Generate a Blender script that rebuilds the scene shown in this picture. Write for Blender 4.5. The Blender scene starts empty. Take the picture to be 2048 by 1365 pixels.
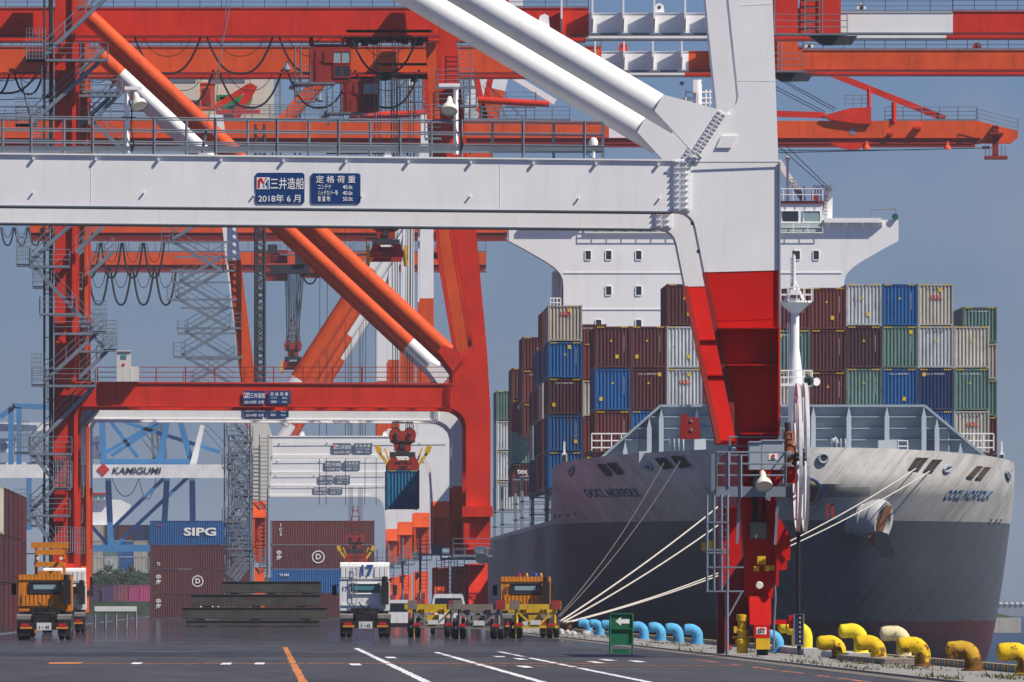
import bpy, math, random
from mathutils import Vector, Matrix
random.seed(7)
R = math.radians
SC = bpy.context.scene
COL = SC.collection

# ---------------------------------------------------------------- camera
# 400 mm lens 1.66 m above the quay, looking along the quay (+Y); lens shift frames the scene.
F, VX, VY, CZ = 22756.0, 525.0, 1207.0, 1.66
cam_d = bpy.data.cameras.new('camera'); cam = bpy.data.objects.new('camera', cam_d); COL.objects.link(cam)
cam_d.sensor_width = 36.0; cam_d.lens = F * 36.0 / 2048.0
cam_d.shift_x = (1024 - VX) / 2048.0; cam_d.shift_y = (VY - 682.5) / 2048.0
cam_d.clip_start = 1.0; cam_d.clip_end = 30000.0
cam.location = (0, 0, CZ); cam.rotation_euler = (R(90), 0, 0)
SC.camera = cam

# ---------------------------------------------------------------- sky, sun, exposure
SUN = Vector((0.58, -0.33, 0.745)).normalized()
w = bpy.data.worlds.new('World'); SC.world = w; w.use_nodes = True
wn, wl = w.node_tree.nodes, w.node_tree.links
for n in list(wn): wn.remove(n)
sky = wn.new('ShaderNodeTexSky'); sky.sky_type = 'NISHITA'; sky.sun_disc = False
sky.sun_elevation = math.asin(SUN.z); sky.sun_rotation = math.atan2(SUN.x, SUN.y)
sky.altitude = 0; sky.air_density = 1.0; sky.dust_density = 0.6; sky.ozone_density = 4.0
tc = wn.new('ShaderNodeTexCoord')
mp = wn.new('ShaderNodeMapping'); mp.inputs['Scale'].default_value = (22, 22, 34)
nz = wn.new('ShaderNodeTexNoise'); nz.inputs['Scale'].default_value = 1.0; nz.inputs['Detail'].default_value = 4.0
rp = wn.new('ShaderNodeValToRGB'); rp.color_ramp.elements[0].position = 0.45; rp.color_ramp.elements[1].position = 0.72
rp.color_ramp.elements[0].color = (0, 0, 0, 1); rp.color_ramp.elements[1].color = (0.70, 0.70, 0.70, 1)
tint = wn.new('ShaderNodeMix'); tint.data_type = 'RGBA'; tint.blend_type = 'MULTIPLY'; tint.inputs[0].default_value = 1.0
tint.inputs[7].default_value = (0.385, 0.51, 0.88, 1)
cl = wn.new('ShaderNodeMix'); cl.data_type = 'RGBA'
cl.inputs[7].default_value = (3.3, 3.5, 4.5, 1)
bg = wn.new('ShaderNodeBackground'); bg.inputs['Strength'].default_value = 0.075
wo = wn.new('ShaderNodeOutputWorld')
wl.new(tc.outputs['Generated'], mp.inputs['Vector']); wl.new(mp.outputs['Vector'], nz.inputs['Vector'])
wl.new(nz.outputs['Fac'], rp.inputs['Fac']); wl.new(sky.outputs['Color'], tint.inputs[6])
wl.new(rp.outputs['Color'], cl.inputs[0]); wl.new(tint.outputs[2], cl.inputs[6])
wl.new(cl.outputs[2], bg.inputs['Color']); wl.new(bg.outputs['Background'], wo.inputs['Surface'])
sd = bpy.data.lights.new('sun', 'SUN'); sd.energy = 5.0; sd.angle = R(0.5); sd.color = (1.0, 0.915, 0.80)
so = bpy.data.objects.new('sun', sd); COL.objects.link(so)
so.rotation_euler = SUN.to_track_quat('Z', 'Y').to_euler(); so.location = (60, -40, 120)
SC.view_settings.view_transform = 'Standard'; SC.view_settings.look = 'None'
SC.view_settings.exposure = 0.26; SC.view_settings.gamma = 1.0; SC.view_settings.use_curve_mapping = False
SC.render.engine = 'CYCLES'
SC.cycles.max_bounces = 5; SC.cycles.volume_bounces = 0; SC.cycles.transparent_max_bounces = 6
SC.cycles.use_denoising = True

# ---------------------------------------------------------------- helpers
def X(px, D): return (px - VX) * D / F
def Z(py, D): return CZ + (VY - py) * D / F
def P(px, py, D): return Vector((X(px, D), D, Z(py, D)))
def S(n, D): return n * D / F
ORG = {}

class MB:
    def __init__(s): s.v, s.f, s.m = [], [], []
    def add(s, vs, fs, mi=0):
        b = len(s.v); s.v += [tuple(v) for v in vs]; s.f += [tuple(i + b for i in f) for f in fs]; s.m += [mi] * len(fs); return s
    def box(s, x0, x1, y0, y1, z0, z1, mi=0):
        return s.add([(x0,y0,z0),(x1,y0,z0),(x1,y1,z0),(x0,y1,z0),(x0,y0,z1),(x1,y0,z1),(x1,y1,z1),(x0,y1,z1)],
              [(0,3,2,1),(4,5,6,7),(0,1,5,4),(1,2,6,5),(2,3,7,6),(3,0,4,7)], mi)
    def prism(s, poly, y0, y1, mi=0, y0f=None):
        # polygon of (x, z) extruded along Y
        a = sum(poly[i][0]*poly[(i+1)%len(poly)][1] - poly[(i+1)%len(poly)][0]*poly[i][1] for i in range(len(poly)))
        if a < 0: poly = poly[::-1]
        n = len(poly)
        vs = [(x, (y0f(x, z) if y0f else y0), z) for x, z in poly] + [(x, y1, z) for x, z in poly]
        fs = [tuple(range(n)), tuple(range(2*n-1, n-1, -1))] + [(i, i+n, (i+1)%n+n, (i+1)%n) for i in range(n)]
        return s.add(vs, fs, mi)
    def prism_x(s, poly, x0, x1, mi=0):
        # polygon of (y, z) extruded along X
        n = len(poly); vs = [(x0, y, z) for y, z in poly] + [(x1, y, z) for y, z in poly]
        a = sum(poly[i][0]*poly[(i+1)%n][1] - poly[(i+1)%n][0]*poly[i][1] for i in range(n))
        fs = [tuple(range(n)), tuple(range(2*n-1, n-1, -1))] + [(i, i+n, (i+1)%n+n, (i+1)%n) for i in range(n)]
        if a > 0: fs = [f[::-1] for f in fs]
        return s.add(vs, fs, mi)
    def prism_z(s, poly, z0, z1, mi=0):
        n = len(poly); vs = [(x, y, z0) for x, y in poly] + [(x, y, z1) for x, y in poly]
        a = sum(poly[i][0]*poly[(i+1)%n][1] - poly[(i+1)%n][0]*poly[i][1] for i in range(n))
        fs = [tuple(range(n-1, -1, -1)), tuple(range(n, 2*n))] + [(i, (i+1)%n, (i+1)%n+n, i+n) for i in range(n)]
        if a < 0: fs = [f[::-1] for f in fs]
        return s.add(vs, fs, mi)
    def ring(s, c, ax, up, r, n, r2=None):
        ax = Vector(ax).normalized(); u = Vector(up); u = (u - ax*u.dot(ax))
        if u.length < 1e-6: u = ax.orthogonal()
        u.normalize(); t = ax.cross(u); r2 = r if r2 is None else r2
        return [Vector(c) + u*(math.cos(2*math.pi*i/n)*r) + t*(math.sin(2*math.pi*i/n)*r2) for i in range(n)]
    def path(s, pts, r, n=6, mi=0, cap=True):
        pts = [Vector(p) for p in pts]; k = len(pts); b = len(s.v); up = Vector((0.13, 0.31, 0.94))
        rs = r if isinstance(r, (list, tuple)) else [r]*k
        for i, p in enumerate(pts):
            ax = (pts[min(i+1, k-1)] - pts[max(i-1, 0)])
            s.v += [tuple(q) for q in s.ring(p, ax, up, rs[i], n)]
        for i in range(k-1):
            for j in range(n):
                s.f.append((b+i*n+j, b+i*n+(j+1)%n, b+(i+1)*n+(j+1)%n, b+(i+1)*n+j)); s.m.append(mi)
        if cap:
            s.f.append(tuple(b+j for j in range(n-1, -1, -1))); s.m.append(mi)
            s.f.append(tuple(b+(k-1)*n+j for j in range(n))); s.m.append(mi)
        return s
    def tube(s, a, b, r, n=6, mi=0): return s.path([a, b], r, n, mi)
    def bar(s, a, b, wd, h, up=(0, 0, 1), mi=0):
        a, b = Vector(a), Vector(b); ax = (b-a).normalized(); u = Vector(up); u = u - ax*u.dot(ax)
        if u.length < 1e-6: u = ax.orthogonal()
        u.normalize(); t = ax.cross(u); vs = []
        for p in (a, b):
            for i, j in ((-1,-1),(1,-1),(1,1),(-1,1)): vs.append(p + t*(i*wd/2) + u*(j*h/2))
        return s.add(vs, [(0,1,2,3),(7,6,5,4),(0,4,5,1),(1,5,6,2),(2,6,7,3),(3,7,4,0)], mi)
    def lathe(s, c, ax, prof, n=14, mi=0, cap=True):
        # prof: (distance along axis, radius)
        c = Vector(c); ax = Vector(ax).normalized(); b = len(s.v); k = len(prof)
        for d, r in prof: s.v += [tuple(q) for q in s.ring(c + ax*d, ax, (0.1, 0.2, 0.97), max(r, 1e-4), n)]
        for i in range(k-1):
            for j in range(n):
                s.f.append((b+i*n+j, b+i*n+(j+1)%n, b+(i+1)*n+(j+1)%n, b+(i+1)*n+j)); s.m.append(mi)
        if cap:
            s.f.append(tuple(b+j for j in range(n-1, -1, -1))); s.m.append(mi)
            s.f.append(tuple(b+(k-1)*n+j for j in range(n))); s.m.append(mi)
        return s
    def ball(s, c, r, n=10, mi=0, sz=1.0):
        prof = [(-math.cos(math.pi*i/6)*r*sz, math.sin(math.pi*i/6)*r) for i in range(7)]
        return s.lathe(c, (0, 0, 1), prof, n, mi, cap=False)
    def mesh(s, name, org=(0, 0, 0), smooth=False):
        me = bpy.data.meshes.new(name); o = Vector(org)
        me.from_pydata([tuple(Vector(v) - o) for v in s.v], [], s.f); me.update()
        if any(s.m): me.polygons.foreach_set('material_index', s.m)
        if smooth:
            me.polygons.foreach_set('use_smooth', [True]*len(me.polygons))
            try: me.set_sharp_from_angle(angle=R(40))
            except Exception: pass
        return me
    def split(s, name, mat, parent=None, **kw):
        # every separate piece becomes an object of its own
        par = list(range(len(s.v)))
        def find(a):
            while par[a] != a: par[a] = par[par[a]]; a = par[a]
            return a
        for f in s.f:
            for q in f[1:]: par[find(q)] = find(f[0])
        grp = {}
        for f in s.f: grp.setdefault(find(f[0]), []).append(f)
        out = []
        for fs in grp.values():
            b = MB(); mp_ = {}
            for f in fs:
                for q in f:
                    if q not in mp_: mp_[q] = len(b.v); b.v.append(s.v[q])
                b.f.append(tuple(mp_[q] for q in f)); b.m.append(0)
            out.append(b.build(name, mat, parent, **kw))
        return out
    def build(s, name, mat, parent=None, smooth=False, kind=None, label=None, org=None):
        if parent is not None: org = ORG[parent.name]
        elif org is None:
            xs, ys, zs = zip(*s.v); org = ((min(xs)+max(xs))/2, (min(ys)+max(ys))/2, min(zs))
        me = s.mesh(name, org, smooth)
        for m in (mat if isinstance(mat, (list, tuple)) else [mat]): me.materials.append(m)
        return link(name, me, parent, org, kind, label)

def link(name, me, parent=None, org=(0,0,0), kind=None, label=None):
    o = bpy.data.objects.new(name, me); COL.objects.link(o)
    if parent is not None: o.parent = parent
    else: o.location = org
    ORG[o.name] = Vector(org)
    if kind: o['kind'] = kind
    if label: o['label'] = label
    return o
def thing(name, label, cat, loc, group=None):
    o = bpy.data.objects.new(name, None); COL.objects.link(o); o.location = loc; o.empty_display_size = 0.5
    ORG[o.name] = Vector(loc); return tag(o, label, cat, group)
def tag(o, label, cat, group=None):
    o['label'] = label; o['category'] = cat
    if group: o['group'] = group
    return o

# ---------------------------------------------------------------- materials
MATS = {}
def nodes(name):
    m = bpy.data.materials.new(name); m.use_nodes = True; nt = m.node_tree
    return m, nt.nodes, nt.links, nt.nodes['Principled BSDF']
def ramp(N, p0, c0, p1, c1, interp='LINEAR'):
    r = N.new('ShaderNodeValToRGB'); e = r.color_ramp.elements; r.color_ramp.interpolation = interp
    e[0].position, e[0].color = p0, c0; e[1].position, e[1].color = p1, c1; return r
def g(v): return (v, v, v, 1)
def mixc(N, Lk, fac, a, b, mode='MIX'):
    m = N.new('ShaderNodeMix'); m.data_type = 'RGBA'; m.blend_type = mode
    for sock, val in ((m.inputs[0], fac), (m.inputs[6], a), (m.inputs[7], b)):
        if hasattr(val, 'links') or hasattr(val, 'is_linked'): Lk.new(val, sock)
        elif isinstance(val, (tuple, list)): sock.default_value = tuple(val) if len(val) == 4 else tuple(val) + (1,)
        else: sock.default_value = val
    return m.outputs[2]
def noise(N, Lk, vec, scale, detail=4, rough=0.6, sc=None):
    n = N.new('ShaderNodeTexNoise'); n.inputs['Scale'].default_value = scale; n.inputs['Detail'].default_value = detail
    n.inputs['Roughness'].default_value = rough
    if sc:
        mp = N.new('ShaderNodeMapping'); mp.inputs['Scale'].default_value = sc; Lk.new(vec, mp.inputs['Vector']); vec = mp.outputs['Vector']
    Lk.new(vec, n.inputs['Vector']); return n.outputs['Fac']
def paint(name, col, rough=0.45, var=0.10, grime=0.18, rust=0.0, metal=0.0, sc=0.5, spec=0.25, gcol=(0.10, 0.085, 0.07)):
    if name in MATS: return MATS[name]
    m, N, Lk, B = nodes(name)
    pos = N.new('ShaderNodeNewGeometry').outputs['Position']
    a = noise(N, Lk, pos, sc, 5)
    lo = tuple(c*(1-var) for c in col); hi = tuple(min(1, c*(1+var)) for c in col)
    r = ramp(N, 0.3, lo + (1,), 0.7, hi + (1,)); Lk.new(a, r.inputs[0]); c = r.outputs[0]
    if grime:
        st = noise(N, Lk, pos, 1.0, 5, 0.7, (sc*5, sc*5, sc*0.45))
        gr = ramp(N, 0.52, g(0), 0.85, g(grime*2.2)); Lk.new(st, gr.inputs[0]); c = mixc(N, Lk, gr.outputs[0], c, gcol)
    if rust:
        rn = noise(N, Lk, pos, sc*4, 6, 0.75)
        rr = ramp(N, 0.70 - rust*0.3, g(0), 0.78 - rust*0.3, g(0.9)); Lk.new(rn, rr.inputs[0])
        c = mixc(N, Lk, rr.outputs[0], c, (0.16, 0.055, 0.022))
    Lk.new(c, B.inputs['Base Color'])
    rv = ramp(N, 0.2, g(max(0.05, rough-0.08)), 0.8, g(min(1, rough+0.15))); Lk.new(a, rv.inputs[0]); Lk.new(rv.outputs[0], B.inputs['Roughness'])
    B.inputs['Metallic'].default_value = metal; B.inputs['Specular IOR Level'].default_value = spec
    bn = noise(N, Lk, pos, sc*14, 3); bp = N.new('ShaderNodeBump'); bp.inputs['Strength'].default_value = 0.06; bp.inputs['Distance'].default_value = 0.03
    Lk.new(bn, bp.inputs['Height']); Lk.new(bp.outputs[0], B.inputs['Normal'])
    MATS[name] = m; return m

WHITE = paint('white_crane_paint', (0.80, 0.805, 0.80), 0.4, 0.04, 0.14, gcol=(.48, .45, .40))
CREAM = paint('cream_crane_paint', (0.62, 0.61, 0.56), 0.5, 0.05, 0.12)
REDA = paint('scarlet_crane_paint', (0.52, 0.010, 0.006), 0.5, 0.10, 0.2, spec=0.1, gcol=(.16, .015, .012))
REDB = paint('red_crane_paint', (0.60, 0.030, 0.012), 0.5, 0.15, 0.26, spec=0.12, gcol=(.10, .02, .015))
ORANGE = paint('orange_red_crane_paint', (0.66, 0.085, 0.018), 0.55, 0.16, 0.28, spec=0.12, gcol=(.12, .03, .015))
REDD = paint('dark_red_steel', (0.26, 0.022, 0.016), 0.5, 0.10, 0.15)
BLUEC = paint('blue_crane_paint', (0.05, 0.21, 0.44), 0.5, 0.10, 0.1)
GALV = paint('galvanised_steel', (0.20, 0.24, 0.29), 0.5, 0.15, 0.2, 0.0, 0.3)
GALVD = paint('weathered_galvanised_steel', (0.16, 0.19, 0.23), 0.55, 0.15, 0.2, 0.02, 0.2)
DARK = paint('dark_steel', (0.035, 0.038, 0.045), 0.55, 0.2, 0.1, 0.0)
CABLE = paint('black_cable_rubber', (0.018, 0.019, 0.022), 0.6, 0.1, 0)
RUBBER = paint('tyre_rubber', (0.022, 0.022, 0.023), 0.8, 0.2, 0.2)
YELLOW = paint('yellow_machine_paint', (0.70, 0.42, 0.015), 0.45, 0.1, 0.2, 0.05, sc=1.5)
SPREAD = paint('red_spreader_paint', (0.34, 0.030, 0.016), 0.5, 0.15, 0.3, 0.1, sc=1.5)
LAMPW = paint('cream_lamp_enamel', (0.72, 0.69, 0.60), 0.35, 0.05, 0.15, sc=3)
LETW = paint('white_lettering', (0.80, 0.80, 0.78), 0.6, 0.04, 0.0)
LETB = paint('blue_lettering', (0.015, 0.07, 0.28), 0.6, 0.04, 0.0)
LETR = paint('red_lettering', (0.55, 0.02, 0.03), 0.6, 0.04, 0.0)
LETK = paint('dark_lettering', (0.03, 0.03, 0.035), 0.6, 0.04, 0.0)
SIGNB = paint('deep_blue_sign_enamel', (0.010, 0.045, 0.17), 0.4, 0.05, 0.05)
SHIPW = paint('white_ship_paint', (0.80, 0.80, 0.79), 0.45, 0.04, 0.13, 0.0, sc=0.25, gcol=(0.42, 0.33, 0.25))
SHIPG = paint('grey_deck_paint', (0.30, 0.36, 0.41), 0.5, 0.08, 0.12, 0.01)
ROPE = paint('cream_mooring_rope', (0.56, 0.52, 0.45), 0.9, 0.1, 0.1, sc=6)
def glass(name, col, rough=0.08):
    if name in MATS: return MATS[name]
    m, N, Lk, B = nodes(name); B.inputs['Base Color'].default_value = col + (1,); B.inputs['Roughness'].default_value = rough
    B.inputs['Specular IOR Level'].default_value = 0.8; MATS[name] = m; return m
GLASS = glass('dark_window_glass', (0.012, 0.018, 0.028))
GLASST = glass('teal_window_glass', (0.05, 0.22, 0.27))
GLASSL = glass('pale_reflecting_glass', (0.25, 0.36, 0.38), 0.15)

def objpaint(name, rough=0.5, rust=0.35, sc=1.6):
    # paint that takes the object's own colour; rust and fading differ from object to object
    m, N, Lk, B = nodes(name)
    oi = N.new('ShaderNodeObjectInfo'); tcn = N.new('ShaderNodeTexCoord').outputs['Object']
    rnd = N.new('ShaderNodeVectorMath'); rnd.operation = 'ADD'
    cmb = N.new('ShaderNodeCombineXYZ'); ml = N.new('ShaderNodeMath'); ml.operation = 'MULTIPLY'; ml.inputs[1].default_value = 90.0
    Lk.new(oi.outputs['Random'], ml.inputs[0])
    for i in range(3): Lk.new(ml.outputs[0], cmb.inputs[i])
    Lk.new(tcn, rnd.inputs[0]); Lk.new(cmb.outputs[0], rnd.inputs[1]); v = rnd.outputs[0]
    a = noise(N, Lk, v, 0.7, 5); r = ramp(N, 0.3, g(0.80), 0.72, g(1.12)); Lk.new(a, r.inputs[0])
    c = mixc(N, Lk, 1.0, oi.outputs['Color'], r.outputs[0], 'MULTIPLY')
    st = noise(N, Lk, v, 1.0, 6, 0.75, (4.5, 4.5, 0.5))
    gr = ramp(N, 0.46, g(0), 0.78, g(0.55)); Lk.new(st, gr.inputs[0]); c = mixc(N, Lk, gr.outputs[0], c, (0.10, 0.085, 0.075))
    rn = noise(N, Lk, v, sc, 7, 0.78, (2.2, 2.2, 0.9)); rx = N.new('ShaderNodeMath'); rx.operation = 'MULTIPLY_ADD'; Lk.new(oi.outputs['Random'], rx.inputs[0]); rx.inputs[1].default_value = 0.16; rx.inputs[2].default_value = -0.08
    ra = N.new('ShaderNodeMath'); ra.operation = 'ADD'; Lk.new(rn, ra.inputs[0]); Lk.new(rx.outputs[0], ra.inputs[1]); rn = ra.outputs[0]; rr = ramp(N, 0.74-rust*0.25, g(0), 0.80-rust*0.25, g(0.85)); Lk.new(rn, rr.inputs[0])
    c = mixc(N, Lk, rr.outputs[0], c, (0.14, 0.06, 0.03))
    Lk.new(c, B.inputs['Base Color']); B.inputs['Roughness'].default_value = rough; B.inputs['Specular IOR Level'].default_value = 0.3; MATS[name] = m; return m
CONT = objpaint('container_paint', 0.55, 0.44)
CONTF = objpaint('container_frame_paint', 0.55, 0.62, 2.5)

# ---------------------------------------------------------------- lettering
TXT = {}
def text_mesh(s, size, mat, bold=0.0, shear=0.0, ext=0.006):
    key = (s, round(size, 4), mat.name, bold, shear)
    if key not in TXT:
        cu = bpy.data.curves.new('lettering', 'FONT'); cu.body = s; cu.size = size; cu.extrude = ext; cu.offset = bold*size
        cu.shear = shear; cu.resolution_u = 3; cu.align_x = 'CENTER'; cu.align_y = 'CENTER'
        o = bpy.data.objects.new('tmp_lettering', cu); COL.objects.link(o)
        bpy.context.view_layer.update()
        me = bpy.data.meshes.new_from_object(o.evaluated_get(bpy.context.evaluated_depsgraph_get()))
        bpy.data.objects.remove(o); bpy.data.curves.remove(cu)
        me.materials.clear(); me.materials.append(mat); me.name = 'lettering'; TXT[key] = me
    return TXT[key]
def text(s, loc, size, mat, parent, bold=0.0, rot=(90, 0, 0), width=None, shear=0.0, name='lettering', sz=None):
    me = text_mesh(s, size, mat, bold, shear)
    o = bpy.data.objects.new(name, me); COL.objects.link(o); o.rotation_euler = tuple(R(a) for a in rot)
    xs = [v.co.x for v in me.vertices] or [0, 1]; ww = max(xs)-min(xs)
    k = (width/ww) if width and ww else 1.0
    o.scale = (k, sz if sz else 1.0, 1)
    o.parent = parent; o.location = Vector(loc) - ORG[parent.name]; ORG[o.name] = Vector(loc); return o
# ================================================================ setting
QX = 17.75         # quay edge
def asphalt():
    m, N, Lk, B = nodes('asphalt'); pos = N.new('ShaderNodeNewGeometry').outputs['Position']
    a = noise(N, Lk, pos, 1.0, 6, 0.7, (0.6, 0.05, 1)); b = noise(N, Lk, pos, 9.0, 4, 0.8, (1, 0.25, 1)); d = noise(N, Lk, pos, 1.0, 5, 0.7, (0.22, 0.012, 1))
    r = ramp(N, 0.3, (0.038, 0.038, 0.039, 1), 0.75, (0.074, 0.073, 0.075, 1)); Lk.new(a, r.inputs[0])
    r2 = ramp(N, 0.28, g(0.45), 0.75, g(1.6)); Lk.new(b, r2.inputs[0]); c = mixc(N, Lk, 1.0, r.outputs[0], r2.outputs[0], 'MULTIPLY')
    r3 = ramp(N, 0.48, g(0), 0.66, g(0.55)); Lk.new(d, r3.inputs[0]); c = mixc(N, Lk, r3.outputs[0], c, (0.018, 0.018, 0.020))
    Lk.new(c, B.inputs['Base Color']); B.inputs['Roughness'].default_value = 0.62; B.inputs['Specular IOR Level'].default_value = 0.35
    bp = N.new('ShaderNodeBump'); bp.inputs['Strength'].default_value = 0.35; bp.inputs['Distance'].default_value = 0.02
    Lk.new(b, bp.inputs['Height']); Lk.new(bp.outputs[0], B.inputs['Normal'])
    # mirage imitated in the asphalt: mirror layer mixed in at very flat angles
    ge = N.new('ShaderNodeNewGeometry'); dt = N.new('ShaderNodeVectorMath'); dt.operation = 'DOT_PRODUCT'; Lk.new(ge.outputs['Incoming'], dt.inputs[0]); Lk.new(ge.outputs['True Normal'], dt.inputs[1])
    sh = noise(N, Lk, pos, 1.0, 4, 0.6, (0.05, 0.06, 1)); ms = N.new('ShaderNodeMath'); ms.operation = 'MULTIPLY_ADD'; Lk.new(sh, ms.inputs[0]); ms.inputs[1].default_value = 0.0016; Lk.new(dt.outputs['Value'], ms.inputs[2])
    mr = N.new('ShaderNodeMapRange'); mr.interpolation_type = 'SMOOTHSTEP'; mr.inputs['From Min'].default_value = 0.0049; mr.inputs['From Max'].default_value = 0.0036; mr.inputs['To Min'].default_value = 0.0; mr.inputs['To Max'].default_value = 0.62
    Lk.new(ms.outputs[0], mr.inputs['Value']); gl = N.new('ShaderNodeBsdfGlossy'); gl.inputs['Color'].default_value = (0.80, 0.82, 0.86, 1); gl.inputs['Roughness'].default_value = 0.035
    mx = N.new('ShaderNodeMixShader'); Lk.new(mr.outputs['Result'], mx.inputs[0]); Lk.new(B.outputs[0], mx.inputs[1]); Lk.new(gl.outputs[0], mx.inputs[2]); Lk.new(mx.outputs[0], N['Material Output'].inputs['Surface']); return m
def concrete(name, col, sc=1.0):
    return paint(name, col, 0.85, 0.2, 0.3, 0.0, sc=sc, spec=0.2)
ASPH = asphalt(); CONC = concrete('quay_concrete', (0.27, 0.26, 0.24), 0.8); CONCW = concrete('pale_plinth_concrete', (0.46, 0.47, 0.47), 1.5)
mb = MB(); mb.add([(-900, -200, 0), (QX-4.0, -200, 0), (QX-4.0, 5200, 0), (-900, 5200, 0)], [(0, 1, 2, 3)])
ground = mb.build('ground', ASPH, kind='structure', org=(0, 0, 0))
mb = MB(); mb.box(QX-3.4, QX, -200, 2600, -9, 0.06)
mb.box(QX-4.0, QX-3.4, -200, 2600, -0.4, 0.004)
quay = mb.build('quay_edge', CONC, kind='structure', org=(QX, 0, 0))
def water():
    m, N, Lk, B = nodes('sea_water'); pos = N.new('ShaderNodeNewGeometry').outputs['Position']
    B.inputs['Base Color'].default_value = (0.006, 0.020, 0.040, 1); B.inputs['Roughness'].default_value = 0.2; B.inputs['Specular IOR Level'].default_value = 0.10
    a = noise(N, Lk, pos, 0.55, 6, 0.65, (1, 0.45, 1)); b = noise(N, Lk, pos, 0.08, 3, 0.5, (1, 0.4, 1))
    ad = N.new('ShaderNodeMath'); ad.operation = 'ADD'; Lk.new(a, ad.inputs[0]); Lk.new(b, ad.inputs[1])
    bp = N.new('ShaderNodeBump'); bp.inputs['Strength'].default_value = 1.0; bp.inputs['Distance'].default_value = 2.2
    Lk.new(ad.outputs[0], bp.inputs['Height']); Lk.new(bp.outputs[0], B.inputs['Normal']); return m
mb = MB(); mb.add([(QX-1, -400, -3), (3000, -400, -3), (3000, 9000, -3), (QX-1, 9000, -3)], [(0, 1, 2, 3)])
sea = mb.build('sea_water', water(), kind='structure', org=(0, 0, -3))

# painted road lines, worn
def worn(name, col, thr=0.42):
    m, N, Lk, B = nodes(name); pos = N.new('ShaderNodeNewGeometry').outputs['Position']
    a = noise(N, Lk, pos, 5.0, 6, 0.8, (1, 0.18, 1)); r = ramp(N, thr-0.06, g(1), thr+0.03, g(0)); Lk.new(a, r.inputs[0])
    c = mixc(N, Lk, r.outputs[0], col, (0.06, 0.06, 0.065)); Lk.new(c, B.inputs['Base Color']); B.inputs['Roughness'].default_value = 0.75; return m
WLINE = worn('worn_white_road_paint', (0.72, 0.72, 0.71), 0.43); OLINE = worn('worn_orange_road_paint', (0.60, 0.20, 0.04), 0.46)
OLINE2 = worn('flaking_orange_road_paint', (0.60, 0.19, 0.05), 0.52)
rgl = random.Random(2)
def strip(x0, x1, y0, y1, m, z=0.004):
    # edges jittered, heat shimmer put into the shape of the lines
    b = MB(); n = max(1, int((y1-y0)/1.6)); n = min(n, 160); j = min(.03, (x1-x0)*.12); vs = []
    for i in range(n+1): y = y0+(y1-y0)*i/n; vs += [(x0+rgl.uniform(-j, j), y, z), (x1+rgl.uniform(-j, j), y, z)]
    b.add(vs, [(2*i, 2*i+1, 2*i+3, 2*i+2) for i in range(n)]); return b
def mark(x0, x1, y0, y1, m, z=0.004):
    o = strip(x0, x1, y0, y1, m, z).build('road_marking', m, org=((x0+x1)/2, (y0+y1)/2, z), kind='structure'); return o
mark(0.76, 0.94, 200, 430, OLINE); mark(3.36, 3.55, 200, 420, WLINE); mark(5.78, 5.98, 200, 385, WLINE)
mark(8.02, 8.20, 200, 292, WLINE); mark(8.02, 8.20, 296, 345, WLINE); mark(8.03, 8.19, 352, 390, WLINE)
for y0, y1 in ((222, 233), (238, 252), (255, 262), (268, 279), (283, 296), (303, 309), (318, 335)): mark(12.66, 12.84, y0, y1, OLINE2)
for y0, y1 in ((215, 236), (242, 257), (263, 270), (276, 283), (290, 301), (308, 320)): mark(13.75, 13.92, y0, y1, OLINE2)
mark(-5.4, 9.6, 311.5, 314.0, OLINE2, 0.008); mark(-5.9, -5.0, 309.5, 318, OLINE, 0.012); mark(5.0, 12.5, 300.0, 301.6, OLINE2, 0.008)
for x, y in ((-3.45, 312), (-0.98, 310), (-0.08, 311), (2.5, 306), (3.9, 345), (7.3, 352), (7.6, 336), (9.3, 318), (10.0, 330), (10.6, 322), (6.8, 295)):
    mark(x-0.14, x+0.14, y-4.5, y+4.5, WLINE, 0.016)
# breakwater across the basin, far low buildings
GRASSM = paint('grass_bank', (0.075, 0.115, 0.03), 0.9, 0.3, 0.2, sc=0.3)
D = 1800.0
mb = MB(); mb.box(X(1880, D), X(2042, D), D, D+60, -6, Z(1236, D))
bw = mb.build('breakwater', concrete('breakwater_concrete', (0.40, 0.38, 0.34), 0.15)); tag(bw, 'long low concrete breakwater across the water behind the bow', 'breakwater')
mb = MB(); top = [(X(1880, D), Z(1236, D)+0.02), (X(1880, D), Z(1214, D)), (X(1960, D), Z(1218, D)), (X(2000, D), Z(1226, D)), (X(2030, D), Z(1234, D)), (X(2041, D), Z(1236, D)+0.02)]
mb.prism(top, D+8, D+55); gb = mb.build('grass_bank', GRASSM, kind='structure')
D = 4200.0
mb = MB(); mb.box(X(1700, D), X(2300, D), D, D+90, -4, Z(1203, D)); mb.box(X(1930, D), X(2075, D), D+10, D+50, Z(1203, D), Z(1200, D))
wh = mb.build('warehouse', paint('blue_grey_cladding', (0.20, 0.24, 0.30), 0.7)); tag(wh, 'long low grey warehouse on the far shore at the right edge', 'warehouse')
for i in range(9):
    b = MB(); x = X(1955+i*11, D); b.box(x, x+S(6, D), D-0.6, D-0.2, Z(1209, D), Z(1205, D)); b.build('window', LETW, wh)
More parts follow.
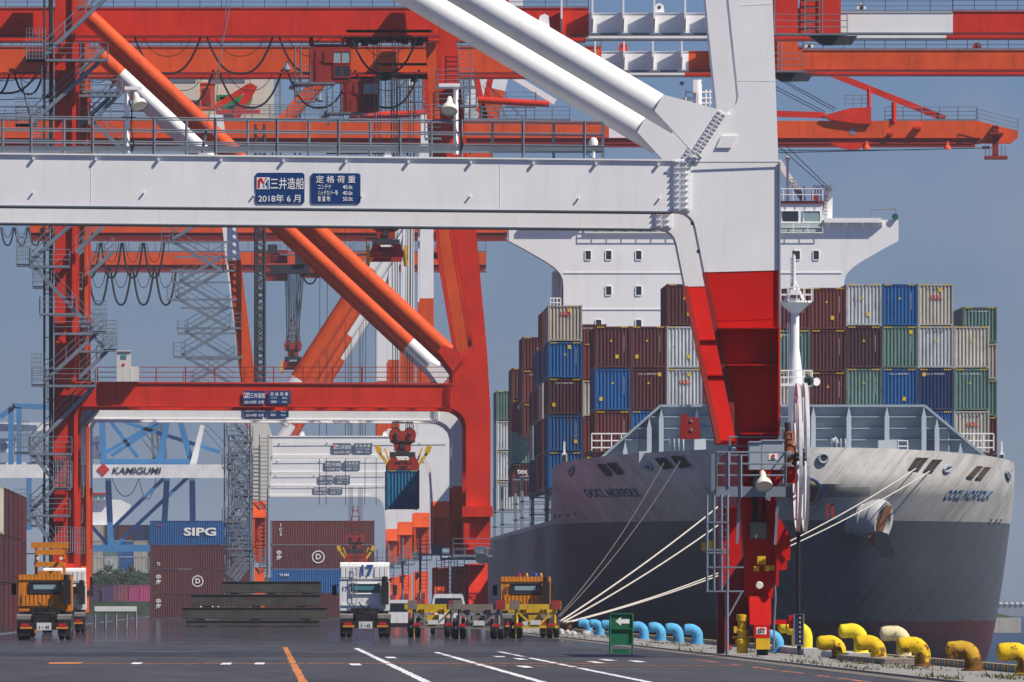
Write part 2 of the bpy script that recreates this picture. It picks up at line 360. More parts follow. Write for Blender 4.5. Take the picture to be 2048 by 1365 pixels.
# ================================================================ container ship
SCX, HB = 36.4, 16.1
def u_of(z): return min(1.0, max(0.0, (z+3)/12.6))**0.62
def y_stem(z): return 771.0 - 14.0*u_of(z)**1.3
def l_full(z): return 66.0 - 25.0*u_of(z)**0.75
def hb_t(t, z):
    u = u_of(z); t = min(1, max(0, t)); n = 1.88 + 0.22*u; q = 0.64 - 0.07*u
    return HB*(1-(1-t)**n)**q
def hb(y, z): return hb_t((y - y_stem(z))/l_full(z), z)
def ztop(t): return 12.05 - 0.85*t
def hull_paint():
    m, N, Lk, B = nodes('ship_hull_paint'); pos = N.new('ShaderNodeNewGeometry').outputs['Position']
    sp = N.new('ShaderNodeSeparateXYZ'); Lk.new(pos, sp.inputs[0])
    def gt(v):
        n = N.new('ShaderNodeMath'); n.operation = 'GREATER_THAN'; Lk.new(sp.outputs['Z'], n.inputs[0]); n.inputs[1].default_value = v; return n.outputs[0]
    c = mixc(N, Lk, gt(0.45), (0.125, 0.030, 0.038), (0.105, 0.125, 0.145)); c = mixc(N, Lk, gt(7.2), c, (0.47, 0.465, 0.44))
    a = noise(N, Lk, pos, 0.25, 6, 0.7); r = ramp(N, 0.3, g(0.78), 0.7, g(1.15)); Lk.new(a, r.inputs[0]); c = mixc(N, Lk, 1.0, c, r.outputs[0], 'MULTIPLY')
    # run-off streaks slant with the flare of the bow
    def mth(op, a_, b_):
        n = N.new('ShaderNodeMath'); n.operation = op
        for i, q in enumerate((a_, b_)):
            if q is None: continue
            if isinstance(q, (int, float)): n.inputs[i].default_value = q
            else: Lk.new(q, n.inputs[i])
        return n.outputs[0]
    ax = mth('ABSOLUTE', mth('SUBTRACT', sp.outputs['X'], SCX), None); st = mth('SUBTRACT', ax, mth('MULTIPLY', sp.outputs['Z'], 0.85))
    cv = N.new('ShaderNodeCombineXYZ'); Lk.new(mth('MULTIPLY', st, 1.7), cv.inputs[0]); Lk.new(mth('MULTIPLY', sp.outputs['Z'], 0.16), cv.inputs[2]); Lk.new(mth('MULTIPLY', sp.outputs['Y'], 0.02), cv.inputs[1])
    s1 = noise(N, Lk, cv.outputs[0], 1.0, 7, 0.75); r1 = ramp(N, 0.50, g(0), 0.78, g(0.70)); Lk.new(s1, r1.inputs[0]); c = mixc(N, Lk, r1.outputs[0], c, (0.13, 0.085, 0.055))
    s2 = noise(N, Lk, cv.outputs[0], 3.1, 7, 0.8); r2 = ramp(N, 0.58, g(0), 0.68, g(0.9)); Lk.new(s2, r2.inputs[0]); c = mixc(N, Lk, r2.outputs[0], c, (0.10, 0.055, 0.035))
    zn = N.new('ShaderNodeMapRange'); zn.inputs['From Min'].default_value = 5.6; zn.inputs['From Max'].default_value = 2.2; zn.inputs['To Min'].default_value = -0.10; zn.inputs['To Max'].default_value = 0.10; Lk.new(sp.outputs['Z'], zn.inputs['Value'])
    s5 = noise(N, Lk, cv.outputs[0], 1.9, 8, 0.82); r5 = ramp(N, 0.60, g(0), 0.70, g(.85)); Lk.new(mth('ADD', s5, zn.outputs['Result']), r5.inputs[0]); c = mixc(N, Lk, r5.outputs[0], c, (0.105, 0.055, 0.030))
    s3 = noise(N, Lk, cv.outputs[0], 3.6, 7, 0.8); pt = noise(N, Lk, pos, 0.16, 3, .5); mu = mth('MULTIPLY', s3, mth('ADD', pt, .32)); r4 = ramp(N, 0.51, g(0), 0.60, g(.55)); Lk.new(mu, r4.inputs[0]); c = mixc(N, Lk, r4.outputs[0], c, (0.075, 0.045, 0.032))
    Lk.new(c, B.inputs['Base Color']); B.inputs['Roughness'].default_value = 0.5
    bp = N.new('ShaderNodeBump'); bp.inputs['Strength'].default_value = 0.25; bp.inputs['Distance'].default_value = 0.15
    pl = noise(N, Lk, pos, 0.35, 3); Lk.new(pl, bp.inputs['Height']); Lk.new(bp.outputs[0], B.inputs['Normal']); return m
ship = thing('container_ship', 'grey container ship moored bow-on at the quay with stacked containers and white bridge', 'ship', (SCX, 760, -3))
ts = [0, .006, .015, .03, .05, .075, .105, .14, .18, .23, .29, .36, .44, .53, .63, .74, .86, 1.0]
zl = [-5, -3.5, -2.2, -1, 0, 1.2, 2.6, 4, 5.4, 6.6, 7.5]
mb = MB()
for sg in (-1, 1):
    idx = {}
    for i, t in enumerate(ts):
        zs = zl + [8.2, 8.9, 9.6] + [9.6 + (ztop(t)-9.6)*k/3 for k in range(1, 4)]
        for j, z in enumerate(zs):
            idx[i, j] = len(mb.v); mb.v.append((SCX + sg*hb_t(t, z), y_stem(z) + t*l_full(z), z))
    n = len(ts)
    for j, z in enumerate(zl): idx[n, j] = len(mb.v); mb.v.append((SCX + sg*HB, 1035, z))
    for i in range(n):
        for j in range(len(zl)+5 if i < n-1 else len(zl)-1):
            q = (idx[i, j], idx[i+1, j], idx[i+1, j+1], idx[i, j+1]); mb.f.append(q if sg > 0 else q[::-1]); mb.m.append(0)
mb.box(SCX-HB, SCX+HB, 1034.5, 1035, -5, 7.5)
hull = mb.build('hull', hull_paint(), ship, smooth=True)
mb = MB(); dk = [(SCX + hb_t(t, 10.9)-0.25, y_stem(10.9)+t*l_full(10.9)) for t in ts[2:]]
mb.prism_z(dk + [(2*SCX-x, y) for x, y in dk[::-1]], 10.75, 10.85)
mb.prism_z([(SCX-HB+.1, 815), (SCX+HB-.1, 815), (SCX+HB-.1, 1034), (SCX-HB+.1, 1034)], 7.3, 7.42)
mb.box(SCX-HB+.15, SCX+HB-.15, 800, 800.3, 7.3, 10.8)
mb.build('deck', SHIPG, ship)

def hull_pt(px, py, off=0.07):
    # the point of the bow plating seen at a spot of the picture
    D = 790.0
    for _ in range(40):
        x, z = X(px, D), Z(py, D); a = abs(x-SCX); lo, hi = y_stem(z), y_stem(z)+l_full(z)
        for _ in range(30):
            m_ = (lo+hi)/2
            if hb(m_, z) < a: lo = m_
            else: hi = m_
        D = 0.5*D + 0.5*(lo+hi)/2
    x, z, e = X(px, D), Z(py, D), .02; y = max(D, y_stem(z)+.03); sg = 1 if x > SCX else -1
    n = Vector((sg, -(hb(y+e, z)-hb(y-e, z))/(2*e), -(hb(y, z+e)-hb(y, z-e))/(2*e))).normalized()
    return Vector((x, D, z)) + n*off
def hull_poly(mb, poly, mi=0, sub=3, off=0.07):
    # four-cornered patch following the plating
    a, b, c, d = [Vector(q) for q in poly]; base = len(mb.v); n = sub
    for i in range(n+1):
        for j in range(n+1):
            u, v = i/n, j/n; q = (a*(1-u)+b*u)*(1-v) + (d*(1-u)+c*u)*v; mb.v.append(tuple(hull_pt(q.x, q.y, off)))
    for i in range(n):
        for j in range(n):
            k = base+i*(n+1)+j; mb.f.append((k, k+1, k+n+2, k+n+1)); mb.m.append(mi)
RUSTD = paint('dark_rusted_roller_steel', (0.06, 0.042, 0.032), 0.8, 0.3, 0.3)
PORT = paint('painted_opening_shade', (0.022, 0.022, 0.026), 0.7)  # near-black fill paints the shade inside the fairlead and chock openings
for q in ([(1199,930),(1211,930),(1226,951),(1216,952)], [(1218,928),(1232,927),(1249,948),(1239,949)], [(1314,918),(1333,917),(1350,936),(1331,938)],
          [(1346,914),(1367,913),(1384,933),(1364,936)], [(1830,917),(1853,917),(1836,939),(1816,937)], [(1862,921),(1881,920),(1863,942),(1846,941)],
          [(1951,934),(1961,934),(1942,955),(1932,954)], [(1966,936),(1977,936),(1960,957),(1950,957)]):
    mb = MB(); hull_poly(mb, q, 0, 4, .10); fl = mb.build('fairlead', PORT, ship)
    mb = MB(); c = [hull_pt(x, y, 0.12) for x, y in q]; mb.path(c + [c[0]], 0.06, 5); mid = [(c[0]+c[1])/2, (c[2]+c[3])/2]; mb.tube(mid[0], mid[1], 0.05, 5)
    mb.build('roller_frame', RUSTD, fl)
for px, py, rx, ry, tl in ((1299, 935, 7, 5, .5), (1893, 938, 8, 5, -.5), (1646, 917, 9, 9, 0), (1145, 942, 3, 9, .4), (2014, 951, 2.5, 9, -.4)):
    mb = MB(); pts = []
    for k in range(14):
        a = 2*math.pi*k/14; ex, ey = rx*math.cos(a), ry*math.sin(a); pts.append(hull_pt(px+ex*math.cos(tl)-ey*math.sin(tl), py+ex*math.sin(tl)+ey*math.cos(tl), 0.10))
    mb.add(pts, [tuple(range(14))]); ch = mb.build('chock', PORT, ship); mb = MB(); mb.path(pts + [pts[0]], 0.10, 6); mb.build('chock_rim', SHIPG, ch, smooth=True)
# name on both bows
def hull_text(s, px, py, wpx, hpx, slant, mat, name='lettering'):
    me = text_mesh(s, 1.0, mat, 0.004, 0.0).copy(); xs = [v.co.x for v in me.vertices]; ys = [v.co.y for v in me.vertices]
    x0, x1, y0, y1 = min(xs), max(xs), min(ys), max(ys)
    for v in me.vertices:
        a = (v.co.x-x0)/(x1-x0)-0.5; b = (v.co.y-y0)/(y1-y0)-0.5; off = 0.035 if v.co.z > 0 else 0.012
        v.co = hull_pt(px + a*wpx + b*slant, py - b*hpx + a*slant*0.12, off) - ORG[ship.name]
    o = link(name, me, ship, ORG[ship.name]); return o
SHIPB = paint('faded_blue_ship_lettering', (0.03, 0.10, 0.22), 0.6, 0.1, 0.1)
hull_text('OOCL NORFOLK', 1225, 986, 108, 17, -12, SHIPB); hull_text('OOCL NORFOLK', 1937, 990, 90, 19, 14, SHIPB)
# bow emblem: cream disc with a plum-coloured five-petalled flower and ruled lines
mb = MB(); mb2 = MB(); mb3 = MB()
def disc(mb, cx, cy, rx, ry, off, n=20, m=6):
    pts = [hull_pt(cx, cy, off)]
    for j in range(1, m+1): pts += [hull_pt(cx+rx*j/m*math.cos(2*math.pi*k/n), cy+ry*j/m*math.sin(2*math.pi*k/n), off) for k in range(n)]
    fs = [(0, 1+i, 1+(i+1) % n) for i in range(n)]
    for j in range(m-1): fs += [(1+j*n+i, 1+(j+1)*n+i, 1+(j+1)*n+(i+1) % n, 1+j*n+(i+1) % n) for i in range(n)]
    mb.add(pts, fs)
EMX = 1612
disc(mb, EMX, 982, 31, 26, 0.14); em = mb.build('emblem', paint('emblem_cream', (0.34, 0.29, 0.17), 0.6), ship)
for k in range(5):
    a = math.pi/2 + 2*math.pi*k/5; disc(mb2, EMX+14*math.cos(a), 982-12*math.sin(a), 9.5, 8.5, 0.20, 14, 3)
mb4 = MB(); mb4.path([hull_pt(EMX+31*math.cos(2*math.pi*k/40), 982+26*math.sin(2*math.pi*k/40), .15) for k in range(41)], .05, 5); mb4.build('rim', LETB, em)
mb2.build('flower', paint('emblem_plum', (0.20, 0.018, 0.035), 0.6), em)
for k in range(5):
    for a_, b_ in ((EMX-70, EMX-31), (EMX+31, EMX+125)): hull_poly(mb3, [(a_, 973+4*k), (b_, 973+4*k), (b_, 974.2+4*k), (a_, 974.2+4*k)], 0, 6, 0.16)
mb3.build('ruled_lines', LETK, em, kind='stuff')
# hawse barrel and anchor (right bow)
mb = MB(); a0 = hull_pt(1700, 1056, -1.6); a1 = P(1768, 1044, a0.y-1.7); ax = (a1-a0).normalized(); ln = (a1-a0).length
mb.lathe(a0, ax, [(0, 1.30), (ln*.55, 1.28), (ln*.56, 1.40), (ln*.62, 1.40), (ln*.64, 1.34), (ln*.8, 1.34), (ln*.82, 1.44), (ln*.94, 1.44), (ln, 1.30), (ln-.05, 1.05), (ln-.7, .9)], 22)
hw = mb.build('hawse_barrel', paint('rust_stained_grey_barrel', (0.38, 0.40, 0.41), 0.5, 0.1, 0.25, 0.18, sc=0.9, gcol=(.2, .09, .04)), ship, smooth=True)
RUST = paint('anchor_rust', (0.20, 0.085, 0.035), 0.9, 0.3, 0.3, 0.2, sc=2); ANCH = paint('black_anchor_steel', (0.014, 0.016, 0.022), 0.6, 0.2, 0.1)
Da = a1.y-0.6; mb = MB(); mb.bar(P(1778, 1012, Da), P(1758, 1066, Da), .32, .45); mb.bar(P(1766, 1030, Da+.1), P(1750, 1080, Da+.1), .3, .5)
sk = mb.build('anchor', RUST, ship); mb = MB()
mb.prism([(X(x, Da), Z(y, Da)) for x, y in ((1745, 1070), (1756, 1062), (1774, 1068), (1787, 1106), (1785, 1115), (1764, 1115), (1754, 1098))], Da-.95, Da-.3); mb.build('fluke', ANCH, sk)
mb = MB(); mb.prism([(X(x, Da), Z(y, Da)) for x, y in ((1735, 1068), (1750, 1060), (1757, 1090), (1742, 1092))], Da-.2, Da+.5); mb.build('fluke', RUST, sk)
# draught marks
mb = MB()
for px, py in ((1110, 1033), (1120, 1032), (1136, 1030), (1151, 1028), (1980, 1041), (1991, 1041), (2000, 1041)): hull_poly(mb, [(px-2, py+3), (px, py-3), (px+3, py-3), (px+1, py+3)], 0, 1)
mb.build('draught_marks', LETK, ship, kind='stuff')

# --- wave breaker on the forecastle
D = 776.0
wb = [(X(x, D), Z(y, D)) for x, y in ((1196, 922), (1321, 812), (1850, 812), (1982, 922))]
mb = MB(); mb.prism(wb, D+.5, D+.6); brk = mb.build('wave_breaker', SHIPG, ship)
mb = MB()
for a_, b_ in zip(wb[:-1], wb[1:]): mb.bar((a_[0], D+.4, a_[1]), (b_[0], D+.4, b_[1]), 0.8, 0.16, up=(0, 0, 1))
mb.build('top_rail', SHIPG, brk)
for px, ptop in ((1322, 818), (1393, 818), (1469, 818), (1540, 818), (1626, 813), (1697, 813), (1773, 814), (1847, 814), (1298, 836), (1873, 838), (1250, 882), (1920, 886)):
    x = X(px, D); zt = Z(ptop, D); w_ = S(4.6, D); z0 = 10.86
    mb = MB(); mb.prism([(x-w_, z0), (x+w_, z0), (x+w_, max(z0+.1, zt-.75)), (x, zt), (x-w_, max(z0+.1, zt-.75))], D-.7, D+.49); mb.build('stiffener', paint('pale_grey_stiffener_paint', (0.44, 0.49, 0.54), 0.5, .06, .1), brk)
for py in (834, 857, 880):
    mb = MB(); k = (922-py)/110.0; mb.box(X(1196+125*k+6, D), X(1982-132*k-6, D), D+.05, D+.48, Z(py+1, D), Z(py-1, D)); mb.build('stringer', SHIPG, brk)
mb = MB()
for px in (1274, 1898): mb.box(X(px-1.5, D), X(px+1.5, D), D+.2, D+.49, 10.9, Z(858 if px < 1500 else 864, D))
mb.split('web_frame', SHIPG, brk)
# winches and small gear behind the bulwark
mb = MB(); D = 768.0
for px in (1338, 1662):
    for k in range(3): mb.lathe(P(px+k*9, 894, D), (1, 0, 0), [(0, .55), (.08, .6), (.1, .25), (.3, .25), (.32, .6), (.4, .55)], 14)
mb.split('winch', SHIPG, ship)
mb = MB(); mb.box(X(1389, D), X(1412, D), D, D+1.5, 10.8, Z(878, D)); mb.box(X(1278, D), X(1302, D), D, D+1.2, 10.8, Z(903, D)); mb.box(X(1879, D), X(1903, D), D+6, D+7, 10.8, Z(909, D)); mb.box(X(1757, D), X(1795, D), D, D+1.5, 10.8, Z(881, D)); mb.split('deck_locker', paint('pale_locker_paint', (.52, .56, .57)), ship)
mb = MB(); mb.bar(P(1668, 876, D), P(1681, 897, D), .3, .3); mb.path([P(1796, 905, D), P(1796, 882, D), P(1815, 882, D), P(1815, 905, D)], .05, 5); mb.tube(P(1796, 893, D), P(1815, 893, D), .04, 5); mb.build('davit', SHIPW, ship)
# side railings and lamp posts either side of the forecastle
for xs, D in (((1183, 1262), 779.), ((1906, 1987), 779.)):
    mb = MB()
    for py in (868, 882, 896): mb.tube(P(xs[0], py, D), P(xs[1], py, D), .05, 5)
    for k in range(5): px = xs[0] + (xs[1]-xs[0])*k/4; mb.tube(P(px, 868, D), P(px, 902, D), .05, 5)
    mb.build('railing', SHIPW, ship)
for px, lt in ((1129, 1), (2004, 1)):
    mb = MB(); D = 800.; mb.box(X(px-5, D), X(px+5, D), D, D+.8, 10.7, Z(907, D)); mb.box(X(px-2, D), X(px+2, D), D+.2, D+.5, Z(907, D), Z(883, D)); o = mb.build('navigation_light_post', SHIPW, ship)
    mb = MB(); mb.box(X(px-3.4, D), X(px+3.4, D), D-.05, D+.1, Z(925, D), Z(910, D)); mb.build('lamp_housing', DARK, o)
# --- foremast
D = 772.0; cx = X(1590, D)
mb = MB(); prof = [(895, 14), (770, 14), (748, 14.5), (720, 11.5), (695, 8.5), (612, 8.5), (606, 8)]
mb.lathe((cx, D, 0), (0, 0, 1), [(Z(y, D), S(r, D)) for y, r in prof], 18); fm = mb.build('foremast', SHIPW, ship, smooth=True)
mb = MB(); mb.lathe((cx, D, 0), (0, 0, 1), [(Z(627, D), S(9, D)), (Z(606, D), S(33, D)), (Z(602, D), S(33, D))], 14); mb.box(cx-S(32, D), cx+S(34, D), D-1, D+1, Z(773, D), Z(768, D)); mb.split('platform', SHIPW, fm)
mb = MB()
for y0, y1, xa, xb in ((576, 604, -30, 34), (742, 769, -31, 33)):
    for yy in (D-.95, D+.95):
        for q in (y0, (y0+y1)/2): mb.tube((cx+S(xa, D), yy, Z(q, D)), (cx+S(xb, D), yy, Z(q, D)), .035, 5)
        for k in range(5): x = cx+S(xa+(xb-xa)*k/4, D); mb.tube((x, yy, Z(y0, D)), (x, yy, Z(y1, D)), .035, 5)
mb.build('railing', SHIPW, fm)
mb = MB(); mb.tube((cx-S(2, D), D, Z(604, D)), (cx-S(2, D), D, Z(512, D)), S(3.2, D), 8); mb.tube((cx-S(2, D), D, Z(512, D)), (cx-S(2, D), D, Z(495, D)), S(1.3, D), 6)
for a_ in (-1, 1): mb.tube((cx-S(2, D), D, Z(560, D)), (cx+a_*S(19, D), D+.5, Z(604, D)), .09, 6)
mb.box(cx-S(23, D), cx-S(6, D), D-.05, D+.05, Z(519, D), Z(517, D)); mb.box(cx-S(10, D), cx+S(9, D), D-.5, D+.3, Z(602, D), Z(580, D)); mb.build('top_pole', SHIPW, fm)
mb = MB()
for k in range(10): y = 520+8*k; mb.tube((cx-S(8, D), D-.2, Z(y, D)), (cx-S(3, D), D-.2, Z(y, D)), .03, 4)
for q in (-8, -5): mb.tube((cx+S(q, D), D-.2, Z(515, D)), (cx+S(q, D), D-.2, Z(602, D)), .03, 4)
for q in (-16, -12): mb.tube((cx+S(q, D), D-.3, Z(625, D)), (cx+S(q, D), D-.3, Z(766, D)), .03, 4)
for k in range(24): y = 630+5.6*k; mb.tube((cx-S(16, D), D-.3, Z(y, D)), (cx-S(12, D), D-.3, Z(y, D)), .02, 4)
mb.build('ladder', GALV, fm)
mb = MB(); mb.box(cx-S(9, D), cx+S(9, D), D-.62, D-.5, Z(597, D), Z(590, D)); mb.ball((cx-S(2, D), D, Z(505, D)), .13); mb.split('mast_lamp', DARK, fm)
mb = MB(); h = P(1617, 763, D-1.8); mb.lathe(h, (0, 1, 0), [(0, S(11, D)), (.15, S(9, D)), (.5, S(5.5, D)), (1.0, S(3, D)), (1.6, S(2.4, D))], 18, cap=False)
hn = mb.build('fog_horn', paint('pale_green_horn_paint', (0.30, 0.42, 0.36), 0.4), fm, smooth=True); mb = MB(); mb.lathe(h+Vector((0, .35, 0)), (0, 1, 0), [(0, S(5.6, D)), (.02, S(5.6, D))], 14); mb.build('horn_throat', DARK, hn)
mb = MB(); mb.lathe(P(1633, 764, D-1.2), (-.3, 1, 0), [(0, .28), (.25, .22), (.4, .1)], 10); mb.build('searchlight', SHIPW, fm, smooth=True)

# --- bridge block and wings
D = 940.0
rt = [(1797, 440), (1797, 482), (1762, 501), (1722, 524), (1705, 536), (1694, 548), (1689, 560), (1688, 575), (1688, 960)]
body = rt + [(2*1407.5-x, y) for x, y in rt[::-1]] + [(1170, 440), (1170, 466), (1645, 466), (1645, 440)]
body = [(X(x, D), Z(y, D)) for x, y in rt] + [(X(2*1407.5-x, D), Z(y, D)) for x, y in rt[::-1]]
mb = MB(); low = [(X(x, D), Z(y, D)) for x, y in rt[6:]] + [(X(2*1407.5-x, D), Z(y, D)) for x, y in rt[6:][::-1]]
mb.prism(body, D, D+3.0); mb.box(X(1128, D), X(1687, D), D+3.0, D+14, 7.4, Z(470, D)); brg = mb.build('bridge_front', SHIPW, ship)
mb = MB()
for py in (546, 619): mb.box(X(1128, D), X(1684, D), D-.06, D-.003, Z(py+.7, D), Z(py-.7, D))
for a_, b_ in ((1648, 1762), (1053, 1167)):
    mb.box(X(a_, D), X(b_, D), D-.5, D-.003, Z(441.5, D), Z(437, D)); mb.box(X(a_, D), X(b_, D), D-.6, D-.5, Z(446, D), Z(437.2, D))
    for k in range(4): x = X(a_+5+(b_-a_-10)*k/3, D); mb.prism_x([(D-.5, Z(446, D)), (D-.003, Z(455, D)), (D-.003, Z(446, D))], x, x+.3)
mb.split('ledge', SHIPW, brg)
for px, py in ((1176, 511), (1217, 511), (1277, 511), (1217, 582), (1277, 582), (1197, 649), (1277, 649), (1632, 511), (1594, 511), (1540, 511), (1480, 511), (1420, 582)):
    mb = MB(); w_, h_ = S(6.2, D), S(9.5, D); c = P(px, py, D); pts = []
    for sx_, sz_ in ((1, 1), (-1, 1), (-1, -1), (1, -1)):
        for k in range(3): a = math.atan2(sz_, sx_) - math.pi/4 + k*math.pi/4; pts.append((c.x+sx_*(w_-.09)+.09*math.cos(a), c.z+sz_*(h_-.09)+.09*math.sin(a)))
    mb.prism(pts, D-.02, D+.03); wn_ = mb.build('window', GLASS, brg); mb = MB(); mb.path([(x, D-.03, z) for x, z in pts + [pts[0]]], .045, 5); mb.build('window_frame', SHIPW, wn_)
# wheelhouse
mb = MB(); mb.box(X(1170, D), X(1645, D), D-.12, D+9, Z(468, D), Z(407, D)); whs = mb.build('wheelhouse', SHIPW, ship)
mb = MB(); mb.box(X(1167, D), X(1647, D), D-.25, D+9.2, Z(408, D)+.002, Z(402.5, D)); mb.build('roof_edge', paint('oxide_red_paint', (0.20, 0.022, 0.022)), whs)
mb = MB(); mb.box(X(1171, D), X(1644, D), D-.2, D-.123, Z(467, D), Z(447.5, D)); mb.build('apron', paint('pale_green_apron_paint', (0.42, 0.50, 0.48)), whs)
for k in range(11):
    x1 = 1642-k*43; mb = MB(); mb.box(X(x1-36, D), X(x1-2, D), D-.15, D-.125, Z(445, D), Z(422, D)); wn_ = mb.build('window', GLASSL if k in (0,) else GLASS, whs)
    mb = MB(); c = [P(x1-36, 445, D-.17), P(x1-2, 445, D-.17), P(x1-2, 422, D-.17), P(x1-36, 422, D-.17)]; mb.path(c + [c[0]], .06, 5); mb.build('window_frame', SHIPW, wn_)
mb = MB()
for py in (446, 455, 466): mb.tube(P(1170, py, D-.4), P(1645, py, D-.4), .035, 5)
for k in range(17): px = 1170+k*29.7; mb.tube(P(px, 446, D-.4), P(px, 467, D-.4), .035, 5)
for py in (378, 390): mb.tube(P(1170, py, D-.5), P(1645, py, D-.5), .035, 5)
for k in range(25): px = 1170+k*19.8; mb.tube(P(px, 378, D-.5), P(px, 402, D-.5), .035, 5)
mb.build('railing', SHIPW, whs)
mb = MB(); mb.prism([(X(x, D), Z(y, D)) for x, y in ((1647, 440), (1667, 440), (1668, 372), (1662, 367), (1654, 376))], D+2, D+4); pst = mb.build('crane_post', SHIPW, whs)
mb = MB()
for k in range(9): mb.box(X(1650, D), X(1658, D), D+1.85, D+2, Z(436-k*7, D), Z(434.8-k*7, D))
mb.build('rung', GALV, pst)
mb = MB(); mb.bar(P(1556, 322, D+5), P(1608, 402, D+5), .5, .55, up=(0, -1, 0)); jb = mb.build('crane_jib', SHIPW, whs)
text('ORIENTAL', P(1593, 379, D+4.6), .62, LETK, jb, 0.01, rot=(90, 57, 0), width=1.9)
mb = MB(); mb.tube(P(1575, 402, D+3), P(1575, 318, D+3), .12, 8); mb.ball(P(1575, 318, D+3), .22); mb.tube(P(1608, 402, D+3), P(1608, 372, D+3), .1, 6)
for k in range(4): px = 1624+k*6; mb.path([P(px, 402, D+4), P(px, 378, D+4), P(px+6, 371, D+4), P(px+11, 378, D+4)], .07, 6)
mb.build('aerial', SHIPW, whs)
mb = MB(); mb.box(X(1625, D), X(1637, D), D+1, D+2, Z(400, D), Z(388, D)); mb.build('vent_box', REDD, whs)
mb = MB(); mb.tube(P(1395, 402, D+6), P(1395, 160, D+6), .35, 10)
for py in (185, 197, 207): mb.tube(P(1366, py, D+6), P(1424, py, D+6), .07, 6)
for px in (1372, 1388, 1402, 1412, 1420): mb.tube(P(px, 172 if px % 4 else 180, D+6), P(px, 212, D+6), .07, 6)
mb.box(X(1376, D), X(1386, D), D+5.5, D+6.5, Z(200, D), Z(188, D)); mb.box(X(1391, D), X(1399, D), D+5.2, D+5.9, Z(180, D), Z(154, D)); mst = mb.build('radar_mast', SHIPW, whs)
mb = MB()
for px, py in ((1364, 169), (1399, 168)): mb.lathe(P(px, py, D+6), (0, 0, 1), [(-.1, .1), (0, .1), (.02, .2), (.2, .2), (.22, .1)], 8)
mb.split('mast_lamp', DARK, mst)
# wing awning frame and searchlight on the far wing
mb = MB(); mb.path([P(1743, 437, D+1), P(1743, 418, D+1), P(1792, 418, D+1), P(1792, 442, D+1)], .09, 6); mb.build('awning_frame', GALV, brg)
mb = MB(); mb.lathe(P(1790, 434, D-.3), (.1, 1, .1), [(0, .28), (.3, .26), (.5, .15)], 12); mb.build('wing_searchlight', paint('teal_lamp_paint', (0.02, 0.15, 0.17)), brg, smooth=True)
for D, a, b in ((941., (1107, 542), (1122, 625)),):
    mb = MB(); mb.box(X(a[0], D), X(b[0], D), D+1, D+6, 8, Z(a[1], D)); mb.build('side_trunk', paint('grey_white_ship_paint', (.5, .53, .58)), brg)
mb = MB(); D = 935.
for k in range(4): mb.tube(P(1100+k*7, 597, D), P(1100+k*7, 625, D), .05, 5)
for py in (597, 606, 615): mb.tube(P(1100, py, D), P(1121, py, D), .05, 5)
mb.build('railing', SHIPW, brg)
# lashing bridges
for D in (826., 870., 905., 928., 980., 1012.):
    mb = MB()
    for k in range(6): x = SCX-HB+.35+k*2.46; mb.box(x-.12, x+.12, D, D+.6, 7.4, 11.8); mb.box(x-.12, x+.12, D-.6, D-.4, 7.4, 10.6)
    for z in (8.5, 9.8, 11.8): mb.box(SCX-HB+.1, SCX+HB-.1, D-.6, D+.6, z-.12, z)
    mb.build('lashing_bridge', GALV, ship)
# ================================================================ shipping containers
MAROON, BROWN, DMAR, BLUE, NAVY, GREEN, CREAMC, GREYW, PINKC = (.115, .030, .032, 1), (.16, .038, .032, 1), (.065, .022, .032, 1), (.010, .115, .33, 1), (.008, .035, .12, 1), (.13, .235, .205, 1), (.52, .49, .41, 1), (.50, .53, .53, 1), (.50, .07, .20, 1)
CM = {}
def cont_meshes(L_, H, fine):
    key = (L_, H, fine)
    if key in CM: return CM[key]
    W = 1.219; e = {}
    def corr(n, w, d):   # trapezoid profile across width w
        pts = []; p = w/n
        for i in range(n): pts += [(i*p, 0), (i*p+p*.28, 0), (i*p+p*.42, d), (i*p+p*.86, d)]
        pts.append((w, 0)); return pts
    b = MB(); pr = corr(9 if fine else 8, 2.2, .055)
    def wall(b, pts, fx):
        n = len(pts); vs = [fx(u, d, .16) for u, d in pts] + [fx(u, d, H-.12) for u, d in pts]
        b.add(vs, [(i, i+1, i+1+n, i+n) for i in range(n-1)])
    wall(b, pr, lambda u, d, z: (-1.1+u, .03+d, z)); e['end_panel'] = b.mesh('end_panel')
    b = MB(); wall(b, pr, lambda u, d, z: (1.1-u, L_-.03-d, z)); e['rear_panel'] = b.mesh('end_panel')
    n = int(L_/.28); pr = corr(n, L_-.3, .04)
    b = MB(); wall(b, pr, lambda u, d, z: (-W+.03+d, L_-.15-u, z)); e['side_l'] = b.mesh('side_panel')
    b = MB(); wall(b, pr, lambda u, d, z: (W-.03-d, .15+u, z)); e['side_r'] = b.mesh('side_panel')
    b = MB(); b.box(-W+.05, W-.05, .05, L_-.05, H-.06, H-.03); b.box(-W+.05, W-.05, .06, L_-.06, .1, .14); e['roof'] = b.mesh('roof')
    b = MB(); s = .11
    for x in (-W, W-s):
        for y in (0, L_-s): b.box(x, x+s, y, y+s, .12, H-.12)
        b.box(x+.012, x+s-.02, s, L_-s, 0.02, .17); b.box(x+.012, x+s-.02, s, L_-s, H-.10, H-.015)
    for y in (0, L_-s): b.box(-W+s, W-s, y+.012, y+s-.02, .05, .17); b.box(-W+s, W-s, y+.012, y+s-.02, H-.13, H-.02)
    for x in (-W-.008, W-.17+.008):
        for y in (-.008, L_-.17+.008):
            for z in (0, H-.118): b.box(x, x+.17, y, y+.17, z, z+.118)
    e['frame'] = b.mesh('frame')
    for k, m in e.items(): m.materials.append(CONTF if k == 'frame' else CONT)
    CM[key] = e; return e
STK = MB(); STK.box(-.11, .11, -.012, 0, -.13, .13); STK_ME = STK.mesh('placard'); STK_ME.materials.append(paint('yellow_placard', (.72, .48, .02), .5, .05, .1))
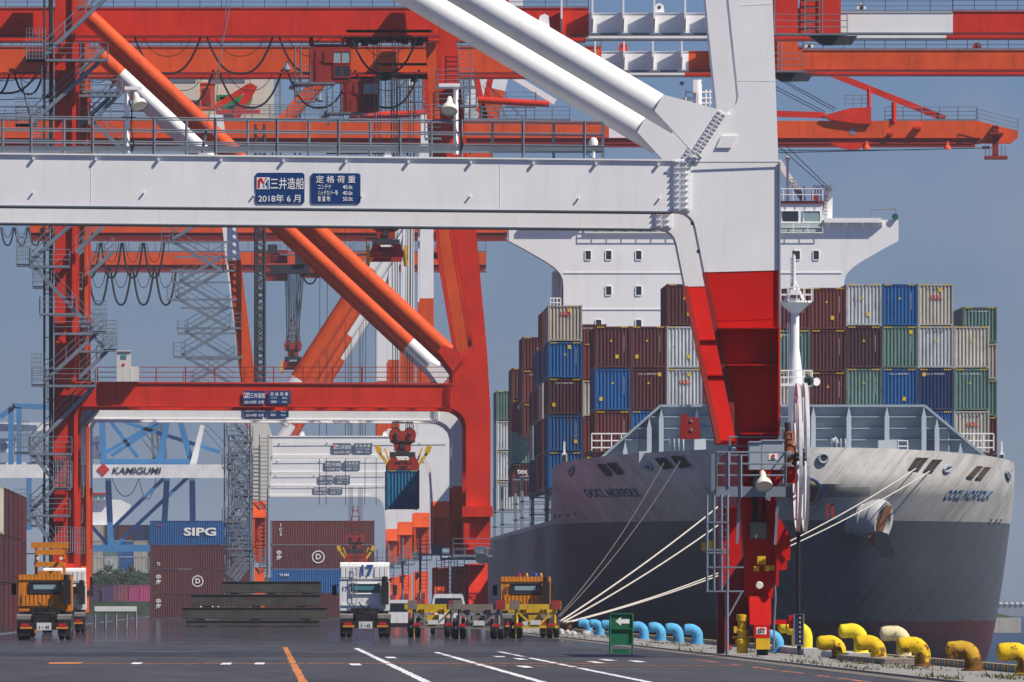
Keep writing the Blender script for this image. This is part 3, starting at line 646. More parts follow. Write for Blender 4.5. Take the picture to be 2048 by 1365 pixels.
TRI = MB(); TRI.prism([(-.1, -.08), (.1, -.08), (0, .1)], -.012, 0); TRI_ME = TRI.mesh('placard'); TRI_ME.materials.append(MATS['yellow_placard'])
HZ = MB()
for sg in (-1, 1):
    for q in range(4): HZ.box(sg*(.62+q*.13)-.035, sg*(.62+q*.13)+.035, .0, .011, -.05, .05)
HZ_ME = HZ.mesh('hazard_marks'); HZ_ME.materials.append(MATS['yellow_placard'])
def container(x, y, z, col, label, L_=12.19, H=2.896, rot=0, group=None, logo=None, marks=True, rng=random):
    fine = True; e = cont_meshes(L_, H, fine)
    t = thing('shipping_container', label, 'container', (x, y, z), group)
    t.rotation_euler.z = R(rot); ORG[t.name] = Vector((0, 0, 0))
    v = rng.uniform(.88, 1.12); c = tuple(min(1, q*v) for q in col[:3]) + (1,)
    fc = tuple(q*.85 for q in c[:3]) + (1,)
    for k, me in e.items():
        o = bpy.data.objects.new(me.name.split('.')[0], me); COL.objects.link(o); o.parent = t; o.color = fc if k == 'frame' else c
    if marks:
        for me, px, pz in ((TRI_ME, rng.choice((0, 0, -.1)), H*.66), (STK_ME, rng.choice((-.8, .3, .75)), H*rng.choice((.86, .28)))):
            if rng.random() < .6:
                o = bpy.data.objects.new('placard', me); COL.objects.link(o); o.parent = t; o.location = (px, .02, pz)
        if rng.random() < .75: o = bpy.data.objects.new('hazard_marks', HZ_ME); COL.objects.link(o); o.parent = t; o.location = (0, -.002, H-.07); o['kind'] = 'stuff'
        lm = LETK if sum(col[:3]) > .9 else LETW
        if rng.random() < .7:
            o = text('1\n8\n4\n2\n7\n0\n5\n3\n6', (.78, .015, H*.60), .13, lm, t, 0, name='number_marking')
        else: text('CU 2 841507', (-.05, .015, H*.87), .15, lm, t, 0, width=1.3, name='number_marking')
    if logo: text(logo[0], (logo[2], .005, logo[3]), logo[1], logo[4], t, .02, width=logo[5] if len(logo) > 5 else None)
    return t
CNAME = {MAROON: 'maroon', BROWN: 'red brown', DMAR: 'dark maroon', BLUE: 'bright blue', NAVY: 'navy blue', GREEN: 'sea green', CREAMC: 'cream', GREYW: 'pale grey', PINKC: 'pink'}
ORD = ['first', 'second', 'third', 'fourth', 'fifth', 'sixth', 'seventh', 'eighth', 'ninth', 'tenth', 'eleventh', 'twelfth', 'thirteenth']
rg = random.Random(11)
M, N_, K, Bl, G, C, W_, DM, NV = MAROON, None, BROWN, BLUE, GREEN, CREAMC, GREYW, DMAR, NAVY
bay1 = [(N_, M, Bl, K), (N_, M, M, Bl), (M, W_, W_, M), (M, G, K, M), (M, K, M, C), (K, G, C, M), (K, M, M, K), (W_, DM, G, M), (Bl, G, Bl, M), (C, W_, NV, Bl), (N_, C, G, C)]
D = 782.0; OOC = ('OOCL', .42, .05, 1.95, LETR, .78)
for k, col in enumerate(bay1):
    for t, c in enumerate(col):
        if c is None: continue
        z = 20.72 - t*2.91 - (0.25 if k in (5, 6) else 0); lg = OOC if c in (CREAMC,) and t != 1 or (c is GREYW and t == 2) else None
        x = SCX + (k-5)*2.467
        if lg is None and c is GREYW: lg = None
        container(x, D, z, c, "%s container, ship's foremost bay, %s tier from top, %s stack from quay" % (CNAME[c], ORD[t], ORD[k]), group='containers stacked on the ship', logo=lg, rng=rg)
# second bay: thirteen across, standard height
D = 812.0
for k in range(13):
    if k == 0: col = [C, Bl, DM, Bl, Bl]
    elif k == 12: col = [G, C, G, M, M]
    elif k == 1: col = [None, K, C, K, M]
    else: col = [None, None, rg.choice([M, Bl, G]), None, None] if k in (11,) else []
    for t, c in enumerate(col):
        if c is None: continue
        container(SCX+(k-6)*2.467, D, 20.35-t*2.62 + (0.0 if k == 0 else -.12), c, "%s container, ship's second bay, outer %s side stack, %s tier from top" % (CNAME[c], 'quay' if k == 0 else 'sea' if k == 12 else 'inner quay' if k == 1 else 'inner sea', ORD[t]), H=2.591, group='containers stacked on the ship', logo=OOC if c is CREAMC else None, rng=rg)
# bays further aft: only the quay-side stacks show
aft = [(829., 0, 20.35, 2.62, [K, NV, C, K, M]), (843., 0, 17.75, 2.62, [Bl, M, NV, K]), (858., 0, 15.1, 2.62, [M, C, NV]), (892., 0, 19.95, 2.62, [M, K, M]), (930., 0, 18.3, 2.62, [M, K, G, M]), (930., 1, 20.95, 2.62, [M]), (918., 2, 21.6, 2.62, [K]),
       (992., 0, 17.6, 2.62, [G, W_, W_, W_])]
for D, k, z0, dz, col in aft:
    for t, c in enumerate(col):
        lg = ('tex', .62, -.35, 2.0, LETW) if (D == 930. and c in (MAROON, BROWN) and k == 0 and t in (1, 3)) else None
        container(SCX+(k-6)*2.467, D, z0-t*dz, c, '%s container %s, %s stack from quay, %s tier from top' % (CNAME[c], {829.: 'right behind the second bay', 843.: 'two bays behind the second', 858.: 'three bays behind the second', 892.: 'midway along the ship', 930.: 'just before the white bridge', 918.: 'high before the white bridge', 992.: 'aft of the white bridge'}[D], ORD[k], ORD[t]),
                  H=2.591, group='containers stacked on the ship', logo=lg, rng=rg)
# ================================================================ nearest gantry crane (white upper works, red feet)
def pp(poly, D): return [(X(x, D), Z(y, D)) for x, y in poly]
def floodlight(name, c, aim, r, parent, mat=None, ln=None):
    # bell-shaped lamp: rim at c, closed end behind
    b = MB(); ln = ln or r*2.1; ax = -Vector(aim).normalized()
    b.lathe(c, ax, [(0, r), (ln*.10, r*.98), (ln*.30, r*.86), (ln*.48, r*.52), (ln*.58, r*.40), (ln*.85, r*.34), (ln, r*.2)], 18, cap=False)
    o = b.build(name, mat or LAMPW, parent, smooth=True)
    b = MB(); b.lathe(Vector(c)+ax*(ln*.06), ax, [(0, r*.93), (.01, r*.93)], 16); b.build('lens', glass('lamp_lens', (.55, .52, .42), .25), o, smooth=False)
    return o
def railing(mb, pts, h=1.1, n=None, rails=(0.37, 0.74, 1.1), r=.03, post=.035):
    # rails and posts along a polyline of floor points
    pts = [Vector(p) for p in pts]
    for a, b in zip(pts[:-1], pts[1:]):
        for q in rails: mb.tube(a+Vector((0, 0, h*q/1.1)), b+Vector((0, 0, h*q/1.1)), r, 5)
        k = n or max(1, int((b-a).length/1.8))
        for i in range(k+1): p = a.lerp(b, i/k); mb.tube(p, p+Vector((0, 0, h)), post, 5)
def ladder_cage(mb, x, y, z0, z1, w_=.5, r=.03):
    for dx in (-w_/2, w_/2): mb.tube((x+dx, y, z0), (x+dx, y, z1), r, 5)
    n = int((z1-z0)/.32)
    for k in range(n): mb.tube((x-w_/2, y, z0+.3+k*.32), (x+w_/2, y, z0+.3+k*.32), r*.7, 4)
DA, DR = 350.0, 366.0
cA = thing('gantry_crane', 'white gantry crane nearest the camera with scarlet leg and blue rated-load plates', 'crane', (X(1500, DA), 358, 0))
legw = [(1523,-600),(1545,0),(1557,330),(1557,541),(1409,545),(1398,490),(1391,455),(1387,443),(1380,434),(1370,427),(1358,424.5),(1345,424),(1345,321),(1395,314),(1440,236),(1466,216),(1474,206),(1477,192),(1457,0),(1400,-600)]
legr = [(1409,545),(1557,541),(1557,875),(1476,875)]
beam = [(-480,304),(1345,321),(1345,424),(-480,408)]
for k, D in enumerate((DA, DR)):
    mb = MB(); mb.prism(pp(beam, DA), D, D+1.7); mb.build('portal_beam', WHITE, cA)
    mb = MB(); mb.prism(pp(legw, DA), D, D+1.6); mb.build('leg', WHITE, cA)
    q = pp(legr, DA); z1, z0 = q[0][1], q[2][1]; tilt = (lambda x, z: D + .02 - (.0 if k == 0 else 1.5)*(z1-z)/(z1-z0))
    mb = MB(); mb.prism(q, D+.02, D+1.6, y0f=tilt); lg = mb.build('leg_foot', REDA, cA)
    mb = MB()
    for py in (657, 731, 868):
        x0 = 1409 + (py-545)*67/330.; y = tilt(0, Z(py, DA)); dp = .12 if k else .62; mb.box(X(x0+5, DA), X(1553.5, DA), y-dp, y+.05, Z(py+1.2, DA), Z(py-1.2, DA))
    if not k: mb.box(X(1554, DA), X(1557.5, DA), D-.85, D+.05, Z(872, DA), Z(655, DA))  # right flange added, and ledges above deepened, to shade the web
    mb.split('stiffener', REDA, lg)
    mb = MB(); mb.bar((q[0][0], D-.05, z1), (q[3][0], tilt(0, z0)-.05, z0), .16, .14, up=(0, -1, 0)); mb.build('edge_plate', REDD, lg)
    # bolted splice and gusset at the knee
    sp = [(1345,319),(1381,319),(1381,422),(1345,422)]
    mb = MB(); mb.prism(pp(sp, DA), D-.05, D-.002); s1 = mb.build('splice_plate', WHITE, cA)
    mb = MB()
    for i in range(9):
        for j in range(6): c = P(1350+j*4.6+(2 if j > 2 else 0), 324+i*11.6, DA); mb.lathe((c.x, D-.13, c.z), (0, 1, 0), [(0, .028), (.08, .03)], 6)
    mb.build('bolts', WHITE, s1, kind='stuff')
    gs = [(1326,190),(1436,219),(1461,231),(1404,316),(1386,306),(1309,222)]
    mb = MB(); mb.prism(pp(gs, DA), D-.12, D+.4); gp = mb.build('gusset_plate', WHITE, cA)
    mb = MB()
    for i in range(13):
        for j in range(4):
            px = 1437-i*4.6+(j*3.4+(2 if j > 1 else 0)); py = 224+i*7.1+(j*2.0+(1 if j > 1 else 0)); c = P(px, py, DA); mb.lathe((c.x, D-.22, c.z), (0, 1, 0), [(0, .032), (.1, .034)], 6)
    mb.build('bolts', WHITE, gp, kind='stuff')
    a_, b_ = P(1360, 240, DA), P(-210, -690, DA); a_.y = b_.y = D+.75
    mb = MB(); mb.tube(a_, b_, .455, 28); tb = mb.build('diagonal_tube', WHITE, cA, smooth=True)
    mb = MB(); u = (b_-a_).normalized(); c = P(1089, 36, DA); mb.prism([(c.x-.22, c.z-.25), (c.x+.20, c.z-.45), (c.x+.14, c.z+.1), (c.x+.02, c.z+.16), (c.x-.12, c.z+.1)], D+.7, D+.8); mb.build('lifting_lug', WHITE, tb)
# sill beams joining the two frames along the rail and the landside legs out of the picture
mb = MB(); mb.box(X(1478, DA), X(1540, DA), DA+1.61, DR-1.5, Z(1010, DA), Z(900, DA)); mb.build('sill_beam', REDA, cA)
mb = MB()
for D in (DA, DR): mb.prism(pp([(-560,-600),(-470,-600),(-430,300),(-430,420),(-445,1302),(-540,1302),(-560,420),(-560,300)], DA), D+.02, D+1.58)
mb.split('landside_leg', WHITE, cA)
# beam furniture
mb = MB(); mb.prism(pp([(-480,301.5),(1400,320),(1400,323),(-480,304.6)], DA), DA-.07, DA+1.8); mb.build('top_flange', WHITE, cA)
mb = MB(); mb.prism(pp([(-480,406.5),(1345,423),(1345,425.5),(-480,409)], DA), DA-.05, DA+1.75); mb.prism(pp([(-480,406.5),(1345,423),(1345,425.5),(-480,409)], DA), DR-.05, DR+1.75); mb.split('bottom_flange', GALVD, cA)
mb = MB()
for k in range(11):
    px = 67+k*125; py = 309.5+px*.0091+6; c = P(px, py, DA); mb.box(c.x-.03, c.x+.03, DA-.11, DA-.001, c.z-.06, c.z+.02)
for px, py in ((66,386),(288,386),(508,391),(723,393),(940,393),(1157,397),(1319,397)): c = P(px, py, DA); mb.tube((c.x, DA-.09, c.z), (c.x, DA, c.z), .03, 6)
mb.build('peg', WHITE, cA, kind='stuff')
slope = lambda px: 309.5+px*.0091
for D, off, cnt in ((DA+.05, 62, 16), (DA+1.6, 3, 16)):
    mb = MB(); a_, b_ = P(-470, slope(-470)-5, DA), P(1207, slope(1207)-5, DA); a_.y = b_.y = D
    for q in (.36, .73, 1.1): mb.tube(a_+Vector((0, 0, q)), b_+Vector((0, 0, q)), .026, 6)
    mb.box(a_.x, b_.x, D-.01, D+.01, a_.z-.03, a_.z+.12); rl = mb.build('railing', GALVD, cA)
    for k in range(cnt):
        px = off-369+k*123
        if px > 1210: continue
        c = P(px, slope(px)-5, DA); mb = MB(); mb.bar((c.x, D, c.z-.05), (c.x, D, c.z+1.12), .075, .05); mb.build('railing_post', GALVD, rl)
mb = MB(); mb.prism(pp([(1203,247),(1209,247),(1209,321),(1203,321)], DA), DA+.05, DA+.15); mb.build('end_post', GALVD, cA)
for px in (254, 912):
    mb = MB(); y = DA+.25; ztop_ = Z(176 if px < 500 else 170, DA); mb.bar((X(px, DA), y, Z(309, DA)), (X(px, DA), y, ztop_), .11, .11); s_ = 1 if px < 500 else 0
    mb.box(X(px-5 if s_ else px-34, DA), X(px+30 if s_ else px+8, DA), y-.12, y+.12, ztop_-.05, ztop_+.05); fl = mb.build('lamp_post', WHITE, cA)
    lx = px+25 if s_ else px-14; floodlight('floodlight', P(lx, 214 if s_ else 223, DA-.1), (.25 if s_ else -.05, -.55, -.8), S(17, DA), fl)
    mb = MB(); mb.path([P(px+4, 200, DA-.1), P(px+10, 225, DA), P(px+8, 255, DA), P(px+14, 290, DA), P(px+10, 305, DA)], .02, 5); mb.build('lamp_cable', CABLE, fl)
mb = MB(); c = P(1187, 316, DA+.5); mb.lathe((c.x, DA+.5, c.z), (0, 0, 1), [(0, .05), (.25, .05), (.26, .13), (.5, .14), (.6, .09), (.63, .02)], 12); mb.build('beacon', SHIPW, cA, smooth=True)
for px in (404, 776):
    mb = MB(); c = P(px, slope(px), DA); mb.prism([(c.x-.12, c.z), (c.x+.12, c.z), (c.x+.09, c.z+.2), (c.x+.04, c.z+.26), (c.x-.04, c.z+.26), (c.x-.09, c.z+.2)], DA+.1, DA+.16); mb.build('lifting_lug', WHITE, cA)
mb = MB(); mb.tube(P(404, 306, DA+.13), P(413, 258, DA+.13), .05, 6); mb.tube(P(413, 258, DA+.2), P(470, -40, DA+.4), .015, 5); mb.tube(P(425, 270, DA+.4), P(458, -40, DA+.4), .012, 5); mb.build('stay_wire', GALVD, cA)
# plates
def load_plate(px0, px1, py0, py1, D, parent, rows, logo=False, grey=False, y=None):
    y = D-.03 if y is None else y
    m = SIGNB if not grey else paint('grey_sign_enamel', (.10, .14, .22), .5)
    b = MB(); r = S((py1-py0)*.06, D); x0, x1, z0, z1 = X(px0, D), X(px1, D), Z(py1, D), Z(py0, D)
    b.prism([(x0+r, z0), (x1-r, z0), (x1, z0+r), (x1, z1-r), (x1-r, z1), (x0+r, z1), (x0, z1-r), (x0, z0+r)], y, y+.028); pl = b.build('rated_load_plate', m, parent)
    w_, h_ = x1-x0, z1-z0
    for s_, fx, fz, hh, ww in rows: text(s_, (x0+w_*fx, y-.008, z0+h_*fz), hh*h_, LETW, pl, .008, width=ww*w_)
    if logo:
        b = MB(); lx0, lx1, lz0, lz1 = x0+w_*.025, x0+w_*.29, z0+h_*.47, z0+h_*.85; b.box(lx0, lx1, y-.012, y-.001, lz0, lz1); lp = b.build('logo_panel', LETW, pl)
        W2, H2 = lx1-lx0, lz1-lz0; f = lambda pts: [(lx0+W2*a, lz0+H2*b) for a, b in pts]
        b = MB(); b.prism(f([(.08, .1), (.08, .8), (.25, .95), (.42, .95), (.56, .55), (.66, .95), (.82, .95), (.66, .78), (.56, .36), (.3, .7), (.25, .1)]), y-.02, y-.013); b.build('logo_mark', LETR, lp)
        b = MB(); b.prism(f([(.40, .08), (.50, .25), (.58, .08), (.66, .28), (.72, .62), (.78, .08), (.95, .08), (.95, .78), (.84, .86), (.70, .45), (.6, .2), (.5, .42)]), y-.02, y-.013); b.build('logo_mark', paint('logo_blue', (.10, .30, .55)), lp)
    return pl
load_plate(511, 609, 346, 408, DA, cA, [('三井造船', .645, .62, .40, .68), ('2018年 6 月', .5, .15, .27, .86)], True)
load_plate(622, 721, 347, 408, DA, cA, [('定 格 荷 重', .5, .78, .26, .80), ('コンテナ', .27, .54, .19, .27), ('40.6t', .74, .54, .19, .20), ('ハッチカバー等', .34, .345, .19, .40), ('40.6t', .74, .345, .19, .20), ('重 量 物', .26, .15, .19, .25), ('50.0t', .74, .15, .19, .20)])
# small hatch on the knee, conduit down the leg
mb = MB(); mb.prism(pp([(1443,272),(1476,272),(1463,296),(1432,296)], DA), DA-.06, DA-.002); mb.build('hatch_cover', WHITE, cA)
mb = MB(); mb.path([P(1345, 324, DA-.15), P(1362, 327, DA-.15), P(1400, 325, DA-.12), P(1559, 325, DA-.08)], .02, 5); mb.tube(P(1559, 325, DA-.05), P(1559, 885, DA-.05), .035, 6); mb.build('conduit', GALV, cA)
mb = MB()
for px, py in ((1391, 447), (1403, 503), (1428, 612), (1450, 720)): c = P(px, py, DA); mb.box(c.x-.14, c.x+.02, DA+.2, DA+.26, c.z-.05, c.z+.05)
mb.build('edge_lug', GALV, cA, kind='stuff')
mb = MB(); mb.prism(pp([(1376,828),(1380,821),(1386,821),(1389,828),(1413,830),(1416,873),(1374,873)], DA), DA+6, DA+6.25); bk = mb.build('stowage_bracket', REDD, cA)
mb = MB()
for py in (842, 860): mb.lathe(P(1383, py, DA+5.97), (0, 1, 0), [(0, .05), (.02, .05)], 8)
mb.split('pin_hole', GALV, bk)
# ---- lower leg and travelling gear
D = DA
mb = MB(); mb.prism(pp([(1474,875),(1557,875),(1556,1000),(1553,1110),(1546,1195),(1490,1195),(1488,1110),(1480,1000)], D), D+.05, D+1.5); low = mb.build('lower_leg', REDA, cA)
mb = MB(); mb.prism(pp([(1553,1030),(1556,1035),(1579,1072),(1579,1120),(1573,1121),(1572,1140),(1556,1141),(1556,1172),(1550,1172)], D), D-.55, D-.2); mb.box(X(1548, D), X(1553, D), D-.5, D+.3, Z(1165, D), Z(1000, D)); mb.prism(pp([(1567,1068),(1570,1068),(1570,1120),(1558,1104)], D), D-.62, D-.551); mb.split('bracket', REDA, low)  # bracket set forward and side plate added to shade the leg
mb = MB(); mb.prism_x([(D-.25, Z(1193, D)), (D-.55, Z(1250, D)), (D+.4, Z(1250, D)), (D+.4, Z(1193, D))], X(1498, D), X(1541, D)); bg_ = mb.build('bogie_cover', REDA, low)
mb = MB(); mb.box(X(1506, D), X(1538, D), D-.6, D+.5, Z(1276, D), Z(1250.5, D)); mb.build('bogie_block', REDA, low)
mb = MB(); mb.box(X(1511, D), X(1531, D), D-.615, D-.601, Z(1269, D), Z(1255, D)); lb = mb.build('warning_label', LETW, low)
text('▲警告', (X(1521, D), D-.625, Z(1259, D)), .10, LETR, lb, width=.24); text('近寄るな', (X(1521, D), D-.625, Z(1265, D)), .07, LETK, lb, width=.22)
mb = MB(); mb.box(X(1510, D), X(1538, D), D-.8, D+.3, Z(1299, D), Z(1277, D)); mb.build('buffer', YELLOW, low)
mb = MB(); mb.lathe((X(1517, D), D-.1, .34), (1, 0, 0), [(0, .34), (.05, .36), (.06, .33), (.22, .33), (.23, .36), (.28, .34)], 18)
mb.lathe((X(1517, D), D+1.1, .34), (1, 0, 0), [(0, .34), (.05, .36), (.06, .33), (.22, .33), (.23, .36), (.28, .34)], 18); mb.split('rail_wheel', DARK, low)
mb = MB(); mb.lathe((X(1484, D), D-.2, .12), (0, 0, 1), [(0, .17), (.28, .18), (.3, .22), (.42, .22), (.44, .16), (.62, .15), (.66, .19), (.72, .19), (.74, .14), (.98, .14), (1.0, .19), (1.18, .19), (1.2, .1)], 14)
mb.box(X(1467, D), X(1474, D), D-.3, D-.05, .75, .95); mb.tube((X(1464, D), D-.2, .62), (X(1508, D), D-.2, .62), .035, 6); mb.build('travel_motor', YELLOW, low, smooth=True)
mb = MB(); mb.box(X(1437, D), X(1452, D), D+1.0, D+1.4, .1, Z(1180, D)); mb.prism(pp([(1446,1180),(1490,1110),(1498,1200),(1498,1290),(1460,1290)], D), D+.6, D+1.2); mb.split('bogie_frame', REDD, low)
mb = MB(); mb.prism(pp([(1436,930),(1500,930),(1500,1200),(1456,1300),(1438,1300)], DR), DR-1.5, DR+.2); mb.build('lower_leg', REDA, cA)
mb = MB(); mb.box(X(1500, D), X(1533, D), D-.18, D+.04, Z(1078, D), Z(1045, D)); mb.build('junction_box', GALVD, low); mb = MB(); mb.box(X(1502, D), X(1531, D), D-.20, D-.182, Z(1076, D), Z(1047, D)); mb.build('junction_box_lid', paint('dusty_steel_lid', (.22, .21, .18), .6, .2, .3, .05, sc=2), low)
mb = MB()
for px in (1506, 1511, 1526): mb.path([P(px, 1046, D-.1), P(px+3, 1020, D-.12), P(px, 1000, D-.1), P(px+2, 940, D-.05)], .05, 6)
mb.build('power_cable', CABLE, low)
# yellow warning lamps, sensors
mb = MB()
for px, py in ((1513, 1138), (1535, 1137), (1547, 1136)): c = P(px, py, D-.3); mb.box(c.x-.08, c.x+.08, c.y-.1, c.y+.1, c.z-.08, c.z+.08)
c = P(1523, 1121, D-.3); mb.box(c.x-.13, c.x+.13, c.y-.06, c.y+.06, c.z-.13, c.z+.13); mb.lathe(P(1525, 1122, D-.45), (0, 1, 0), [(0, .07), (.1, .07)], 10)
mb.split('warning_lamp', YELLOW, low)
for px, py in ((1408, 1093), (1422, 1089)):
    mb = MB(); c = P(px, py, D-.2); mb.box(c.x-.07, c.x+.07, c.y-.1, c.y+.1, c.z-.14, c.z+.12); mb.build('sensor_box', YELLOW, cA)
mb = MB(); mb.lathe(P(1519, 1171, D-.62), (0, 1, 0), [(0, .10), (.05, .12), (.08, .06)], 12); mb.build('siren', LAMPW, low, smooth=True)
# platform with cabinets
y0, y1 = D-2.1, D-.12; x0, x1 = X(1427, D), X(1565, D); zf = Z(975, D)
mb = MB(); mb.box(x0, x1, y0, y1, Z(995, D), zf); plat = mb.build('service_platform', GALV, cA)
mb = MB(); railing(mb, [(x0, y1, zf), (x0, y0+.03, zf), (x1, y0+.03, zf), (x1, y1, zf)], 1.05, None, (.36, .73, 1.1), .03, .04); mb.bar(P(1456, 905, y0), P(1456, 975, y0), .09, .06); mb.bar(P(1481, 910, y0), P(1481, 995, y0), .09, .06); mb.build('railing', GALV, plat)
mb = MB(); railing(mb, [(X(1458, D), y1-.2, Z(930, D)), (X(1556, D), y1-.2, Z(930, D))], .85); mb.build('upper_railing', GALV, plat)
for a_, b_, t_ in ((1494, 1517, 887), (1518, 1563, 884)):
    mb = MB(); mb.box(X(a_, D), X(b_, D), y0+.3, y1-.5, Z(941, D), Z(t_, D)); mb.box(X(a_-1, D), X(b_+1, D), y0+.25, y1-.45, Z(t_, D)+.001, Z(t_-2.5, D)); cb = mb.build('electrical_cabinet', paint('grey_cabinet_enamel', (.33, .38, .43), .4, .05, .1), plat)
    if a_ > 1500:
        mb = MB(); mb.box(X(1532, D), X(1550, D), y0+.285, y0+.299, Z(922, D), Z(909, D)); lb = mb.build('danger_label', LETW, cb); text('◆', (X(1541, D), y0+.278, Z(914.5, D)), .14, LETR, lb)
        text('・高電圧・', (X(1541, D), y0+.278, Z(919.5, D)), .05, LETK, lb, width=.2)
floodlight('floodlight', P(1528, 974, y0-.25), (.05, -.62, -.78), S(17.5, D), plat, ln=.62)
mb = MB(); mb.path([P(1529, 990, y0), P(1533, 1000, y0), P(1545, 992, y0)], .025, 5); mb.bar(P(1525, 985, y0), P(1540, 1002, y0), .05, .05); mb.build('lamp_bracket', GALV, plat)
# access ladder with hoops
mb = MB()
for px in (1414, 1428, 1443, 1455): mb.bar(P(px, 990, y0), P(px, 1184, y0), .06, .06)
for py in (1045, 1100, 1106, 1135, 1183): mb.bar(P(1412, py, y0), P(1488 if py > 1110 else 1458, py, y0), .06, .05)
for k in range(12): mb.tube(P(1443, 1000+k*15, y0+.1), P(1455, 1000+k*15, y0+.1), .02, 5)
mb.bar(P(1454, 1184, y0), P(1454, 1310, y0), .09, .06); mb.bar(P(1456, 1235, y0), P(1484, 1184, y0), .05, .05); mb.bar(P(1479, 995, y0+.2), P(1474, 1088, y0+.2), .1, .08); mb.bar(P(1556, 995, y0+.3), P(1550, 1090, y0+.3), .09, .08)
mb.build('access_ladder', GALV, cA)
mb = MB(); mb.prism(pp([(1417,912),(1425,908),(1425,980),(1417,985)], D), y0, y1-.8); mb.build('gate_panel', GALV, cA)
# cable reel seen edge-on
rc = P(1603, 915, DA+.2); rr = S(149, DA)
SILV = paint('brushed_reel_aluminium', (.62, .64, .66), .45, .08, .15, 0, .25)
for dx in (-.17, .06):
    mb = MB(); n = 48; prof = [(rr, 0), (rr, .1), (rr-.10, .1), (rr-.10, 0)]
    for i in range(n):
        a = 2*math.pi*i/n
        for q, w_ in prof: mb.v.append((rc.x+dx+w_, rc.y+q*math.cos(a), rc.z+q*math.sin(a)))
    for i in range(n):
        for j in range(4): a_, b_ = i*4+j, i*4+(j+1) % 4; c_, d_ = ((i+1) % n)*4+(j+1) % 4, ((i+1) % n)*4+j; mb.f.append((a_, b_, c_, d_)); mb.m.append(0)
    for k in range(12): a = math.pi*k/6; mb.bar((rc.x+dx+.05, rc.y+.3*math.cos(a), rc.z+.3*math.sin(a)), (rc.x+dx+.05, rc.y+(rr-.05)*math.cos(a), rc.z+(rr-.05)*math.sin(a)), .05, .07)
    mb.build('reel_rim', SILV, cA)
mb = MB(); mb.lathe(rc+Vector((-.3, 0, 0)), (1, 0, 0), [(0, .22), (.12, .3), (.13, .12), (.32, .12), (.33, .3), (.45, .22)], 16); mb.build('reel_hub', DARK, cA)
MOT = paint('orange_brown_motor_paint', (.30, .10, .03), .5, .2, .3, .1, sc=2)
mb = MB(); c = P(1577, 905, DA+.1); mb.lathe(P(1577, 925, DA+.1), (0, 0, 1), [(0, .18), (.2, .22), (.5, .22), (.52, .15), (.7, .15), (.72, .17), (.95, .14)], 12); mb.tube(P(1577, 915, DA+.1), P(1592, 915, DA+.1), .1, 10); mb.build('reel_motor', MOT, cA, smooth=True)
mb = MB(); mb.lathe(P(1578, 909, DA-.2), (0, 1, 0), [(0, .06), (.02, .12), (.15, .12)], 12); mb.build('reel_brake', GALV, cA, smooth=True); mb = MB(); mb.box(X(1570, DA), X(1584, DA), DA-.05, DA+.3, Z(880, DA), Z(866, DA)); mb.tube(P(1577, 866, DA+.1), P(1575, 845, DA+.1), .1, 8); mb.build('reel_gearbox', DARK, cA)
mb = MB(); mb.box(X(1557, DA), X(1592, DA), DA+.1, DA+.6, Z(967, DA), Z(933, DA)); mb.build('reel_arm', REDA, cA)
mb = MB(); mb.path([P(1597, 1060, DA+.2), P(1597, 1225, DA+.2), P(1597, 1290, DA+.2), P(1603, 1322, DA-1)], .065, 8); mb.build('supply_cable', CABLE, cA, smooth=True)
mb = MB(); mb.box(X(1547, DA), X(1592, DA), DA-.05, DA+.15, Z(1249, DA), Z(1240, DA)); mb.box(X(1578, DA), X(1590, DA), DA-.1, DA+.2, Z(1258, DA), Z(1231, DA)); mb.split('guide_arm', REDA, cA)
mb = MB(); mb.box(X(1589, DA), X(1606, DA), DA-.25, DA+.1, Z(1290, DA), Z(1230, DA)); gd = mb.build('cable_guide', paint('navy_roller_guide', (.012, .03, .09), .4), cA)
mb = MB(); c = [P(1588, 1291, DA-.26), P(1607, 1291, DA-.26), P(1607, 1229, DA-.26), P(1588, 1229, DA-.26)]; mb.path(c+[c[0]], .022, 5); mb.build('guide_frame', GALV, gd)
mb = MB()
for k in range(6): mb.lathe(P(1600, 1236+k*9.5, DA-.27), (0, 1, 0), [(0, .03), (.02, .03)], 8)
mb.split('guide_roller', YELLOW, gd)
mb = MB(); mb.path([P(1549, 1140, DA-.1), P(1551, 1200, DA-.1), P(1548, 1250, DA-.1), P(1548, 1300, DA-.1)], .03, 5); mb.build('conduit', GALV, low)
# weld seams on the white plating
for a, b_ in (((182, 314), (182, 409)), ((700, 318), (700, 414)), ((1000, 320), (1000, 417)), ((1450, 162), (1549, 162)), ((1480, 12), (1545, 8)), ((1432, 640), (1557, 636))):
    mb = MB(); mb.bar(P(a[0], a[1], DA-.002), P(b_[0], b_[1], DA-.002), .006, .012, up=(0, -1, 0)); mb.build('weld_seam', WHITE if a[1] < 600 else REDA, cA)
# ================================================================ the cranes behind: two wide red ones, four narrower banded ones
def clipz(poly, z0, z1):
    def half(p, keep, zc):
        out = []
        for i in range(len(p)):
            a, b = p[i], p[(i+1) % len(p)]; ka, kb = keep(a[1]), keep(b[1])
            if ka: out.append(a)
            if ka != kb: t = (zc-a[1])/(b[1]-a[1]); out.append((a[0]+t*(b[0]-a[0]), zc))
        return out
    p = half(poly, lambda z: z >= z0, z0)
    return half(p, lambda z: z <= z1, z1) if p else p
def banded(name, poly, y0, y1, bands, parent):
    # bands: list of (z0, z1, material)
    for z0, z1, m in bands:
        q = clipz(poly, z0, z1)
        if len(q) >= 3: b = MB(); b.prism(q, y0, y1); b.build(name, m, parent)
def btube(name, a, b, r, bands, parent, n=20):
    for t0, t1, m in bands:
        k = MB(); k.tube(Vector(a).lerp(b, t0), Vector(a).lerp(b, t1), r, n); k.build(name, m, parent, smooth=True)
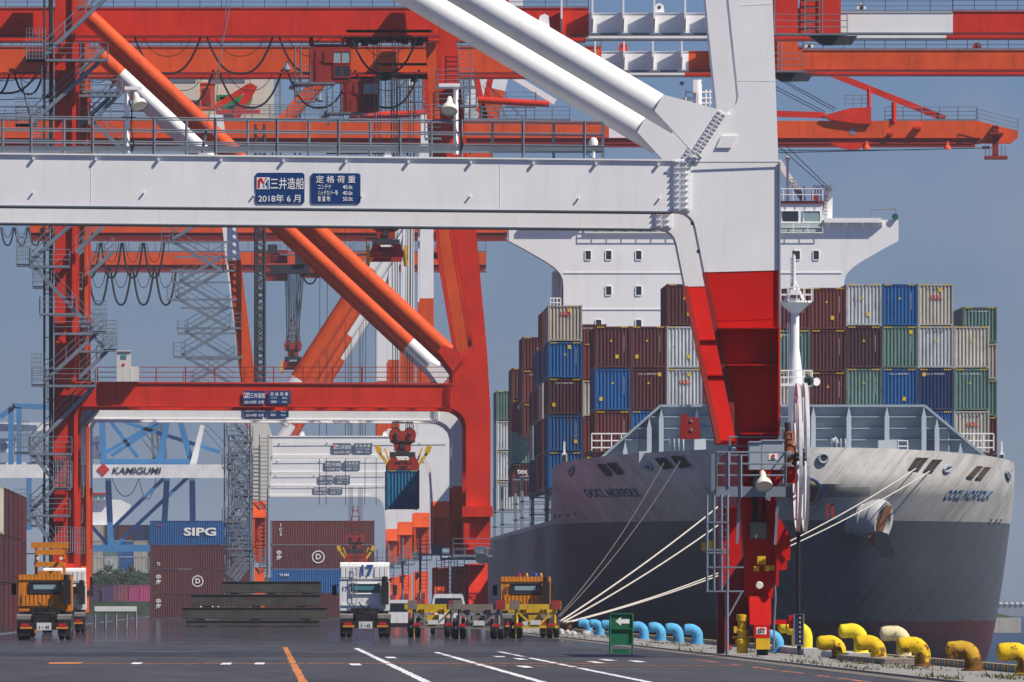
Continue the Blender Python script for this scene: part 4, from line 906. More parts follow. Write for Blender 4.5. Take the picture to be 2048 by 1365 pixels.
def stair(parent, a, b, y, wy=.85, mat=None):
    # one flight between two points of the picture plane, with strings, treads and handrail
    a, b = Vector(a), Vector(b); k = MB(); n = max(3, int(abs(b.z-a.z)/.25))
    for yy in (y, y+wy): k.bar((a.x, yy, a.z), (b.x, yy, b.z), .06, .26, up=(0, 0, 1))
    for i in range(n): p = a.lerp(b, (i+.5)/n); k.box(p.x-.12, p.x+.12, y+.04, y+wy-.04, p.z-.02, p.z+.02)
    o = k.build('stair_flight', mat or GALV, parent); k = MB()
    for yy in (y-.02, y+wy+.02):
        for h in (.55, 1.05): k.tube((a.x, yy, a.z+h), (b.x, yy, b.z+h), .025, 4)
        m = max(2, int((b-a).length/1.6))
        for i in range(m+1): p = a.lerp(b, i/m); k.tube((p.x, yy, p.z), (p.x, yy, p.z+1.05), .025, 4)
    k.build('handrail', mat or GALV, o); return o
def landing(parent, x0, x1, y0, y1, z, rail=True, mat=None, cage=False):
    k = MB(); k.box(x0, x1, y0, y1, z-.16, z); o = k.build('landing', mat or GALV, parent); k = MB()
    railing(k, [(x0, y1, z), (x0, y0, z), (x1, y0, z), (x1, y1, z)], 1.1, None, (.4, .75, 1.1), .024, .03); k.build('railing', mat or GALV, o)
    if cage:
        k = MB(); w_ = min(1.6, x1-x0); n = 6
        for i in range(n+1): k.tube((x0+w_*i/n, y0-.02, z), (x0+w_*i/n, y0-.02, z+2.1), .022, 4)
        for i in range(8): k.tube((x0, y0-.02, z+2.1*i/7), (x0+w_, y0-.02, z+2.1*i/7), .022, 4)
        k.build('mesh_gate', GALV, o)
    return o
def festoon(parent, D, px, n, wpx, py, sag, thin=True):
    k = MB(); k2 = MB()
    for i in range(n):
        x0 = px+i*wpx*1.07; pts = []; pts2 = []
        for j in range(13): t = j/12; e = 1-abs(2*t-1)**2.6; pts.append(P(x0+wpx*t, py+sag*e, D)); pts2.append(P(x0+wpx*(.12+.76*t), py+sag*.55*e, D+.25))
        k.path(pts, S(2.3, D) if sag > 40 else S(1.8, D), 5); k2.path(pts2, S(.8, D), 4)
    o = k.build('festoon_cable', CABLE, parent, smooth=True)
    if thin: k2.build('control_cable', CABLE, o)
def wires(parent, segs, r, name='hoist_rope'):
    k = MB()
    for a, b in segs: k.tube(a, b, r, 4)
    k.build(name, CABLE, parent)
def walkway(parent, x0, x1, y, z, mat=None, step=1.45, grate=True):
    k = MB(); n = int((x1-x0)/step)
    for h in (.4, .75, 1.1): k.tube((x0, y, z+h), (x1, y, z+h), .028, 4)
    if grate: k.box(x0, x1, y, y+.9, z-.04, z+.0); k.box(x0, x1, y-.01, y+.01, z+.004, z+.12)
    o = k.build('walkway', mat or GALV, parent); k = MB()
    for i in range(n+1): x = x0+(x1-x0)*i/n; k.bar((x, y, z-.1), (x, y, z+1.1), .07, .05)
    k.build('railing_posts', mat or GALV, o, kind='stuff')
def spreader(name, label, px, pytop, D, deck, wires_to=None, flip='down', col=None):
    # hoist spreader seen end-on: headblock with two sheaves, frame beam with corner flippers
    s = F/D; w2 = 1.22; x = X(px, D); z = Z(pytop, D); t = thing(name, label, 'spreader', (x, D, z-3.3), 'container spreaders hanging from cranes'); m = col or SPREAD
    k = MB(); y0, y1 = D-.6, D+1.2
    k.prism([(x-1.02, z-.45), (x-.92, z-.12), (x-.72, z-.03), (x-.42, z-.03), (x-.24, z-.16), (x+.24, z-.16), (x+.42, z-.03), (x+.72, z-.03), (x+.92, z-.12), (x+1.02, z-.45), (x+.9, z-1.0), (x+.62, z-1.15), (x+.62, z-1.65), (x-.62, z-1.65), (x-.62, z-1.15), (x-.9, z-1.0)], y0, y1); hb_ = k.build('headblock', m, t)
    k = MB()
    for dx in (-.5, .5): k.lathe((x+dx, y0-.12, z-.42), (0, 1, 0), [(0, .1), (.02, .13), (.1, .13)], 10); k.lathe((x+dx, y0+.3, z-.25), (0, 1, 0), [(0, .36), (.1, .36)], 16)
    k.split('sheave', DARK, hb_)
    k = MB(); q = [(x-.8, y0, z-.03), (x-.8, y0, z+.45), (x+.8, y0, z+.45), (x+.8, y0, z-.03)]; k.path(q, .05, 5); k.box(x-.95, x+.95, y0-.1, y0-.001, z-1.0, z-.9); k.box(x-.2, x+.2, y0-.12, y0-.002, z-1.5, z-1.15); k.box(x-.55, x-.35, y0-.12, y0-.002, z-.85, z-.6); k.box(x+.35, x+.55, y0-.12, y0-.002, z-.85, z-.6); k.build('rope_guard', DARK, hb_)
    k = MB(); k.prism([(x-.95, z-1.75), (x+.95, z-1.75), (x+.95, z-2.15), (x+.55, z-2.2), (x+.45, z-2.05), (x-.45, z-2.05), (x-.55, z-2.2), (x-.95, z-2.15)], y0-.4, y1+.4); k.box(x-.5, x+.5, y0-.3, y1, z-1.75, z-1.65); k.build('lock_frame', DARK, t)
    k = MB(); k.prism([(x-1.18, z-3.1), (x+1.18, z-3.1), (x+1.18, z-2.75), (x+1.0, z-2.35), (x+.9, z-2.16), (x+.5, z-2.21), (x+.4, z-2.4), (x-.4, z-2.4), (x-.5, z-2.21), (x-.9, z-2.16), (x-1.0, z-2.35), (x-1.18, z-2.75)], y0-4.5, y0-4.0)
    k.box(x-.45, x+.45, y0-4, y0+6.5, z-2.9, z-2.42); k.box(x-1.18, x+1.18, y0+6.5, y0+7.0, z-3.1, z-2.4); eb = k.build('end_beam', m, t)
    k = MB(); k.prism([(x-.28, z-2.98), (x+.28, z-2.98), (x+.32, z-2.92), (x+.28, z-2.84), (x-.28, z-2.84), (x-.32, z-2.92)], y0-4.53, y0-4.501); k.build('slot', DARK, eb)
    text('MITSUI', (x, y0-4.52, z-2.62), .30, LETK, eb, .01, width=1.25)
    for sg in (-1, 1):
        k = MB()
        if flip == 'down': k.prism([(x+sg*1.2, z-2.3), (x+sg*1.42, z-2.3), (x+sg*1.42, z-3.2), (x+sg*1.5, z-3.75), (x+sg*1.2, z-3.75), (x+sg*1.12, z-3.2)], y0-4.6, y0-4.2)
        else: k.bar((x+sg*1.1, y0-4.3, z-2.8), (x+sg*1.75, y0-4.3, z-1.9), .2, .22); k.bar((x+sg*1.75, y0-4.3, z-1.9), (x+sg*1.95, y0-4.3, z-1.35), .35, .38); k.bar((x+sg*1.0, y0-4.0, z-2.6), (x+sg*1.4, y0-4.0, z-1.5), .1, .12)
        k.build('flipper', YELLOW, t)
    if wires_to is not None:
        zt = wires_to; k = MB()
        for dx, dy in ((-.7, -.3), (-.35, .6), (.35, -.3), (.7, .6), (-.5, .2), (.5, .2)): k.tube((x+dx, D+dy, z-.1), (x+dx*1.25, D+dy, zt), .035, 4)
        k.build('hoist_rope', CABLE, t)
    return t
def cab(parent, px, py, D):
    # operator's cab hung under the trolley: px, py is the top left corner of the cabin
    x, z = X(px, D), Z(py, D); w_, h_ = 2.75, 2.45; y0, y1 = D-1.2, D+1.2; k = MB()
    k.prism([(x, z), (x+w_, z), (x+w_, z-h_+.1), (x+w_-.5, z-h_), (x, z-h_)], y0, y1); o = k.build('operator_cab', REDD, parent)
    for a, b, c_, d_, m in ((.56, .98, .12, .46, GLASST), (.57, .97, .52, .86, GLASS)):
        k = MB(); k.box(x+w_*a, x+w_*b, y0-.03, y0-.005, z-h_*d_, z-h_*c_); q = k.build('window', GLASSL if m is GLASST else m, o)
        k = MB(); c = [(x+w_*a, y0-.04, z-h_*c_), (x+w_*b, y0-.04, z-h_*c_), (x+w_*b, y0-.04, z-h_*d_), (x+w_*a, y0-.04, z-h_*d_)]; k.path(c+[c[0]], .05, 5); k.tube(((c[0][0]+c[1][0])/2, y0-.04, c[0][2]), ((c[0][0]+c[1][0])/2, y0-.04, c[3][2]), .03, 5); k.build('window_frame', SPREAD, q)
    k = MB(); k.box(x+.3, x+.55, y0-.06, y0, z-h_, z-.2); k.box(x+.05, x+1.3, y0-.05, y0, z-1.0, z-.92); k.box(x+.9, x+1.5, y0-.08, y0, z-h_*.45, z-.3); k.build('door_panel', REDD, o)
    k = MB(); k.box(x-1.15, x+w_*.6, y0-.3, y1, z-h_-.14, z-h_); railing(k, [(x-1.1, y1, z-h_), (x-1.1, y0-.25, z-h_), (x-.05, y0-.25, z-h_)], 1.1); k.box(x-1.1, x-.95, y0-.2, y1, z-h_-.9, z-h_-.14); railing(k, [(x-1.1, y0-.2, z-h_-.9), (x+.1, y0-.2, z-h_-.9)], .9)
    for dx in (-1.1, -.7, -.1): k.bar((x+dx, y0+.1, z-h_), (x+dx, y0+.1, z+.1), .07, .07)
    k.build('cab_platform', GALVD, o)
    k = MB()
    for dx in (.0, w_): k.bar((x+dx, D, z), (x+dx, D, z+1.1), .2, .2)
    k.bar((x, D, z+.15), (x+w_, D, z+.15), .3, .2); k.bar((x, D, z+.2), (x+w_*.5, D, z+1.1), .08, .08); k.bar((x+w_*.5, D, z+1.1), (x+w_, D, z+.2), .08, .08); k.build('hanger_frame', REDD, o)
    k = MB()
    for dx in (0, .7, 1.3, 2.2, 2.9, 3.6, 4.6): k.box(x+w_+.1+dx, x+w_+.75+dx, D-.8, D+.8, z+.55+.2*((dx*7) % 1), z+1.15)
    k.box(x+w_-.3, x+w_+5.6, D-1, D+1, z+1.0, z+1.2); k.build('trolley', DARK, parent)
    for dx, dz in ((-1.7, -1.6), (-1.25, -2.9)): floodlight('cab_floodlight', (x+dx, D-1.0, z+dz), (-.1, -.2, -1), .3, o, GALVD)
    return o

def wide_crane(D, label, loc, red, redl, portal, year, tube_bands, girder_bands, q):
    c = thing('gantry_crane', label, 'crane', loc); k0 = 785.0
    def W(poly): return [(X(x, k0), Z(y, k0)) for x, y in poly]
    leg_l = W([(110,-90),(151,-90),(151,766),(155,820),(155,1180),(104,1180),(109,700)])
    leg_s = W([(898,-90),(912,70),(935,310),(952,460),(974,700),(981,820),(981,1100),(932,1100),(932,850),(928,836),(918,825),(905,818),(890,815.5),(890,769),(905,769),(905,716),(944,692),(944,682),(907,460),(893,310),(878,70),(868,-90)])
    beam_ = W([(151,766),(890,769),(890,815.5),(166,812),(160,816),(156,826),(151,830)])
    zb = Z(818, k0)
    low = 10.3; hi = Z(742, k0)
    b_all = [(-1, low, red), (low, hi, portal), (hi, 80, red)] if portal is not red else [(-1, 80, red)]
    for j, y in enumerate((D, D+14)):
        m2 = redl if j else red; bb = [(a, b_, (m2 if m is red else m)) for a, b_, m in b_all]
        banded('leg', leg_l, y, y+1.3, bb, c); banded('leg', leg_s, y, y+1.3, bb, c)
        k = MB(); k.prism(beam_, y+.02, y+1.28); k.build('portal_beam', portal, c)
        k = MB(); k.prism(W([(148,763.5),(908,767),(908,770),(148,766.5)]), y-.08, y+1.4); k.prism(W([(165,811),(900,814.2),(900,816.2),(165,813)]), y-.06, y+1.34); k.split('flange', portal, c)
        k = MB(); k.prism(W([(887,690),(933,712),(906,744),(876,703)]), y-.12, y+.2); gp = k.build('gusset_plate', portal if portal is not red else red, c)
        k = MB()
        for i in range(9):
            for jj in range(2):
                p = P(929-i*3.4+jj*3, 716+i*4.2+jj*2, k0); k.lathe((p.x, y-.2, p.z), (0, 1, 0), [(0, .04), (.08, .045)], 5)
        for i in range(9):
            for jj in range(3): p = P(893+jj*4, 774+i*4.8, k0); k.lathe((p.x, y-.16, p.z), (0, 1, 0), [(0, .04), (.16, .045)], 5)
        k.build('bolts', portal, gp, kind='stuff')
        a, b_ = P(178, 33, k0), P(897, 704, k0); a.y = b_.y = y+.65; btube('diagonal_tube', a, b_, .56, tube_bands, c)
    # flange strips on the landside leg front
    k = MB(); k.prism(W([(144,-60),(151,-60),(151,764),(144,764)]), D-.25, D-.002); k.prism(W([(148,820),(155,830),(155,1180),(148,1180)]), D-.25, D-.002); k.split('leg_flange', red, c)
    k = MB(); k.box(X(104, k0), X(155, k0), D+1.31, D+14, Z(1150, k0), Z(1090, k0)); k.build('sill_beam', red, c)
    k = MB(); k.box(X(934, k0), X(979, k0), D+1.31, D+14, Z(1110, k0), Z(1050, k0)); k.build('sill_beam', red, c)
    k = MB(); k.box(X(924, k0), X(985, k0), D-.7, D-.002, Z(1034, k0), Z(1013, k0)); k.box(X(927, k0), X(939, k0), D-.5, D-.003, Z(1090, k0), Z(1034, k0)-.01); k.build('stowage_beam', red, c)
    # travelling gear
    for x0, x1 in ((100, 160), (925, 987)):
        for y in (D-2.0, D+12.5):
            k = MB(); k.prism_x([(y, 1.0), (y+4.4, 1.0), (y+3.6, 2.2), (y+2.8, 4.4), (y+1.6, 4.4), (y+.8, 2.2)], X(x0+12, k0), X(x1-12, k0)); bg2 = k.build('bogie', red, c)
            k = MB()
            for i in range(4): k.lathe((X((x0+x1)/2, k0)-.2, y+.6+i*1.07, .4), (1, 0, 0), [(0, .4), (.4, .4)], 14)
            k.build('rail_wheel', DARK, bg2)
    for px in (930, 955):
        k = MB(); k.lathe((X(px, k0), D-1.2, .4), (0, 0, 1), [(0, .18), (.5, .2), (.55, .14), (1.2, .14), (1.25, .18)], 10); k.build('travel_motor', YELLOW, c, smooth=True)
    # girder with boom, painted in bands
    yg = D+3
    for x0, x1, yt, yb, m in girder_bands:
        for j, y in enumerate((yg, yg+7.5)):
            k = MB(); k.box(X(x0, k0), X(x1, k0), y, y+1.1, Z(yb, k0), Z(yt, k0)); gd_ = k.build('girder', m if not j else (redl if m is red else m), c)
            k = MB(); k.box(X(x0, k0)+.001, X(x1, k0)-.001, y-.15, y+1.2, Z(yb+4, k0), Z(yb, k0)-.002); k.build('rail_flange', REDD if m is not WHITE else GALVD, gd_)
            k = MB(); k.box(X(x0, k0)+.001, X(x1, k0)-.001, y-.06, y+1.15, Z(yt, k0)+.002, Z(yt-1.2, k0)); k.build('top_flange', m, gd_)
    for x0, x1, yt, yb, m in girder_bands[:1]+girder_bands[-2:]: walkway(c, X(x0, k0), X(x1, k0), yg+.02, Z(yt-2, k0))
    for px in q['lugs']:
        k = MB(); x, z = X(px, k0), Z(20, k0); k.prism([(x-.35, z), (x+.35, z), (x+.3, z+.45), (x+.12, z+.62), (x-.12, z+.62), (x-.3, z+.45)], yg+.3, yg+.5); lg = k.build('lifting_lug', WHITE if px > 1300 and px < 1900 else redl, c)
        k = MB(); k.lathe((x, yg+.27, z+.34), (0, 1, 0), [(0, .12), (.04, .12)], 10); k.build('lug_eye', DARK, lg)
    # boom hinge frame with ladders
    xh = X(q['hinge'], k0); zt, zb2 = Z(-90, k0), Z(66, k0)
    k = MB(); k.prism([(xh-1.6, zb2), (xh+3.4, zb2), (xh+3.4, zt), (xh+1.0, zt), (xh+.5, zb2+1.4), (xh, zt), (xh-1.6, zt)], yg-1.4, yg-.95); hf = k.build('hinge_frame', red, c)
    k = MB()
    for dx in (-1.2, .9, 2.1): k.bar((xh+dx, yg-1.6, zb2), (xh+dx, yg-1.6, zt), .08, .08)
    for i in range(9): k.bar((xh+.9, yg-1.6, zb2+.3+i*.5), (xh+2.1, yg-1.6, zb2+.3+i*.5), .05, .05)
    k.box(xh-1.4, xh+3.8, yg-2.4, yg-1.45, zb2-.12, zb2); railing(k, [(xh-1.4, yg-2.35, zb2), (xh+3.8, yg-2.35, zb2)], 1.3); k.build('hinge_ladder', GALVD, hf)
    k = MB(); k.prism([(xh+1.2, zb2-.1), (xh+4.6, zb2-.1), (xh+4.2, zb2-.7), (xh+2.2, zb2-.75)], yg-1, yg); k.build('hinge_buffer', DARK, hf)
    k = MB()
    for i in range(7): px = q['hinge']-90-i*62; k.prism_x([(yg-1.0, Z(35, k0)), (yg-1.0, Z(-20, k0)), (yg, Z(20, k0)), (yg, Z(60, k0))], X(px, k0), X(px, k0)+.12)
    k.split('web_bracket', WHITE, c)
    # plates
    yy = 782
    load_plate(486, 531, yy, yy+27.5, k0, c, [('三井造船', .645, .62, .40, .68), (year, .5, .15, .27, .86)], True, y=D-.12)
    load_plate(536, 581, yy, yy+27.5, k0, c, [('定 格 荷 重', .5, .74, .26, .80), ('コンテナ', .27, .47, .19, .27), ('40.6t', .74, .47, .19, .22), ('重量物', .26, .18, .19, .25), ('50.0t', .74, .18, .19, .22)], y=D-.12)
    walkway(c, X(195, k0), X(900, k0), D+.05, Z(766.5, k0), SPREAD if portal is red else GALV, 1.9, False)
    # stairs on the landside leg, zig-zag with caged landings
    fl = [((215,-4),(88,116),0), ((198,126),(66,246),1), ((142,452),(60,526),0), ((206,455),(152,506),1), ((62,528),(186,660),0), ((205,655),(170,690),1), ((178,684),(88,766),0), ((190,772),(60,902),1), ((62,905),(108,962),0), ((112,976),(60,1024),1), ((62,1026),(112,1100),0)]
    for a, b_, j in fl: stair(c, P(a[0], a[1], k0), P(b_[0], b_[1], k0), D-1.9+j*.9)
    for x0, x1, py, cg in ((54,92,121,True), (54,216,121,False), (32,75,250,True), (32,60,250,False), (34,62,530,True), (60,140,533,False), (80,152,628,False), (109,186,667,False), (186,214,664,True), (64,92,770,True), (88,192,771,False), (30,58,905,True), (58,144,907,False), (112,142,976,True), (30,60,1040,True), (60,140,1030,False)):
        landing(c, X(x0, k0), X(x1, k0), D-2.0, D-.2 if x1 < 145 else D-.3, Z(py, k0), True, GALV, cg)
    k = MB()
    for px in (89, 101, 104): k.bar((X(px, k0), D-.5, 3), (X(px, k0), D-.5, Z(-40, k0)), .14 if px > 100 else .08, .14)
    for i in range(26): z = 3.5+i*1.5; k.bar((X(89, k0), D-.5, z), (X(104, k0), D-.5, z), .05, .06)
    k.build('lift_mast', DARK, c)
    # platforms at the seaside foot
    for px0, px1, py in ((905, 984, 1110),):
        o = landing(c, X(px0, k0), X(px1, k0), D-2.2, D-.75, Z(py, k0)); k = MB(); k.box(X(948, k0), X(976, k0), D-1.9, D-1.2, Z(py, k0)+.002, Z(py-17, k0)); k.build('electrical_cabinet', GALVD, o)
        floodlight('floodlight', P(963, 1118, D-2.3), (.1, -.9, -.4), .42, o, GALV)
    k = MB(); ladder_cage(k, X(918, k0), D-.6, 1.5, Z(1100, k0), .7); ladder_cage(k, X(906, k0), D-.6, 1.0, Z(1110, k0), .6); k.build('access_ladder', GALVD, c)
    # service platforms along the upper seaside leg
    for py, px0, px1 in ((174, 872, 950), (212, 872, 952), (-30, 860, 930)):
        landing(c, X(px0, k0), X(px1, k0), D-1.7, D-.1, Z(py, k0))
    k = MB(); ladder_cage(k, X(930, k0), D-.5, Z(174, k0), Z(80, k0), .9); k.build('access_ladder', GALV, c)
    return c
gB = [(-120, 1180, 13, 66, REDB), (1180, 1552, 23, 62, WHITE), (1552, 1686, 14, 63, REDB), (1686, 1911, 21, 61, WHITE), (1911, 2260, 20, 60, REDB)]
cB = wide_crane(785.0, 'large red gantry crane with two blue plates and long diagonal tube behind the nearest crane', (0.7, 792, 0), REDB, REDB, REDB, '2010年 3月', [(0, 1, ORANGE)], gB, {'lugs': (1322, 1448, 1728), 'hinge': 1585})
gC = [(-120, 1253, 13, 66, ORANGE), (1253, 1440, 23, 62, WHITE), (1440, 1552, 22, 62, ORANGE), (1552, 1686, 14, 63, ORANGE), (1686, 2260, 20, 60, ORANGE)]
cC = wide_crane(840.0, 'orange-red gantry crane with white portal beam, second of the two wide cranes', (0.7, 847, 0), ORANGE, REDB, WHITE, '2014年 9月', [(0, .06, ORANGE), (.06, .46, WHITE), (.46, .92, ORANGE), (.92, 1, WHITE)], gC, {'lugs': (1300, 1700, 2060), 'hinge': 1575})
festoon(cB, 788, 268, 4, 135, 70, 78); festoon(cB, 788, -60, 1, 142, 132, 55)
festoon(cC, 843, 300, 4, 128, 140, 76); festoon(cC, 843, -40, 2, 62, 137, 52); festoon(cC, 843, 150, 1, 88, 132, 62)
cab(cB, 622, 96, 789.); cab(cC, 684, 160, 844.)
k = MB(); k.box(X(234, 785), X(262, 785), 784.2, 785.2, Z(764, 785), Z(704, 785)); k.box(X(232, 785), X(264, 785), 784.1, 785.3, Z(704, 785)+.001, Z(702, 785)); lbx = k.build('control_cabin', CREAM, cB)
k = MB(); k.box(X(242, 785), X(253, 785), 784.17, 784.199, Z(719, 785), Z(711, 785)); k.build('window', GLASST, lbx)
text('◆', (X(247, 785), 784.18, Z(731, 785)), .28, LETR, lbx)
k = MB(); k.box(X(262.5, 785), X(278, 785), 784.3, 785.1, Z(764, 785), Z(734, 785)); k.build('switch_box', CREAM, cB)
spB = spreader('spreader', 'red empty spreader with yellow flippers hanging just below the white portal beam', 772, 430, 794., None, Z(75, 790))
spC = spreader('spreader', 'red spreader with raised yellow flippers lowering a blue container', 805, 858, 851.2, None, Z(150, 845), 'up')
rg3 = random.Random(5)
hc = container(X(806, 846), 845.6, Z(1018, 846), (.012, .16, .33, 1), 'bright blue container hanging in the air below a spreader', logo=None, rng=rg3, group='hoisted containers')
# ---------------- narrower banded cranes
def narrow_crane(D, label, year, boom):
    E = 932.0; c = thing('gantry_crane', label, 'crane', (7.4, D+7, 0), 'banded gantry cranes in a row along the quay')
    def W(poly): return [(X(x, E), Z(y, E)) for x, y in poly]
    leg_s = W([(842,230),(866,230),(868,770),(868,800),(901,820),(901,1003),(866,1003),(862,945),(858,930),(850,919),(838,914),(820,912.5),(820,874),(836,872),(838,770)])
    leg_l = W([(435,455),(470,455),(512,770),(520,874),(545,874),(545,912),(540,914),(538,925),(534,985),(530,1090),(506,1090),(506,985),(508,874),(490,770),(420,300),(448,300)][0:0] or [(420,230),(446,230),(512,770),(545,874),(545,912.5),(541,918),(538,930),(532,1003),(506,1003),(508,874),(486,770)])
    beam_ = W([(545,873),(820,874),(820,912.5),(545,912.5)])
    zr0, zr1 = Z(770, E), Z(597, E)
    for j, y in enumerate((D, D+12)):
        banded('leg', leg_s, y, y+1.3, [(0, zr0, WHITE), (zr0, zr1, ORANGE), (zr1, 60, WHITE)], c)
        banded('leg', leg_l, y, y+1.3, [(0, zr0, CREAM), (zr0, Z(520, E), ORANGE), (Z(520, E), 60, WHITE)], c)
        k = MB(); k.prism(beam_, y+.01, y+1.29); k.build('portal_beam', WHITE, c)
        k = MB(); k.prism(W([(545,910.5),(822,910.5),(822,913),(545,913)]), y-.08, y+1.4); k.prism(W([(540,872),(825,872),(825,874.5),(540,874.5)]), y-.05, y+1.4); k.split('flange', WHITE, c)
        a, b_ = P(568, 800, E), P(872, 325, E); a.y = b_.y = y+.65; btube('diagonal_tube', a, b_, .62, [(0, .09, WHITE), (.09, .56, ORANGE), (.56, 1, WHITE)], c)
        # foot: sloping hood over a recessed panel, then bogies
        for x0, x1 in ((866, 901), (506, 532)):
            k = MB(); k.prism_x([(y-.02, Z(1003, E)), (y-.75, Z(1036, E)), (y+1.3, Z(1036, E)), (y+1.3, Z(1003, E))], X(x0, E), X(x1, E)); ft = k.build('foot_hood', ORANGE, c)
            k = MB(); k.box(X(x0+4, E), X(x1, E), y-.2, y+1.3, Z(1095, E), Z(1036, E)-.003); k.box(X(x0, E), X(x0+4, E), y-.7, y+1.29, Z(1095, E), Z(1036, E)-.004); k.build('foot_panel', ORANGE, ft)
            k = MB(); k.box(X(x0+7, E), X(x0+15, E), y-.26, y-.203, Z(1082, E), Z(1062, E)); k.build('inspection_cover', ORANGE, ft)
            k = MB(); k.prism_x([(y-1.6, 1.0), (y+2.8, 1.0), (y+2.2, 2.4), (y+1.4, 4.6), (y-.2, 4.6), (y-1.0, 2.4)], X(x0+3, E), X(x1-3, E)); bg2 = k.build('bogie', ORANGE, c)
            k = MB()
            for i in range(4): k.lathe((X((x0+x1)/2, E)-.2, y-1.1+i*1.07, .42), (1, 0, 0), [(0, .42), (.4, .42)], 12)
            k.build('rail_wheel', DARK, bg2)
    for x0, x1 in ((869, 898), (509, 530)):
        k = MB(); k.box(X(x0, E), X(x1, E), D+1.31, D+12, Z(1095, E), Z(1050, E)); k.build('sill_beam', ORANGE, c)
    landing(c, X(835, E), X(905, E), D-2.2, D-.8, Z(1108, E), True, GALVD); k = MB(); k.box(X(862, E), X(884, E), D-1.9, D-1.2, Z(1108, E)+.002, Z(1092, E)); k.build('electrical_cabinet', GALVD, c)
    k = MB(); ladder_cage(k, X(846, E), D-1.0, 1.0, Z(1060, E), .6); k.bar((X(840, E), D-1.0, 2), (X(840, E), D-1.0, Z(1060, E)), .14, .14); k.build('access_ladder', GALVD, c)
    k = MB(); k.box(X(872, E), X(890, E), D-2.0, D-1.2, 1.2, 2.6); k.build('drive_housing', REDD, c)
    # grey plates
    load_plate(665, 702, 887, 909, E, c, [('三井造船', .645, .62, .40, .68), (year, .5, .15, .27, .86)], True, True, y=D-.1)
    load_plate(707, 744, 887, 909, E, c, [('定 格 荷 重', .5, .74, .26, .80), ('コンテナ  40.6t', .5, .45, .18, .7), ('重量物    50.0t', .5, .18, .18, .7)], False, True, y=D-.1)
    k = MB()
    for px in (560, 655, 745, 840): p = P(px, 886, E); k.tube((p.x, D-.1, p.z), (p.x, D, p.z), .05, 5)
    k.bar((X(552, E), D-.12, Z(886, E)), (X(895, E), D-.12, Z(884, E)), .03, .03); k.build('peg', WHITE, c, kind='stuff')
    for px in (605, 770):
        k = MB(); x, z = X(px, E), Z(872, E); k.prism([(x-.2, z), (x+.2, z), (x+.14, z+.3), (x, z+.38), (x-.14, z+.3)], D+.4, D+.5); k.build('lifting_lug', WHITE, c)
    # girder, festoon, boom
    yg = D+8.6 if boom else D+3; EG = E+8.6 if boom else E
    cuts = [(-60, 1218, ORANGE), (1218, 1430, WHITE), (1430, 1960, ORANGE)] if boom else [(-60, 1140, ORANGE)]
    for x0, x1, m in cuts:
        for j, y in enumerate((yg, yg+6.5)):
            k = MB(); k.box(X(x0, EG), X(x1, EG), y, y+1.0, Z(276, EG), Z(242, EG)); gd_ = k.build('girder', m, c)
            k = MB(); k.box(X(x0, EG)+.001, X(x1, EG)-.001, y+.02, y+1.0, Z(288, EG), Z(276, EG)-.002); k.box(X(x0, EG)+.001, X(x1, EG)-.001, y-.12, y+1.1, Z(277.2, EG), Z(276, EG)-.003); k.build('rail_girder', REDD, gd_)
    walkway(c, X(-60, EG), X(1140, EG), yg+.02, Z(240, EG)); k = MB(); k.box(X(-60, EG), X(1140, EG), yg-.2, yg, Z(298, EG), Z(294, EG)); k.build('festoon_rail', REDD, c)
    k = MB()
    for dx in (0, 5): k.bar((X(511+dx*3.6, E), D-1.2, Z(770, E)), (X(511+dx*3.6, E), D-1.2, Z(250, E)), .13, .2)
    for i in range(34):
        z = Z(770, E)+i*.62; k.bar((X(511, E), D-1.25, z), (X(529, E), D-1.25, z+.55), .07, .07); k.bar((X(529, E), D-1.2, z), (X(511, E), D-1.2, z+.55), .07, .07)
    k.build('lift_mast', DARK, c)
    # zig-zag stair tower on the landside leg
    for i in range(6 if D < 1100 else 0):
        za, zb_ = Z(770, E)+i*2.35, Z(770, E)+(i+1)*2.35; sh = -i*.25; xa, xb = (-2.4+sh, -6.4+sh) if i % 2 == 0 else (-6.4+sh, -2.4+sh)
        stair(c, (xa, 0, za), (xb, 0, zb_), D-1.0); landing(c, min(xb, xb+(.9 if i % 2 else -.9)), max(xb, xb+(.9 if i % 2 else -.9)), D-1.1, D+.1, zb_, True, GALV)
        k = MB(); k.bar((-6.8+sh, D-1, zb_-.1), (-1.6+sh, D-1, zb_-.1), .12, .18); k.build('stair_support', GALV, c)
    for i in range(6):
        za = 4.0+i*2.2; xa, xb = (-2.9, -1.2) if i % 2 == 0 else (-1.2, -2.9); stair(c, (xa, 0, za), (xb, 0, za+2.2), D-1.4, .8, GALVD); landing(c, min(xb-.4, -2.9 if xb > -2 else xb-.4), max(xb+.4, -1.2 if xb < -2 else xb+.4), D-1.5, D-.5, za+2.2, True, GALVD)
    k = MB()
    for px in (-3.1, -1.0): k.bar((px, D-1.3, 1), (px, D-1.3, 17), .1, .1)
    ladder_cage(k, .1, D-.4, 4, 15.5, .7, .04); k.build('stair_tower_posts', GALVD, c)
    if not boom:
        # boom folded up
        h = P(1010, 262, E); k = MB(); tp = h+Vector((9.5, 0, 44)); t0 = 0
        for j, (ta, tb_, m) in enumerate(((0, .2, ORANGE), (.2, .5, WHITE), (.5, .8, ORANGE))):
            k = MB(); a, b_ = h.lerp(tp, ta), h.lerp(tp, tb_); a.y = b_.y = yg+.5; k.bar(a, b_, 1.0, 1.4, up=(1, 0, 0)); k.build('boom', m, c)
    return c
cranes = []
